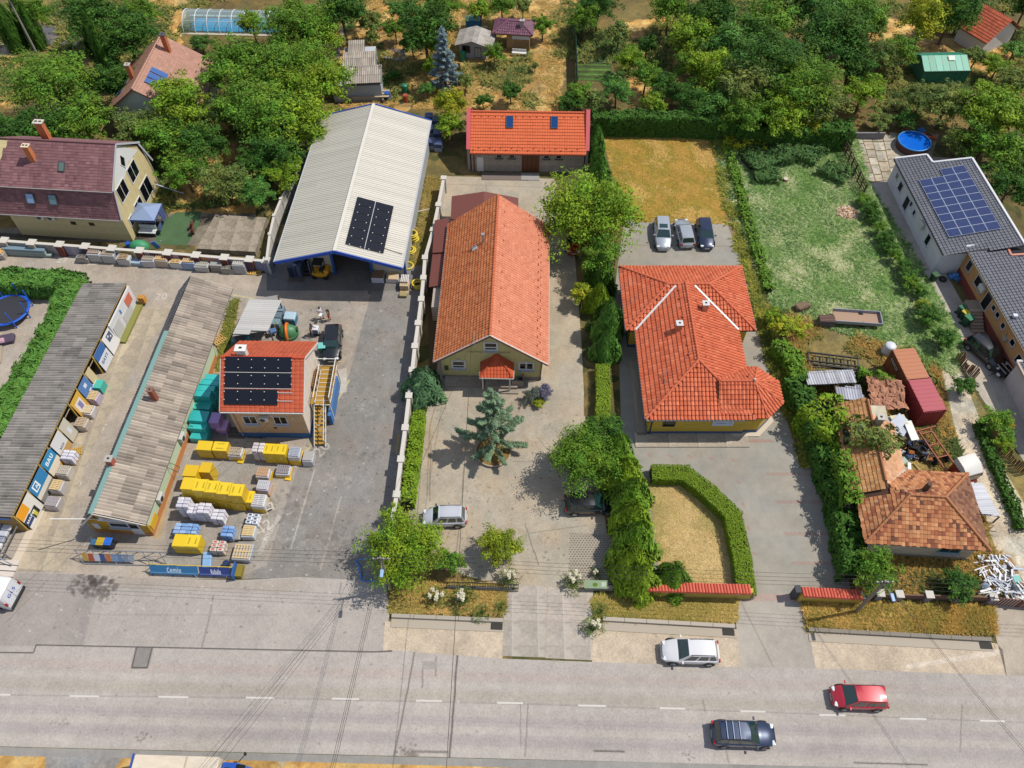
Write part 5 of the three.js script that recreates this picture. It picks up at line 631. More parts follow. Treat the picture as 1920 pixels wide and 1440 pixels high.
{
const cw=grainMat('#cfc8bc',.12,128,24);
wallRun('boundary_wall','long pale concrete pillar wall dividing the builders yard from the gabled house',[[832,335],[822,385],[812,432],[797,484],[794,522],[790,562],[784,607],[778,650],[773,695],[767,743],[760,803],[752,862],[744,928],[733,990]],1.9,{mat:cw,t:.2,pw:.5});
const cols=[['#b9b0a4','#c2b8ac'],['#b5aca2','#b8b0a6'],['#b3aa9f','#a9a49c','#b7aebb'],['#a9a2bd','#c3bccb','#7fa3b8'],['#9fb2c2','#8f5f7a'],['#c6c796','#c9a03c','#c0c48e'],['#c6b2ae','#6b4058','#b3aab9'],['#c2adb0','#7d4150','#c6b9b0'],['#cf9a52','#c98f7a','#b08aa6'],['#7f9dc2','#cfa94a','#bf7fa0','#6d95b8'],['#c98a5a','#8d9dc4','#c77fa4']];
const pm=i=>MATS['mural' + i]??=new THREE.MeshStandardMaterial({roughness:.85,color:new THREE.Color(.66,.66,.66),map:canvasTex(128,48,(c,w,h)=>{const k=cols[i % cols.length];k.forEach((hx,j)=>{c.fillStyle=hx;const x=w*j / k.length;c.beginPath();c.moveTo(x,0);c.lineTo(w,0);c.lineTo(w,h);c.lineTo(x +(i % 2?12:0),h);c.fill();});if(i>7){c.fillStyle=k[1];c.beginPath();c.moveTo(20,h);c.lineTo(50,8);c.lineTo(80,h);c.fill();c.fillStyle=k[2];c.beginPath();c.arc(96,20,16,0,6.3);c.fill();}grainPixels(c,w,h,.15,24);})});
wallRun('mural_wall','low wall painted with coloured patches behind the row of wrapped pallets',[[-45,448],[8,452],[60,456],[112,459.5],[160,463],[210,467],[262,471],[315,475],[368,479.5],[421,484],[468,487.5],[500,490]],1.4,{panelMat:pm,pillarMat:i=>M(i<3?'#b7aea2':['#7d4a3c','#6b3a44','#70323c','#7a3f34','#5d4656','#8a9db4'][i % 6]),t:.2,pw:.75});
wallRun('concrete_fence','light stepped concrete panel fence climbing along the blue-edged hall',[[500,488],[506,440],[514,405],[527,374],[545,338],[562,302],[578,268],[590,240]],1.9,{mat:grainMat('#d2cec8',.1,128,24),t:.12,pw:.24,joints:3});
}
// low concrete slab roof beside the mural wall
{const q=[at(368,466,.7),at(478,472,.7),at(500,408,.7),at(404,402,.7)],b=V3(q[0].x,0,q[0].z),m=mesh('flat_roof_shed',slab(q.map(p=>p.sub(b)),.7),grainMat('#9b8f7e',.5,256,24),null);m.position.copy(b);tag(m,'low flat-roofed concrete shed with stained top behind the mural wall','shed');}
// sign walls with tiled caps
function signWall(label,x1,y1,x2,y2,h,text,o={}){
const f=fr(x1,y1,x2,y2,0),W=f.W,g=thing('sign_wall',label,'wall',f.p,f.ry);mesh('wall',bx(W,h,.35,W / 2,0,-.18),grainMat(o.col??'#cdb556',.08,128,24),g);
for(let i=0;i<Math.floor(W / .24);i++){const x=.12 + i*.24,c=new THREE.CylinderGeometry(.125,.125,.85,8,1,false,0,Math.PI*2);c.rotateX(Math.PI / 2 - .22);c.translate(x,h + .06,-.2);mesh('cap_tile',c,M(i % 3?'#dd6a52':'#d25e48',.75),g);}
const t=sign('lettering',g,o.tw,.42,plaqueTex(text,o.tc??'#5a3d5c','#c4ad52',512,56,'italic bold 46px serif'),o.tx*W,h - .35,.02);for(const[x,c]of o.badges??[])mesh('badge',bx(.5,.3,.03,x*W,h - .5,.02),M(c,.5),g);return g;
}
signWall('long yellow wall with red tile cap and dark italic lettering in front of the hedged lawn',1195,1118,1405,1124,1.45,'Állatkórház Szentmárton',{tw:3.6,tx:.57,badges:[[.86,'#e9e6e0']]});
signWall('shorter yellow wall with red tile cap and maroon lettering beside the paved gateway',1494,1128,1607,1134,1.45,'Állatkórház',{tw:1.9,tx:.42,tc:'#7d3c2c',badges:[[.18,'#cfcfc0'],[.74,'#b4c0d8']],col:'#cdb24a'});
{const p=at(1496,1108,1.2);const m=mesh('gate_post',[bx(.35,1.6,.5),bx(.45,.06,.6,0,1.6,0)],M('#4b4c54'));m.position.set(p.x - .1,0,p.z);tag(m,'dark gate post at the end of the shorter sign wall','gate post');}
// iron fence of the forecourt
{
const a=at(838,1100,0),b=at(972,1107,0),f=fr(838,1102,972,1107,0),g=thing('iron_fence','black iron railing on a low concrete base between flowering yuccas and the street','fence',f.p,f.ry),W=f.W,im=M('#2a2a2a',.5);mesh('base',bx(W,.3,.25,W / 2,0,0),M('#a9a093'),g);mesh('rail',[bx(W,.05,.05,W / 2,.45,0),bx(W,.05,.05,W / 2,1.15,0)],im,g);for(let i=0;i<=44;i++)mesh('bar',bx(.035,1.0,.035,W*i / 44,.3,0),im,g);mesh('gate_arm',[rod(V3(W*.28,1.2,0),V3(W,1.0,-.55),.03)],im,g);
}
// low pillars of the derelict plot
{
const g=wallRun('pillar_fence','brown fence with five stubby grey pillars in front of the derelict cottage',[[1612,1118],[1650,1113],[1686,1115],[1742,1116],[1800,1117],[1862,1120]],1.0,{mat:M('#7d5f50'),pw:.5,t:.1,coping:0,cat:'fence',pillarMat:()=>M('#8d8690')});
wallRun('plank_gate','dark red plank gate closing the white gravel lane',[[1866,1120],[1920,1126],[1990,1133]],1.3,{mat:M('#7a4a40'),pw:.12,t:.06,coping:0,cat:'gate',joints:9});
}
// kerbs of the verge ditches
for(const[label,a,b,o]of[['concrete ditch kerb under the white yuccas',[734,1154],[944,1163],0],['concrete ditch kerb behind the parked white car',[1130,1160],[1378,1174],1],['dark concrete ditch kerb along the dry grass before the derelict plot',[1516,1180],[1860,1199],2]]){
const f=fr(...a,...b,.25),g=thing('ditch_kerb',label,'kerb',f.p,f.ry,'ditch kerbs of the street verge');const n=Math.round(f.W / 1.6),mm=M(['#b3aa9c','#bcb2a4','#8f877b'][o]);for(let i=0;i<n;i++)mesh('block',bx(f.W / n - .03,.3,.3,(i + .5)*f.W / n,0,0),mm,g);mesh('bed',bx(f.W,.06,.7,f.W / 2,0,.5),M('#b9ad9c'),g);mesh('culvert_mouth',bx(.9,.1,.5,f.W - .5,0,.45),M('#38342f'),g);
}
// fences of the gardens
{
const f=fr(1083,150,1078,28,1.6),g=thing('netting_fence','tall dark green netting fence running along the vegetable rows','fence',f.p,f.ry),W=f.W;for(let i=0;i<=9;i++)mesh('post',rod(V3(W*i / 9,0,0),V3(W*i / 9,2.1,0),.05),M('#2d5a4c'),g);mesh('net',bx(W,1.9,.03,W / 2,.1,0),M('#25574a',.9),g);
}
{
const a=at(1585,262,1.5),b=at(1624,352,1.2),L=Math.hypot(b.x - a.x,b.z - a.z),ry=Math.atan2(-(b.z - a.z),b.x - a.x),g=thing('trellis_fence','brown open lattice fence between the mown field and the slab patio','fence',V3(a.x,0,a.z),ry),wm=M('#5d4636');for(let i=0;i<=7;i++)mesh('post',bx(.12,1.7,.12,L*i / 7,0,0),wm,g);for(const y of[.3,.75,1.2,1.6])mesh('rail',bx(L,.09,.05,L / 2,y,0),wm,g);for(let i=0;i<26;i++)mesh('slat',bx(.06,1.5,.03,L*(i + .5)/ 26,.15,.04),wm,g);
}
{const f=fr(1592,250,1660,250,.8),m=mesh('patio_wall',bx(f.W,.9,.2,f.W / 2,0,0),M('#8d8a8c'));m.position.copy(f.p);m.rotation.y=f.ry;tag(m,'low grey wall closing the far end of the slab patio','wall');}
for(const[x1,y1,x2,y2,l]of[[1795,665,1832,705,'sagging reed screen beside the parked dark car drive'],[1880,838,1925,885,'low brown reed screen behind the yellow-green bushes'],[1478,700,1497,745,'stacked grey sticks leaning by the overgrown hedge']]){
const f=fr(x1,y1,x2,y2,.6),g=thing('reed_screen',l,'screen',f.p,f.ry);const n=Math.round(f.W / .14);for(let i=0;i<n;i++)mesh('reed',bx(.1,1.1 + .35*Math.sin(i*.5)+ rr(-.1,.1),.05,(i + .5)*f.W / n,0,rr(-.05,.05),0,rr(-.1,.1)),M(['#7d5a3c','#8d6a46','#6b4c34'][i % 3]),g);
}
// garden borders of rough stone
for(const[pts,l]of[[[[632,112],[640,70],[652,25]],'rough stone border along the strip of dry grass'],[[[652,108],[700,112]],'short stone edging of the lowest orchard bed'],[[[722,110],[755,113],[757,90]],'stone edging round the small square vegetable plot']]){
const g=thing('stone_border',l,'border',at(...pts[0]));const c=new THREE.CatmullRomCurve3(pts.map(p=>at(...p).sub(g.position))),n=Math.round(c.getLength()/ .45);for(let i=0;i<n;i++){const p=c.getPoint(i / n),s=new THREE.DodecahedronGeometry(.22 + R0()*.12,0);s.scale(1.2,.7,1);s.rotateY(R0()*6);s.translate(p.x,.1,p.z);mesh('stone',s,M(['#9a9184','#b3aa9c','#857c70'][i % 3]),g);}
}
// banners and frames at the yard front
{
let f=fr(288,1072,442,1078,0),g=thing('banner_fence','blue advertising banner barrier with white lettering at the yard entrance','banner',f.p,f.ry),W=f.W;const tx=(t,bg,fg)=>plaqueTex(t,fg,bg,512,64,'bold 52px sans-serif',{draw(c,w,h){c.fillStyle='rgba(255,255,255,.35)';c.fillRect(0,h*.78,w,6);}});
sign('banner',g,W*.58,.85,tx('Cemix','#2b78ad','#dbe8f2'),W*.29,.75,.1,0,-.5);sign('banner',g,W*.37,.85,tx('▣ Kubala','#26408d','#eef0f6'),W*.78,.75,.1,0,-.5);mesh('rail',[rod(V3(-.2,1.2,-.15),V3(W,1.2,-.15),.035)],M('#d8c24a'),g);for(let i=0;i<5;i++)mesh('stand',[rod(V3(W*i / 4,0,.3),V3(W*i / 4,1.2,-.15),.04),rod(V3(W*i / 4,0,-.6),V3(W*i / 4,1.2,-.15),.04)],M('#2f69a5'),g);mesh('end_panel',bx(.06,1.1,1.2,W + .05,0,-.1),M('#2668b8',.5),g);mesh('weed',bx(.5,.5,1,W + .35,0,-.2),M('#8d7d24'),g);
f=fr(160,1052,316,1056,0);g=thing('display_rack','long grey steel rack holding a row of colourful sample boards by the yellow gable','rack',f.p,f.ry);W=f.W;const gm=M('#a9adb3',.45,{metal:.4});mesh('top_rail',[rod(V3(-.5,1.35,-.35),V3(W,1.35,-.35),.05)],gm,g);for(let i=0;i<6;i++)mesh('leg',[rod(V3(W*i / 5,0,.25),V3(W*i / 5 - .4,1.35,-.35),.035),rod(V3(W*i / 5,0,-.9),V3(W*i / 5 - .4,1.35,-.35),.035)],gm,g);mesh('bottom_rail',[rod(V3(0,.1,.25),V3(W,.1,.25),.04),rod(V3(W*.7,.3,-.5),V3(W,.12,.2),.03)],gm,g);
const cs=['#c9a24a','#b9573c','#cdd2da','#42548d','#c77a4a','#7f9cc0','#6b8db8','#8a9aac','#9fb0c4'];cs.forEach((c,i)=>{const m=mesh('sample_board',bx(W*.62 / 9 - .05,.03,.75),M(c,.6),g);m.position.set(.2 +(i + .5)*W*.62 / 9 - .15,.72,-.05);m.rotation.x=1.13;});
}
// ---------- vehicles ----------
function loft(secs,capEnds=true){
const B=new Buf(),w=new THREE.Color(1,1,1),n=secs[0].length;for(let i=0;i<secs.length - 1;i++)for(let k=0;k<n - 1;k++)B.quad(secs[i][k],secs[i + 1][k],secs[i + 1][k + 1],secs[i][k + 1],w);
const p=[];if(capEnds)for(const[s,f]of[[secs[0],0],[secs.at(-1),1]])for(let k=1;k<n - 1;k++){const t=f?[s[0],s[k + 1],s[k]]:[s[0],s[k],s[k + 1]];t.forEach(q=>p.push(q.x,q.y,q.z));}B.p.push(...p);
let g=new THREE.BufferGeometry();g.setAttribute('position',new THREE.Float32BufferAttribute(B.p,3));g=mergeVertices(g,1e-3);g.computeVertexNormals();return clean(toCreasedNormals(g,.7));
}
const lerpT=(t,x)=>{for(let i=0;i<t.length - 1;i++)if(x<=t[i + 1][0]){const k=(x - t[i][0])/(t[i + 1][0]- t[i][0]);return t[i][1]+(t[i + 1][1]- t[i][1])*Math.max(0,Math.min(1,k));}return t.at(-1)[1];};
function car(name,label,p,ry,o,group){
const L=o.L??4.3,W=(o.W??1.8)/ 2,H=o.H??1.5,belt=o.belt??.95,hood=o.hood??.9,x1=L / 2,g=thing(name,label,o.cat??'car',p,ry,group);
const paint=new THREE.MeshPhysicalMaterial({color:C(o.col,.6),roughness:.35,metalness:o.metal??.2,clearcoat:1,clearcoatRoughness:.05}),dark=M('#26282b',.6);
const ws=o.ws??L*.22,rs=o.rs??-L*.46,rfF=o.rf??L*.06,rfB=o.rb??-L*.40;
const top=[[-x1,belt - .22],[-x1 + .1,belt - .05],[rs,belt],[ws,belt],[ws + .1,hood + .02],[x1 - .45,hood - .12],[x1 - .12,hood - .26],[x1,.55]],hw=[[-x1,W*.8],[-x1 + .25,W*.97],[-.3,W],[x1 - .9,W*.98],[x1 - .3,W*.86],[x1,W*.62]];
const secs=[];for(let i=0;i<=22;i++){const x=-x1 + L*i / 22,w=lerpT(hw,x),y=lerpT(top,x);secs.push([V3(x,.22,-w*.86),V3(x,.34,-w*.98),V3(x,.6*y + .1,-w),V3(x,y - .08,-w*.95),V3(x,y,-w*.82),V3(x,y + .02,0),V3(x,y,w*.82),V3(x,y - .08,w*.95),V3(x,.6*y + .1,w),V3(x,.34,w*.98),V3(x,.22,w*.86),V3(x,.22,-w*.86)]);}
mesh('body',loft(secs),paint,g);
const cab=(x,y,w)=>[V3(x,y,-w),V3(x,y,w)],bw=W*.88,tw=W*.7,yr=H - .05;const A=cab(ws,belt - .01,bw),Bp=cab(rs,belt - .01,bw*.95),Ct=cab(rfF,yr,tw),Dt=cab(rfB,yr,tw*.97);const ins=(a,b,c,d,k=.93)=>{const m=a.clone().add(b).add(c).add(d).multiplyScalar(.25);return[a,b,c,d].map(q=>q.clone().lerp(m,1 - k));};
const GL=MATS.carglass??=new THREE.MeshPhysicalMaterial({color:0x16302f,roughness:.05,metalness:0,clearcoat:1}),pane=(nm,q)=>{const n=q[1].clone().sub(q[0]).cross(q[2].clone().sub(q[0])).normalize(),c=q[0].clone().add(q[2]).multiplyScalar(.5);if(n.dot(c.clone().sub(V3(0,.8,0)))<0)n.negate();return mesh(nm,poly(q.map(p=>p.clone().addScaledVector(n,.012))),GL,g);};
const shell=[poly([A[0],A[1],Ct[1],Ct[0]]),poly([Bp[1],Bp[0],Dt[0],Dt[1]]),poly([A[1],Bp[1],Dt[1],Ct[1]]),poly([Bp[0],A[0],Ct[0],Dt[0]])];mesh('cabin',shell,paint,g);
const roofS=[];for(let i=0;i<=8;i++){const t=i / 8,x=rfB +(rfF - rfB)*t,w=tw*(.95 + .05*Math.sin(t*3.14))+ .04,y=yr + .05*Math.sin(t*Math.PI);roofS.push([V3(x,yr - .03,-w),V3(x,y + .01,-w*.92),V3(x,y + .035,0),V3(x,y + .01,w*.92),V3(x,yr - .03,w),V3(x,yr - .03,-w)]);}mesh('roof',loft(roofS),o.roofCol?M(o.roofCol,.4):paint,g);
pane('windscreen',ins(A[0],A[1],Ct[1],Ct[0],.95));pane('rear_window',ins(Bp[1],Bp[0],Dt[0],Dt[1],.86));
for(const s of[0,1]){const m=t=>[A[s].clone().lerp(Bp[s],t),Ct[s].clone().lerp(Dt[s],t)];for(const[t0,t1]of o.van?[[.06,.38]]:[[.1,.42],[.46,.74],[.78,.95]]){const[a,b]=m(t0),[c,d]=m(t1);pane('side_window',ins(a,c,d,b,.9));}}
const wr=o.wr??.32;for(const x of[x1 - .85,-x1 + .8])for(const s of[-1,1]){const t=new THREE.CylinderGeometry(wr,wr,.22,20);t.rotateX(Math.PI / 2);const m=mesh('wheel',t,M('#1b1b1c',.8),g);m.position.set(x,wr,s*(W - .1));const r=new THREE.CylinderGeometry(wr*.62,wr*.62,.02,12);r.rotateX(Math.PI / 2);r.translate(0,0,s*.115);mesh('rim',r,M('#b5b8bc',.3,{metal:.6}),m);const a=new THREE.TorusGeometry(wr + .05,.05,6,14,Math.PI);mesh('wheel_arch',a.translate(x,wr,s*(W - .015)),dark,g);}
for(const s of[-1,1]){mesh('headlight',rbx(.26,.14,.34,.05,x1 - .24,hood - .32,s*W*.62,s*.35),M('#e9eef2',.1),g);mesh('taillight',rbx(.14,.24,.26,.04,-x1 + .07,belt - .32,s*W*.74),M('#b3161c',.2),g);mesh('mirror',rbx(.14,.13,.22,.04,ws - .25,belt + .02,s*(W + .08)),o.mirror?M(o.mirror):paint,g);}
mesh('grille',rbx(.06,.14,W,.02,x1 - .06,.5,0),dark,g);mesh('bumper',[rbx(.2,.16,W*1.35,.05,x1 - .12,.24,0),rbx(.16,.16,W*1.5,.05,-x1 + .06,.24,0)],dark,g);for(const x of[x1 + .0,-x1 - .02])mesh('number_plate',bx(.02,.11,.5,x,.42,0),M('#e6e6e6',.5),g);
if(o.rails)mesh('roof_rail',[-1,1].map(s=>rod(V3(rfB + .1,yr + .07,s*tw*.94),V3(rfF - .15,yr + .07,s*tw*.94),.025)),dark,g);if(o.ribs)mesh('roof_rib',[-.5,-.25,0,.25,.5].map(k=>bx((rfF - rfB)*.8,.015,.05,(rfF + rfB)/ 2,yr + .065,k*W)),paint,g);if(o.sunroof)mesh('sunroof',bx(.55,.02,.85,rfF - .5,yr + .075,0),GL,g);if(o.bars)mesh('roof_bar',[.2,.42,.64].map(k=>bx(.05,.05,tw*1.9,rfB +(rfF - rfB)*k,yr + .1,0)),M('#9fb4cc',.3),g);
if(o.openDoor){const d=mesh('open_door',[rbx(1.0,.55,.08,.03,-.5,.32,0)],paint,g);d.position.set(ws - .35,0,o.openDoor*(W + .02));d.rotation.y=o.openDoor*-.95;mesh('door_window',poly([V3(-.05,.9,0),V3(-.95,.9,0),V3(-.85,1.35,0),V3(-.4,1.35,0)]),GL,d);}return g;
}
const RA=-.028;
const cp=(x,y,h=.9)=>{const p=at(x,y,h);p.y=0;return p;};
car('parked_car','white crossover parked on the gravel verge by the street',cp(1295,1219),Math.PI + RA,{L:4.35,W:1.84,H:1.6,col:'#f2f2f4',metal:0,rails:1,wr:.35});
car('moving_car','red people carrier driving along the street',cp(1613,1305),Math.PI + RA,{L:4.0,W:1.74,H:1.6,col:'#c8102e',metal:.15,rails:1,ws:1.2,rf:.5});
car('moving_car','dark blue estate car with roof bars driving along the street',cp(1396,1374),RA,{L:4.5,W:1.8,H:1.55,col:'#1d3358',metal:.3,bars:1,rails:1});
car('parked_car','small silver car with ribbed roof standing on the forecourt',cp(833,966),Math.PI + .02,{L:3.75,W:1.65,H:1.6,col:'#dde1ea',metal:.15,rails:1,ribs:1,ws:.95,rf:.45,mirror:'#3a3a3c'});
car('parked_car','black hatchback half hidden under the conifer hedge',cp(1108,941),Math.PI + .02 + Math.PI,{L:4.4,W:1.78,H:1.48,col:'#14161c',metal:.2});
const DN=-Math.PI / 2;
car('parked_car','silver estate with open sunroof glass, first of three behind the hipped house',cp(1243,434),DN - .06,{L:4.5,W:1.78,H:1.5,col:'#c6cdd8',metal:.35,sunroof:1});
car('parked_car','silver hatchback seen from its tail between the estate and the dark blue car',cp(1284,432),-DN + .06,{L:4.2,W:1.78,H:1.48,col:'#bfc5cf',metal:.35});
car('parked_car','dark blue car in the row of three behind the hipped house',cp(1323,435),DN - .02,{L:4.2,W:1.74,H:1.48,col:'#1c2c50',metal:.3});
car('parked_car','black car with one door open beside the office stairs',cp(622,640),DN + .06,{L:4.3,W:1.8,H:1.48,col:'#0d0f16',metal:.2,openDoor:-1});
car('parked_car','black off-road car parked under the orange wall',cp(1852,657),DN + .5,{L:4.3,W:1.82,H:1.65,col:'#10131f',metal:.25,rails:1,wr:.36});
car('parked_car','red car glimpsed through the leaves of the big walnut tree',cp(1074,448,.7),DN,{L:4.0,W:1.7,H:1.45,col:'#c41424',metal:.1});
// delivery van at the edge of the street
{
const p=at(-38,1103,1.2);p.y=0;const g=thing('delivery_van','white parcel van with blue lettering on its rear doors','van',p,2.98),paint=new THREE.MeshPhysicalMaterial({color:C('#eef0f4',.62),roughness:.3,clearcoat:1}),L=5.6,W=1.0;
const sec=(x,w,y,b=.3)=>[V3(x,b,-w),V3(x,y*.55,-w),V3(x,y - .15,-w*.93),V3(x,y,-w*.8),V3(x,y + .04,0),V3(x,y,w*.8),V3(x,y - .15,w*.93),V3(x,y*.55,w),V3(x,b,w),V3(x,b,-w)];mesh('body',loft([sec(-L / 2,.93,2.3),sec(-L / 2 + .15,.99,2.42),sec(.9,W,2.48),sec(1.5,W,2.2),sec(2.0,.97,1.45),sec(2.65,.9,1.2),sec(2.8,.75,.9)]),paint,g);
const dr=[V3(-L / 2 - .015,.5,-.85),V3(-L / 2 - .015,.5,.85),V3(-L / 2 - .015,2.1,.8),V3(-L / 2 - .015,2.1,-.8)];const[gg,mm]=facePlane(1.5,1.5,plaqueTex('GLS','#1f4fb0','#e6e9f0',256,256,'bold 92px sans-serif',{cy:.4}));const d=mesh('rear_door',gg,mm,g);d.position.set(-L / 2 - .0,1.35,0);d.rotation.y=-Math.PI / 2;mesh('door_seam',bx(.02,1.6,.02,-L / 2 - .015,.5,0),M('#55585e'),g);const wp=poly([V3(1.55,2.12,-.8),V3(1.55,2.12,.8),V3(2.02,1.48,.86),V3(2.02,1.48,-.86)].map(q=>q.add(V3(.03,.03,0))));mesh('windscreen',wp,GLASS,g);
for(const s of[-1,1]){mesh('taillight',rbx(.1,.5,.2,.04,-L / 2 + .02,1.0,s*.92),M('#a81824',.2),g);mesh('headlight',rbx(.15,.2,.35,.05,2.68,.8,s*.6),M('#e6ebf0',.1),g);mesh('mirror',rbx(.15,.3,.2,.04,1.7,1.4,s*1.12),M('#222426'),g);for(const x of[-1.7,1.8]){const t=new THREE.CylinderGeometry(.34,.34,.24,18);t.rotateX(Math.PI / 2);mesh('wheel',t.translate(x,.34,s*.88),M('#1a1a1b',.8),g);}}mesh('bumper',[rbx(.16,.25,1.9,.05,-L / 2 - .06,.32,0),rbx(.16,.25,1.7,.05,2.75,.32,0)],M('#26282c'),g);mesh('number_plate',bx(.02,.11,.5,-L / 2 - .03,.72,.3),M('#d8d8d8'),g);
}
// flatbed lorry at the lower edge
{
const p=at(335,1456,1.6);p.y=0;const g=thing('flatbed_lorry','small lorry with blue cab and pale dusty tarpaulin bed parked beyond the street','lorry',p,RA),bl=new THREE.MeshPhysicalMaterial({color:C('#1c57c0',.6),roughness:.3,clearcoat:1});mesh('tarpaulin',rbx(5.8,2.0,2.2,.08,0,.8,0),grainMat('#ddd0bc',.14,128,24),g);mesh('tarpaulin_seam',[bx(.12,.02,2.1,.7,2.8,0),bx(5.7,.02,.06,0,2.8,.4)],M('#c4b198'),g);mesh('headboard',bx(.08,2.2,2.25,-2.95,.7,0),bl,g);const sec=(x,w,y,b)=>[V3(x,b,-w),V3(x,y*.7,-w),V3(x,y - .1,-w*.9),V3(x,y,0),V3(x,y - .1,w*.9),V3(x,y*.7,w),V3(x,b,w),V3(x,b,-w)];mesh('cab',loft([sec(3.0,1,2.2,.5),sec(3.9,.98,2.2,.5),sec(4.35,.92,1.5,.5),sec(4.9,.8,1.2,.5)]),bl,g);mesh('windscreen',poly([V3(3.95,2.15,-.8),V3(3.95,2.15,.8),V3(4.36,1.55,.85),V3(4.36,1.55,-.85)].map(q=>q.add(V3(.03,.03,0)))),GLASS,g);for(const s of[-1,1]){mesh('mirror',[rod(V3(3.9,1.7,s),V3(4.3,1.9,s*1.45),.03),rbx(.12,.35,.2,.04,4.3,1.7,s*1.5)],M('#1d1e20'),g);for(const x of[-1.8,3.9]){const t=new THREE.CylinderGeometry(.4,.4,.28,18);t.rotateX(Math.PI / 2);mesh('wheel',t.translate(x,.4,s*.85),M('#1a1a1b',.8),g);}}mesh('chassis',bx(7.2,.2,.9,.6,.5,0),M('#2b2b2d'),g);mesh('roof_hatch',rbx(.4,.08,.5,.03,3.4,2.2,-.3),M('#22262c'),g);
}
// forklift under the hall canopy
{
const p=at(603,517,0);const g=thing('forklift','yellow forklift truck with dark cab under the hall canopy','forklift',p,Math.PI - .1),y=M('#f0b020',.45),k=M('#26292c',.6);mesh('body',[rbx(1.5,.55,1.1,.1,0,.3,0),rbx(.55,.5,1.05,.14,-.75,.75,0)],y,g);mesh('mudguard',[rbx(.5,.12,1.15,.05,.5,.75,0)],y,g);mesh('overhead_guard',[[.45,.5],[.45,-.5],[-.45,.5],[-.45,-.5]].map(([x,z])=>bx(.08,1.3,.08,x,.8,z)).concat([bx(1.05,.06,1.1,0,2.1,0)]),k,g);mesh('seat',[rbx(.45,.2,.5,.05,-.15,.85,0),rbx(.12,.5,.5,.05,-.4,.95,0)],k,g);mesh('mast',[bx(.1,2.3,.12,.95,.1,.3),bx(.1,2.3,.12,.95,.1,-.3),bx(.08,.1,.7,.95,2.2,0)],M('#6d7684',.5),g);mesh('fork',[bx(1.0,.05,.12,1.5,.12,.25),bx(1.0,.05,.12,1.5,.12,-.25)],k,g);for(const s of[-1,1])for(const x of[.6,-.6]){const t=new THREE.CylinderGeometry(.27,.27,.2,14);t.rotateX(Math.PI / 2);mesh('wheel',t.translate(x,.27,s*.5),k,g);}
}
// cab-over lorry wreck and its box in the salvage lot
{
const p=at(1813,880,1.6);p.y=0;const g=thing('old_truck_cab','old red truck cab with white fairing beside the derelict cottage','truck',p,DN + .28);mesh('cab',[rbx(1.6,1.5,1.9,.1,0,.5,0)],M('#9c2f2c',.5),g);const sec=(x,w,y)=>[V3(x,1.95,-w),V3(x,y,-w*.9),V3(x,y + .08,0),V3(x,y,w*.9),V3(x,1.95,w),V3(x,1.95,-w)];mesh('fairing',loft([sec(-.85,.95,2.55),sec(.1,.95,2.5),sec(.8,.85,2.1)]),M('#d8d6d0',.5),g);mesh('windscreen',bx(.04,.7,1.7,.81,1.15,0),GLASS,g);for(const s of[-1,1]){const t=new THREE.CylinderGeometry(.42,.42,.25,16);t.rotateX(Math.PI / 2);mesh('wheel',t.translate(.1,.42,s*.8),M('#1c1b1a',.9),g);mesh('mirror',rbx(.1,.3,.16,.03,.7,1.2,s*1.08),M('#2a2a2a'),g);}mesh('bumper',rbx(.15,.3,1.9,.05,.85,.4,0),M('#7d2b28'),g);
}
// trailer skeleton by the container
{
const f=fr(1730,805,1792,872,.9),a=at(1733,806,.9),b=at(1787,884,.9),L=Math.hypot(b.x - a.x,b.z - a.z),ry=Math.atan2(-(b.z - a.z),b.x - a.x),g=thing('trailer_frame','rusty ladder-like trailer frame between the container and the truck cab','trailer',V3(a.x,0,a.z),ry),m=M('#a8624a',.8);mesh('side_beam',[bx(L,.14,.1,L / 2,.8,.55),bx(L,.14,.1,L / 2,.8,-.55)],m,g);for(let i=0;i<4;i++)mesh('cross_beam',bx(.1,.1,1.1,.3 + i*(L - .6)/ 3,.83,0),m,g);mesh('head_board',bx(.1,.2,2.2,0,.9,0),m,g);for(const s of[-1,1]){const t=new THREE.CylinderGeometry(.38,.38,.22,16);t.rotateX(Math.PI / 2);mesh('wheel',t.translate(L*.65,.38,s*.55),M('#1e1c1b',.9),g);}
}
{const p=at(1883,694,.5);p.y=0;const g=thing('box_trailer','small open black trailer with white lamp standing behind the off-road car','trailer',p,.35);mesh('tray',[bx(1.9,.08,1.2,0,.45,0),bx(1.9,.35,.05,0,.5,.6),bx(1.9,.35,.05,0,.5,-.6),bx(.05,.35,1.2,.95,.5,0),bx(.05,.35,1.2,-.95,.5,0)],M('#2a2a2e'),g);mesh('slat',[-.5,0,.5].map(x=>bx(.08,.05,1.2,x,.85,0)),M('#b4a894'),g);mesh('drawbar',rod(V3(-.95,.5,0),V3(-1.8,.45,0),.05),M('#2a2a2e'),g);for(const s of[-1,1]){const t=new THREE.CylinderGeometry(.28,.28,.16,14);t.rotateX(Math.PI / 2);mesh('wheel',t.translate(.1,.28,s*.7),M('#1b1b1b'),g);}mesh('lamp',rbx(.2,.25,.35,.05,-1.0,.5,.3),M('#e8e8e6',.3),g);}
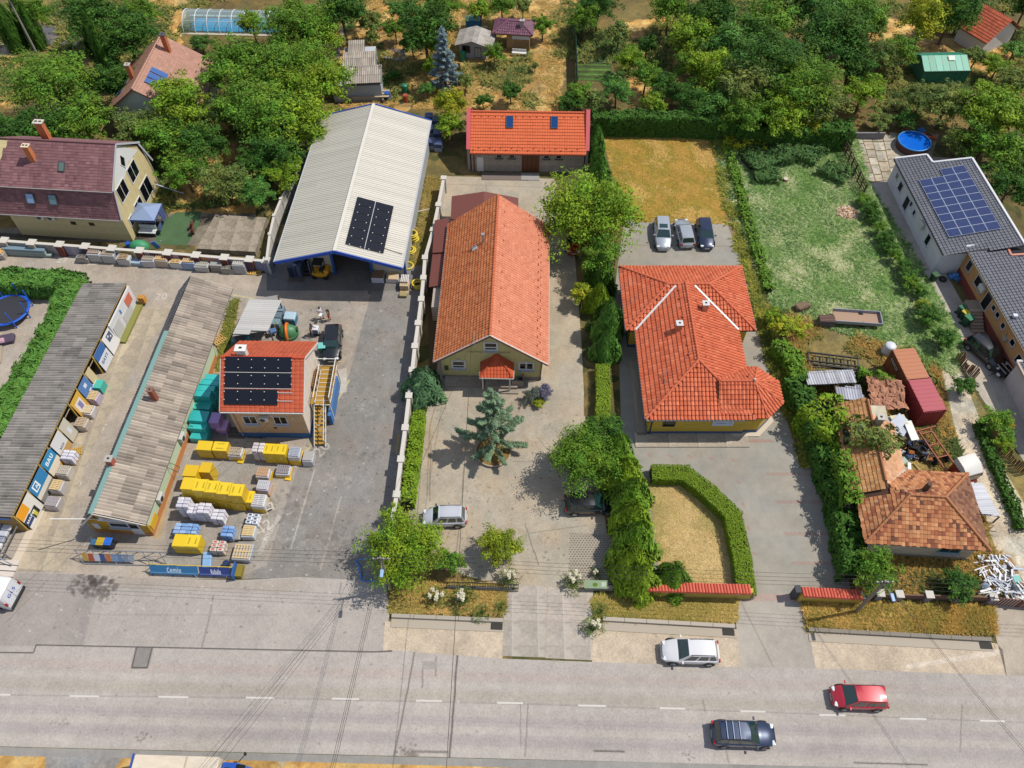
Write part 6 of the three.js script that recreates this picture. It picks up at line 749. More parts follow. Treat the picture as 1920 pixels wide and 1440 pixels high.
// shipping containers
function container(label,x1,y1,x2,y2,len,col,rot,o={}){
const a=at(x1,y1,2.6),b=at(x2,y2,2.6),W=Math.hypot(b.x - a.x,b.z - a.z),ry=o.ry??Math.atan2(-(b.z - a.z),b.x - a.x),g=thing('shipping_container',label,'container',V3(a.x,0,a.z),ry),H=2.6,m=M(col,.55),gs=[],L=len;
const rib=(x0,z0,dx,dz,n,wd)=>Array.from({length:n},(_,i)=>{const t=(i + .5)/ n;return bx(dx?wd:.04,H - .3,dz?wd:.04,x0 + dx*t,.15,z0 + dz*t);});
mesh('side_wall',[bx(.05,H - .2,L - .1,.05,.1,-L / 2),...rib(.01,0,0,-L,Math.round(L / .28),.14),bx(.05,H - .2,L - .1,W - .05,.1,-L / 2),...rib(W - .01,0,0,-L,Math.round(L / .28),.14)],m,g);mesh('end_wall',[bx(W - .1,H - .2,.05,W / 2,.1,-.05),...rib(0,-.01,W,0,8,.14),bx(W - .1,H - .2,.05,W / 2,.1,-L + .05)],m,g);mesh('roof',[bx(W - .06,.04,L - .06,W / 2,H - .05,-L / 2),...Array.from({length:Math.round(L / .42)},(_,i)=>bx(W - .2,.03,.2,W / 2,H - .02,-(i + .5)*L / Math.round(L / .42)))],M(o.roof??col,.6),g);mesh('corner_post',[[0,0],[W,0],[0,-L],[W,-L]].map(([x,z])=>bx(.14,H,.14,x +(x?-.06:.06),0,z +(z?.06:-.06))),m,g);mesh('floor',bx(W - .1,.12,L - .1,W / 2,.02,-L / 2),M('#4a4038'),g);if(o.text)sign('lettering',g,2.0,.55,plaqueTex(o.text,'#cfc8bc','#5d3424',256,64,'bold 54px sans-serif'),-.02,1.9,-L + 1.2,-Math.PI / 2);return g;
}
{const n1=[1731.9,772.5],n2=[1778,772.5],f1=at(1672,655,2.6),a=at(...n1,2.6),L=Math.hypot(f1.x - a.x,f1.z - a.z),ry=-Math.atan2(f1.x - a.x,-(f1.z - a.z));const half=L / 2;container('dark red shipping container at the street-facing end of the pair',...n1,...n2,half - .03,'#a83c40',0,{ry:ry*.9,roof:'#b8505a'});const mid=a.clone().lerp(f1,.5),b=mid.clone().add(V3(2.25,0,0));const g2=container('rusty brown shipping container with pale lettering behind the dark red one',...n1,...n2,half - .03,'#8d4f34',0,{ry:ry*.9,roof:'#c07850',text:'COSCO'});g2.position.set(mid.x,0,mid.z);}
// ---------- goods of the builders' yard ----------
const YR=-.065;
const top=(px,py,h)=>{const p=at(px,py,h);p.y=0;return p;};
function jitterBox(w,h,d,r,seed,amp){const g=new RoundedBoxGeometry(w,h,d,4,r);const P=g.attributes.position;for(let i=0;i<P.count;i++){const x=P.getX(i),y=P.getY(i),z=P.getZ(i),n=k=>(fbm(x*2.2 + seed*3.1 + k,(y + z*1.7)*2.2 + seed)- .5)*amp;P.setXYZ(i,x + n(0),y + n(9)*.6,z + n(21));}g.computeVertexNormals();g.translate(0,h / 2,0);return g;}
const WOOD=['#c9a878','#b89a70','#d6b888','#a48a66'];
function palletGeo(w,d){const g=[];for(let i=0;i<3;i++)g.push(bx(w,.09,.1,0,.02,-d / 2 + .06 + i*(d - .12)/ 2));for(let i=0;i<7;i++)g.push(bx(.105,.022,d,-w / 2 + .06 + i*(w - .12)/ 6,.11,0));for(let i=0;i<3;i++)g.push(bx(.1,.022,d,-w / 2 + .06 + i*(w - .12)/ 2,0,0));return g;}
function addPallet(parent,w,d,y,tone,ry=0){const m=new THREE.Group();m.name='pallet';parent.add(m);m.position.y=y;m.rotation.y=ry;mesh('stringer',[0,1,2].map(i=>bx(w,.09,.1,0,.02,-d / 2 + .06 + i*(d - .12)/ 2)),M(tone),m);for(let i=0;i<6;i++)mesh('plank',bx(.12,.025,d,-w / 2 + .07 + i*(w - .14)/ 5,.11,0),M(tone),m);return m;}
const ytong=canvasTex(256,256,(c,w,h)=>{c.fillStyle='#f2cf25';c.fillRect(0,0,w,h);c.fillStyle='#3c3410';c.font='bold 40px sans-serif';c.textAlign='center';c.fillText('YTONG',128,74,170);c.fillText('SINGLE',128,210,170);grainPixels(c,w,h,.07,90);});
const YT=new THREE.MeshStandardMaterial({map:ytong,color:new THREE.Color(.66,.66,.66),roughness:.45}),YP=M('#f0cb22',.45),YP2=M('#e6bd1c',.45);
const WRAP=['#d9d9dc','#cfd2d6','#dedad6','#c3ccd8','#c9bfd0'];
function yellowPack(label,px,py,h,o={}){
const hh=o.hh??h,w=o.w??1.25,d=o.d??.95,p=top(px,py,h),g=thing('block_pack',label,'block pack',p,(o.ry??YR),o.group);const b=rbx(w,hh - .12,d,.03,0,h - hh + .12,0);mesh('cover',b,R0()<.5?YP:YP2,g);if(o.text !==0){const t=new THREE.PlaneGeometry(w - .06,d - .06);t.rotateX(-Math.PI / 2);if(o.rot)t.rotateY(o.rot);if(o.rot)t.scale(w / d,1,d / w);t.translate(0,h + .004,0);mesh('print',t,YT,g);mesh('emblem',bx(.2,.2,.01,0,h - hh*.5,d / 2 + .003),M('#f6e9a0'),g);mesh('crease',[bx(w,.015,.012,0,h - hh*.42,d / 2),bx(.012,.015,d,w / 2,h - hh*.42,0)],M('#b8941a'),g);}addPallet(g,w*.95,d*.95,h - hh,WOOD[1]);return g;
}
function wrapped(label,px,py,h,o={}){
const w=o.w??1.1,d=o.d??.95,p=o.front?at(px,py).add(V3(0,0,-d / 2)):top(px,py,h),g=thing('wrapped_pallet',label,'wrapped pallet',p,o.ry??YR,o.group),film=M(o.col??WRAP[(R0()*5)|0],.28);mesh('film',jitterBox(w,h - .15,d,.09,R0()*90,.16),film,g);if(o.under)mesh('cover',jitterBox(w*1.03,(h - .15)*.55,d*1.03,.06,R0()*90,.08),M(o.under,.45),g);if(o.pallet !==0){const t=o.tone??WOOD[(R0()*4)|0];addPallet(g,w*.86,d*.84,h - .16,t,o.pr??0);}if(o.tail)mesh('loose_film',jitterBox(.5,.12,.4,.05,4,.2).translate(w*.35,.02,d*.55),M(o.tail,.4),g);return g;
}
function bagStack(label,px,py,h,o={}){
const w=o.w??1.1,d=o.d??.95,p=top(px,py,h),g=thing('sack_pallet',label,'sack pallet',p,o.ry??YR,o.group),n=Math.max(2,Math.round((h - .14)/ .17));addPallet(g,w,d,0,WOOD[1]);const cols=o.cols??['#dcd9e2','#d2cfdc','#e4e2e8'];for(let k=0;k<n;k++)for(let i=0;i<2;i++)for(let j=0;j<3;j++){const hh=(h - .14)/ n,bw=w / 2 - .02,bd=d / 3 - .015;const m=mesh('sack',rbx(bw*(k % 2?1:.97),hh*1.05,bd,hh*.42),M(cols[(R0()*cols.length)|0],.55),g);m.position.set((i - .5)*w / 2 + rr(-.02,.02),.14 + k*hh,(j - 1)*d / 3 + rr(-.015,.015));m.rotation.y=rr(-.05,.05);if(o.mark&&k===n - 1)mesh('print',bx(bw*.45,.004,bd*.5,0,hh*1.05,0),M(o.mark),m);}return g;
}
const fence3=n=>`number ${n}`;
yellowPack('yellow block pack without print touching the gravel by the green shed wall',383,835,1.45,{text:0,w:1.3});yellowPack('black-printed yellow block pack between the plain yellow one and a wrapped pallet',413,836.5,1.45,{w:1.3});wrapped('film-wrapped pallet on yellow base ending the short row below the office wall',440,845,.95,{under:'#e9c222',tail:'#e9c222',w:1.25,tone:'#b5a48e'});
bagStack('tall pallet of pinkish sacks starting the row of five below the office',484,838,1.75,{cols:['#d9cfd0','#cfc4c6','#e3dbd9'],w:1.05});yellowPack('tall yellow block pack next to the pinkish sacks below the office',505,841,1.7,{w:.98,d:1.05,rot:Math.PI / 2});yellowPack('tall yellow block pack second from the pinkish sacks below the office',526,842,1.7,{w:.98,d:1.05,rot:Math.PI / 2});wrapped('silvery film-wrapped pallet on yellow base beside the tall yellow packs',551,846,1.45,{under:'#e6bd1c',w:1.05,d:1.1,pr:Math.PI / 2,tone:'#aeb4c4',col:'#d9d6d4'});wrapped('small grey film-wrapped pallet closing the row of five near the yellow floor line',577,854,1.0,{w:.95,d:1.1,col:'#bfc0c4',tone:'#b8b4ae'});
wrapped('wrapped pallet with open brown boards on a yellow base amid the packs',492,884,1.25,{under:'#e6bd1c',tone:'#c9a07a',w:1.15});wrapped('low wrapped pallet with torn yellow skirt nearest the chalk numbers',530,879,.75,{under:'#f0c430',tail:'#f2c62c',tone:'#9a8f92',w:1.25});wrapped('white wrapped pallet standing at the end of the double yellow row',492,908,1.3,{under:'#dcb48c',w:1.05,d:1.0,tone:'#c9c9cc'});wrapped('white wrapped pallet on yellow base in front of the leaning number board',484,936,1.35,{under:'#e9c222',w:1.15,d:1.15,pr:Math.PI / 2,tone:'#cfcfd2'});
{const p=top(503,948,.7);const t=sign('number_board',scene,.75,.55,plaqueTex('62','#1d1d1f','#c9bfb0',128,96,'bold 70px sans-serif'),p.x,.55,p.z,.5,-.9);t.name=num('number_board');scene.add(t);tag(t,'pale board with black digits leaning beside the white wrapped pallet','board');}
// double row of yellow packs
const lower=['first','second','third','fourth','fifth'];
for(let i=0;i<5;i++){const x=353 + i*22.6,y=906 + i*3.1;yellowPack(`upper yellow block pack of the double row, ${lower[i]} from the green shed wall`,x,y,2.85,{hh:1.4,w:1.12,d:1.12,rot:-Math.PI / 2,text:i?1:0});yellowPack(`lower yellow block pack of the double row, ${lower[i]} from the green shed wall`,x + 2.6 - .0,y + 14.5,1.43,{w:1.12,d:1.12,text:1});}
yellowPack('single-height yellow block pack at the open end of the double row',464,931,1.43,{w:1.0,d:1.12,rot:-Math.PI / 2});yellowPack('yellow block pack with printed end behind the double row next to the gravel',357,882,2.3,{w:1.15,d:1.1,hh:1.3,text:0});yellowPack('yellow block pack under the printed one behind the double row',361,895,1.0,{w:1.15,d:1.1,hh:1.0,text:0});yellowPack('narrow yellow block pack standing off behind the double row',385,876,2.0,{w:.95,d:1.0,text:0,hh:2.0});
for(const[l,x,y,h]of[['tallest stack of white sacks against the gravel strip',343,941,2.1],['white sack stack between the tallest one and its bulging neighbour',363,953,1.6],['bulging white sack stack third from the gravel strip',382,952,1.85],['lowest white sack stack at the end of the white group',408,964,1.25]])bagStack(l,x,y,h,{w:1.05});
bagStack('light blue sack pallet against the gravel strip',338,990,.95,{cols:['#8fb2e0','#7fa5d8','#a3c0e6']});bagStack('light blue sack pallet adjoining the one at the gravel strip',359,991,.95,{cols:['#8fb2e0','#7fa5d8','#a3c0e6'],w:.95});bagStack('blue sack pallet standing alone next to a lump of loose film',426,995,1.15,{cols:['#7fa6da','#6c98d2','#93b4e2'],w:.98});
{const p=top(444,1002,.4),m=mesh('film_heap',jitterBox(1.0,.5,.9,.22,7,.4),M('#a9a59f',.3));m.position.copy(p);tag(m,'crumpled heap of grey plastic film beside the blue sacks','film heap');}
yellowPack('yellow block pack of the front pair close to the sample rack',337,1013,1.45,{w:1.08,d:1.1,rot:-Math.PI / 2,text:0});yellowPack('printed yellow block pack of the front pair facing the red-lettered sacks',361,1014,1.45,{w:1.08,d:1.1,rot:-Math.PI / 2});
bagStack('sack pallet with red lettering near the blue banner',408,1023,.95,{cols:['#d9cbbd','#e0d3c6','#cfc0b2'],mark:'#cc5a54',w:1.15});bagStack('white sack pallet with dark lettering in front of the chalk numbers',473,972,.85,{cols:['#dfe3ea','#e8eaf0'],mark:'#33486e',w:1.05});wrapped('wrapped pallet with fresh pale boards beside the lettered white sacks',465,994,.85,{tone:'#e2c690',col:'#ccd0d6',w:1.05,d:1.1,pr:Math.PI / 2});wrapped('wide loosely wrapped grey pallet nearest the yard gate',453,1033,.75,{tone:'#dcc190',col:'#b5b8be',w:1.55,d:1.45});
{const p=top(388,1049,.3),g=thing('folded_sheet','light blue folded plastic sheet lying behind the blue banner','sheet',p,.15);mesh('sheet',jitterBox(.75,.35,1.4,.08,3,.15),M('#8fb8e2',.4),g);const q=top(423,1055,.6),b=mesh('barrel',[cy(.24,.24,.55,0,0,0,14),cy(.26,.26,.04,0,.55,0,14)],M('#24365c',.4));b.position.copy(q);tag(b,'small dark blue drum behind the banner end','drum');}
// teal and purple insulation packs
const TL=['#3fc4c0','#45cbc6','#38b9b8'],tealNames=['furthest','second','third','fourth'];
function boardPack(label,px,py,h,w,d,cols,name='insulation_stack',cat='insulation stack'){const g=thing(name,label,cat,top(px,py,h),YR - .02);const n=Math.max(2,Math.round(h / .55));for(let k=0;k<n;k++)mesh('bundle',rbx(w + rr(-.03,.03),h / n - .015,d + rr(-.03,.03),.03,rr(-.03,.03),k*h / n,rr(-.03,.03)),M(cols[k % cols.length],.4),g);return g;}
[[402,707,2.3],[394,716,2.25],[385,727,2.2],[377,737,2.2]].forEach(([x,y,h],i)=>boardPack(`tall stack of turquoise insulation bundles, ${tealNames[i]} in the line beside the office`,x,y,h,1.75,.62,TL));boardPack('turquoise insulation stack in the dip between taller ones',378,757,1.3,1.7,1.1,TL);boardPack('turquoise insulation stack with stepped top beside the purple bundles',373,779,1.75,1.65,1.15,TL);boardPack('short turquoise insulation stack before the crumpled last one',371,797,1.3,1.6,.75,TL);wrapped('last turquoise stack under crumpled film next to the yellow packs',372,813,.85,{col:'#43c0bd',w:1.6,d:.9,pallet:0});
const PU=['#b08fd0','#c9a0cc','#bb98d4'];boardPack('taller purple insulation stack beside the office corner',402,783,1.5,.9,1.1,PU);boardPack('lower purple insulation stack tucked against the office wall',417,796,.75,.9,1.1,PU);
{const g=thing('board_pile','dark planks and plates lying below the office wall','board pile',at(450,812),YR);for(let i=0;i<7;i++)mesh('plank',bx(1.5,.07,.13,-.2,.02 +(i % 2)*.03,-.5 + i*.17),M(i % 2?'#5a5248':'#6d6458'),g);mesh('plate',[bx(1.4,.08,.9,1.5,0,0)],M('#55534f'),g);mesh('kerb_beam',[bx(2.7,.12,.25,2.2,0,.75)],M('#b3a58c'),g);}
// alley pallets before the open shed
const AR=YR - .05;[['grey wrapped pallet by chalk figure one, before the advertising boards',96,939,.95,'#bdb9ba','#a8a0a4'],['wrapped pallet with bright pale boards by chalk figure two',104,908,1.0,'#c3bfc2','#e6c792'],['wrapped pallet with pierced grey boards by chalk figure three',117,880,1.05,'#cdc6bd','#bfb3a4'],['round wrapped pallet alone past the bay with the red can',150,790,.95,'#c5bab0','#c9b294'],['wrapped pallet with small dark slots in the middle of the boards group',162,766,.95,'#d2cdd0','#dcc9a6'],['mauve-filmed pallet nearest the pink and teal crate',172,740,1.05,'#c2b4cc','#e2c690']].forEach(([l,x,y,h,c,t],i)=>wrapped(l,x,y,h,{col:c,tone:t,ry:AR,w:1.12,d:1.0,pr:i % 2?Math.PI / 2:0}));bagStack('white sack pallet by chalk figure four in the alley',127,852,1.05,{ry:AR,cols:['#e2e0ea','#d8d5e4']});
{const p=top(163,716,1.1),g=thing('long_crate','slanting pink white and teal crate leaning out of the open shed','crate',p,AR);mesh('case',rbx(.75,.95,1.0,.03,-.4,0,0),M('#cfa09a'),g);mesh('case_middle',rbx(.7,.96,.95,.03,.33,0,0),M('#e6dfe0'),g);mesh('case_end',rbx(.7,.97,.98,.03,1.03,0,0),M('#4fbfae'),g);const q=at(144,848),s=thing('spare_pallet','yellowish bare pallet behind the white sacks in the alley','pallet',q,.3);addPallet(s,1.0,.8,0,'#c9a03c');const r=at(108,810,.3),c=thing('jerrycan','red and white cans on the shelf bay of the open shed','can',V3(r.x - .3,.0,r.z));mesh('can',rbx(.35,.5,.3,.05,0,.5,0),M('#b8342c',.4),c);mesh('shelf',bx(1.5,.5,.8,-.2,0,.1),M('#8d7a2c'),c);}
// row along the mural wall
const MR=-.075;[['low grey wrapped pallet starting the mural row',158,494,.75,'#b3afac','#8d857c'],['tall white wrapped pallet, second of the mural row',182.5,492.5,1.2,'#cfd0d2','#a58f7d'],['tall creased wrapped pallet, third of the mural row',209,495,1.2,'#c3c6c8','#b09a80'],['wrapped pallet with brown boards, fourth of the mural row',236,499,1.0,'#d2d4d6','#b59a78'],['wrapped grey pallet standing right after the bluish low load',282,502,1.0,'#cfd0d4','#a39684'],['pallet with fresh yellow boards and brownish film in the mural row',307,502,1.05,'#c9b9a6','#e0b878'],['lower pallet with fresh yellow boards over white film in the mural row',333,504,.85,'#d9dadc','#e2bd80'],['blue-filmed pallet with yellow boards in the mural row',358,506.7,1.05,'#8fa9cc','#dfb878'],['grey-boarded pallet with spread film just past the blue-filmed one',381,511,.85,'#c4c4c2','#b0aca2'],['squat grey pallet before the last tall one of the mural row',429,514,.7,'#a9a79f','#979186'],['tall grey wrapped pallet ending the mural row',452,514,1.2,'#b5bcc2','#c4c0b4']].forEach(([l,x,y,h,c,t],i)=>wrapped(l,x,y,h*1.12,{col:c,tone:t,ry:MR,w:1.4,d:1.15,front:1,pr:i % 3?0:Math.PI / 2}));wrapped('low bluish load with loose film between two grey pallets of the mural row',260,499.6,.65,{col:'#a9c0d4',pallet:0,ry:MR,w:1.35,front:1});
boardPack('grey stack of stone slabs with dark layers in the mural row',406,491,1.0,1.25,1.1,['#8d8d84','#a8a9a2','#7d7d76'],'slab_stack','slab stack');{const s=thing('spare_pallet','yellow framed flat pallet at the foot of the white corner fence','pallet',at(478,510),MR);addPallet(s,1.4,.95,0,'#d8a94a');const g=thing('profile_bundle','long blue-grey bundle of steel profiles before the mural wall','profile bundle',top(45,462,1.0),MR);for(let k=0;k<3;k++)for(let j=0;j<2;j++)mesh('bundle',rbx(4.6 +(k===0?.5:0),.3,.5,.04,k===0?.25:0,.05 + k*.33,-.27 + j*.54),M(k===2?'#7f98a6':'#9fb0ae',.45),g);const w2=wrapped('wrapped pallet with yellow board at the outer end of the steel profiles',-3,470,.9,{col:'#b5aea6',tone:'#e0b46a',ry:MR});}
// hall front
{const g=thing('box_stack','dark blue stacks of small boxes on a pallet under the hall canopy','box stack',at(556,522),-.06);addPallet(g,1.7,1.1,0,'#6d6660');const R=rng(3);for(let r=0;r<7;r++)for(let c=0;c<3;c++){const h=.55 +(6 - r)*.14;mesh('box',rbx(.42,h,.32,.02,-.5 + c*.46,.12,-.2 - r*.36),M(['#3c4a68','#55617c','#2c3850','#8f9cb8'][(R()*4)|0],.4),g);}}
for(const[l,x,y,h,c,s]of[['pale crate with brown lid before the hall wall',709,512,.75,'#8d7458','#dfe2ec'],['pale crate with beige lid beside the brown-lidded one',736,514,.6,'#d6bd98','#e6ddd6']]){const g=thing('crate',l,'crate',top(x,y,h),-.06);mesh('side',rbx(1.25,h - .04,1.4,.02),M(s,.6),g);mesh('lid',rbx(1.22,.05,1.37,.02,0,h - .05,0),M(c),g);}{const g=thing('pallet_stack','pale pallets and tubes stacked at the hall corner','pallet stack',top(758,528,.9),-.06);addPallet(g,.9,.75,.0,'#cdb48c').position.z=.6;for(let i=0;i<5;i++)addPallet(g,.9,1.0,i*.16,'#d6c09c');mesh('tube',Array.from({length:5},(_,i)=>rod(V3(-.35 + i*.17,.95,-.9),V3(-.35 + i*.17,.95,.1),.07)),M('#e6dfe0',.5),g);mesh('tray',bx(.75,.25,.5,0,.1,1.2),M('#a89a6c'),g);}
for(const[l,x,y,n]of[['fat stack of yellow hose coils beside the hall gutter',775,449,6],['single yellow hose coil lying on dry grass by the hall',770,471,2],['loose yellow hose coil near the hall corner',765,499,1],['yellow hose coil hanging by the pillar wall',784,537,3]]){const g=thing('hose_coil',l,'hose coil',at(x,y),0);for(let i=0;i<n;i++){const t=new THREE.TorusGeometry(.5 -(i % 2)*.08,.09,8,28);t.rotateX(Math.PI / 2);t.translate(rr(-.08,.08),.1 + i*.17,rr(-.08,.08));mesh('coil',t,M('#ecd23a',.45),g);}if(n===2){const t=new THREE.TorusGeometry(.25,.07,6,20);t.rotateX(Math.PI / 2);t.translate(0,.1,0);mesh('coil',t,M('#ecd23a',.45),g);}}
{const a=at(778,399),b=at(806,393),m=mesh('pipe_length',rod(V3(a.x,.08,a.z),V3(b.x,.08,b.z),.07),M('#d8d0c4'));tag(m,'short pale pipe lying in the grass between hall and pillar wall','pipe');for(const[i,[x,y]]of[[803,215],[817,222],[806,238],[820,246],[808,262],[822,266]].entries())boardPack(['furthest','second','third','fourth','fifth','nearest-to-hall'][i]+ ' dark film-wrapped block stack in the strip behind the hall corner',x,y,1.1,.95,.95,['#a9b3c4','#55628a','#c9cfd8'],'block_stack','block stack');const g=thing('plank_stack','pale planks stacked behind the far gable of the hall','plank stack',at(690,186),.02);for(let i=0;i<6;i++)mesh('plank',bx(5.5,.1,.22,0,.6 +(i % 2)*.1,-.9 + i*.3),M(i % 2?'#c3b294':'#a89878'),g);mesh('trestle',[bx(.2,.6,2,-2,0,0),bx(.2,.6,2,2,0,0)],M('#8d8174'),g);}
// around the canopy
{const p=at(543,628),g=thing('recycling_igloo','green rounded recycling container with orange band behind the office roof','container',p,.1);const s=new THREE.SphereGeometry(.85,20,12,0,6.3,0,1.7);s.scale(1.15,1.1,.9);s.translate(0,.35,0);mesh('shell',s,M('#4f8a5c',.5),g);mesh('band',new THREE.TorusGeometry(.9,.2,6,20,Math.PI).rotateY(Math.PI / 2).scale(.8,1,.9).translate(-.1,.38,0),M('#ee7a22',.5),g);mesh('flap',cy(.28,.28,.08,0,0,0,14).rotateZ(Math.PI / 2).translate(.95,.8,0),M('#2f5a3c'),g);mesh('base',cy(.95,.9,.4,0,0,0,16),M('#44764f',.6),g);}
{const g=thing('crate','turquoise and white plastic crate beside the log pile at the canopy','crate',top(543,592,.9),-.08);mesh('body',rbx(1.15,.8,1.0,.05),M('#2f7fa0',.5),g);mesh('load',jitterBox(1.15,.4,1.0,.1,5,.12).translate(0,.6,0),M('#b9d6e6',.5),g);const l=thing('log_pile','heap of brown logs standing at the canopy edge','log pile',at(526,612),0);for(let i=0;i<26;i++){const a=V3(rr(-.35,.35),rr(0,.2),rr(-.9,.9));mesh('log',rod(a,V3(a.x + rr(-.3,.3),rr(.6,1.2),a.z + rr(-.2,.2)),.05,.05,6),M(WOOD[i % 4]==='#d6b888'?'#b98a4a':'#9a7440'),l);}const c=thing('cabinet','grey-blue metal cabinets sheltered under the canopy side','cabinet',top(517,595,1.2),-.08);for(let i=0;i<3;i++)mesh('box',rbx(.9,1.1,.75,.03,0,0,-1.3 + i*.85),M(['#7f94a4','#6c8090','#7fa0a8'][i],.5),c);const t=thing('tarpaulin_heap','turquoise sheeting under the low edge of the canopy','sheeting',at(452,640),0);mesh('sheet',jitterBox(1.6,.5,.9,.15,8,.3),M('#5fc0d0',.5),t);const f=thing('fire_post','red post standing in the shade of the canopy','post',at(500,628),0);mesh('post',rod(V3(0,0,0),V3(-.2,1.3,-.2),.09),M('#7a3328'),f);const b=thing('barrow','blue-grey wheelbarrow parked beside the green recycling container','wheelbarrow',at(513,628),.4);mesh('tray',jitterBox(.8,.35,.55,.08,2,.1).translate(0,.4,0),M('#5f83b4',.5),b);mesh('handle',[rod(V3(-.3,.5,.25),V3(-1.0,.6,.3),.025),rod(V3(-.3,.5,-.25),V3(-1.0,.6,-.3),.025)],M('#3a3a3a'),b);const w=new THREE.CylinderGeometry(.18,.18,.08,12);w.rotateX(Math.PI / 2);mesh('wheel',w.translate(.55,.18,0),M('#222'),b);}
{const s=thing('spare_pallet','fresh pallet propped by the green wall of the corrugated shed','pallet',at(412,640),.9);addPallet(s,1.2,.9,.1,'#dcb36a');}
// bins
function wheelie(label,p,col,lid,ry=0,k=1){const g=thing('wheelie_bin',label,'bin',p,ry);const s=new THREE.CylinderGeometry(.42*k,.34*k,.95*k,4,1);s.rotateY(Math.PI / 4);s.translate(0,.5*k,0);mesh('body',s,M(col,.5),g);mesh('lid',rbx(.64*k,.08*k,.68*k,.03,0,.97*k,0),M(lid,.45),g);mesh('handle',rod(V3(-.25*k,.95*k,-.38*k),V3(.25*k,.95*k,-.38*k),.025),M('#222'),g);for(const x of[-.25,.25]){const w=new THREE.CylinderGeometry(.1*k,.1*k,.06,10);w.rotateZ(Math.PI / 2);mesh('wheel',w.translate(x*k,.1*k,-.32*k),M('#1c1c1c'),g);}return g;}
wheelie('small blue-lidded bin with grey body at the yellow gable',top(175,1015,.9),'#27354a','#3f6f96',YR,.8);wheelie('yellow-lidded wheelie bin at the yellow gable',top(188,1015,1),'#3a3f2c','#c9a922',YR);wheelie('bright blue-lidded wheelie bin at the yellow gable',top(202,1015,1),'#1d2a44','#2a6fd8',YR);wheelie('green wheelie bin by the outside stair of the orange house',top(1806,576,1),'#22513a','#2d6b4c',.5);wheelie('yellow-lidded bin beside the stair of the orange house',top(1812,585,1),'#2b4a3a','#d1ba2c',.5);wheelie('fat green bin at the foot of the stair of the orange house',top(1817,597,1),'#1f5a3c','#2a7a52',.5,1.2);wheelie('green bin in the shaded corner of the white house',top(1755,514,1),'#2b4d34','#36603f',.4);wheelie('teal bin between the office gable and the black car',top(603,648,1.1),'#2c8a84','#7fd0c8',.1,1.1);
{const g=thing('rubbish_bags','pile of blue rubbish bags by the downpipe of the orange house','bags',at(1782,522),0);[[0,0,0],[.5,0,.2],[.25,.35,.1]].forEach(([x,y,z],i)=>mesh('bag',jitterBox(.6,.5,.55,.2,i + 4,.2).translate(x,y,z),M('#4a86c8',.4),g));const t=thing('car_tyre','old tyre lying by the bins of the white house','tyre',at(1767,525),0);mesh('tyre',new THREE.TorusGeometry(.3,.11,8,20).rotateX(Math.PI / 2).translate(0,.12,0),M('#2c2a28',.9),t);mesh('rim',cy(.16,.16,.08,0,.06,0,10),M('#55534f'),t);}
// shelf of sacks and white planks at the lower edge
{const g=thing('storage_rack','steel rack with white and grey sacks at the end of the open shed','rack',at(18,1035),-.1);for(let k=0;k<2;k++)for(let i=0;i<5;i++)for(let j=0;j<2;j++)mesh('sack',jitterBox(.75,.35,.5,.12,i*3 + j + k,.1).translate(-1.6 + j*.8 + k*.3,.25 + k*.4 + .2,-2.2 + i*.55),M(['#c9ccd6','#9aa0b0','#dfe0e6'][(i + j)% 3],.5),g);mesh('frame',[[-2,-2.6],[.4,-2.6],[-2,.6],[.4,.6]].map(([x,z])=>bx(.09,1.2,.09,x,0,z)).concat([bx(2.5,.08,.08,-.8,1.15,.6),bx(2.5,.08,.08,-.8,.3,.6),bx(.08,.08,3.3,.4,1.15,-1)]),M('#74777e',.5),g);mesh('boom',[rod(V3(-1.5,1.2,.4),V3(1.0,.5,1.2),.05)],M('#9aa0a8'),g);const s=thing('white_planks','white planks forming a low step before the parcel van','planks',at(14,1062),-.06);for(let i=0;i<3;i++)mesh('plank',bx(4.4,.18,.42,-1.3,.02,-.3 + i*.5),M(i % 2?'#e2d8cf':'#ded2c8'),s);const k=thing('kerb_ramp','pale concrete edge running up to the open shed','kerb',at(52,1010),-.1);mesh('kerb',bx(.7,.12,5.2,0,0,-.2),M('#ddcdb8'),k);}
// blue barrier by the street tree
{const g=thing('folding_barrier','bright blue steel folding barrier under the street tree','barrier',at(692,1082),.1),m=M('#2a84d8',.5);mesh('frame',[rod(V3(-.6,0,-.9),V3(-.9,1.0,-1.1),.05),rod(V3(-.9,1.0,-1.1),V3(.2,1.0,-1.2),.05),rod(V3(-.6,0,.3),V3(-.9,1.0,-1.1),.05),rod(V3(-.6,.1,.3),V3(1.6,.1,.5),.05),rod(V3(-.6,0,-.9),V3(-.6,.1,.3),.05)],m,g);mesh('brace',[0,1,2,3].map(i=>rod(V3(-.5 + i*.55,.1,.3),V3(-.1 + i*.5,.5,-.2),.035)),m,g);}
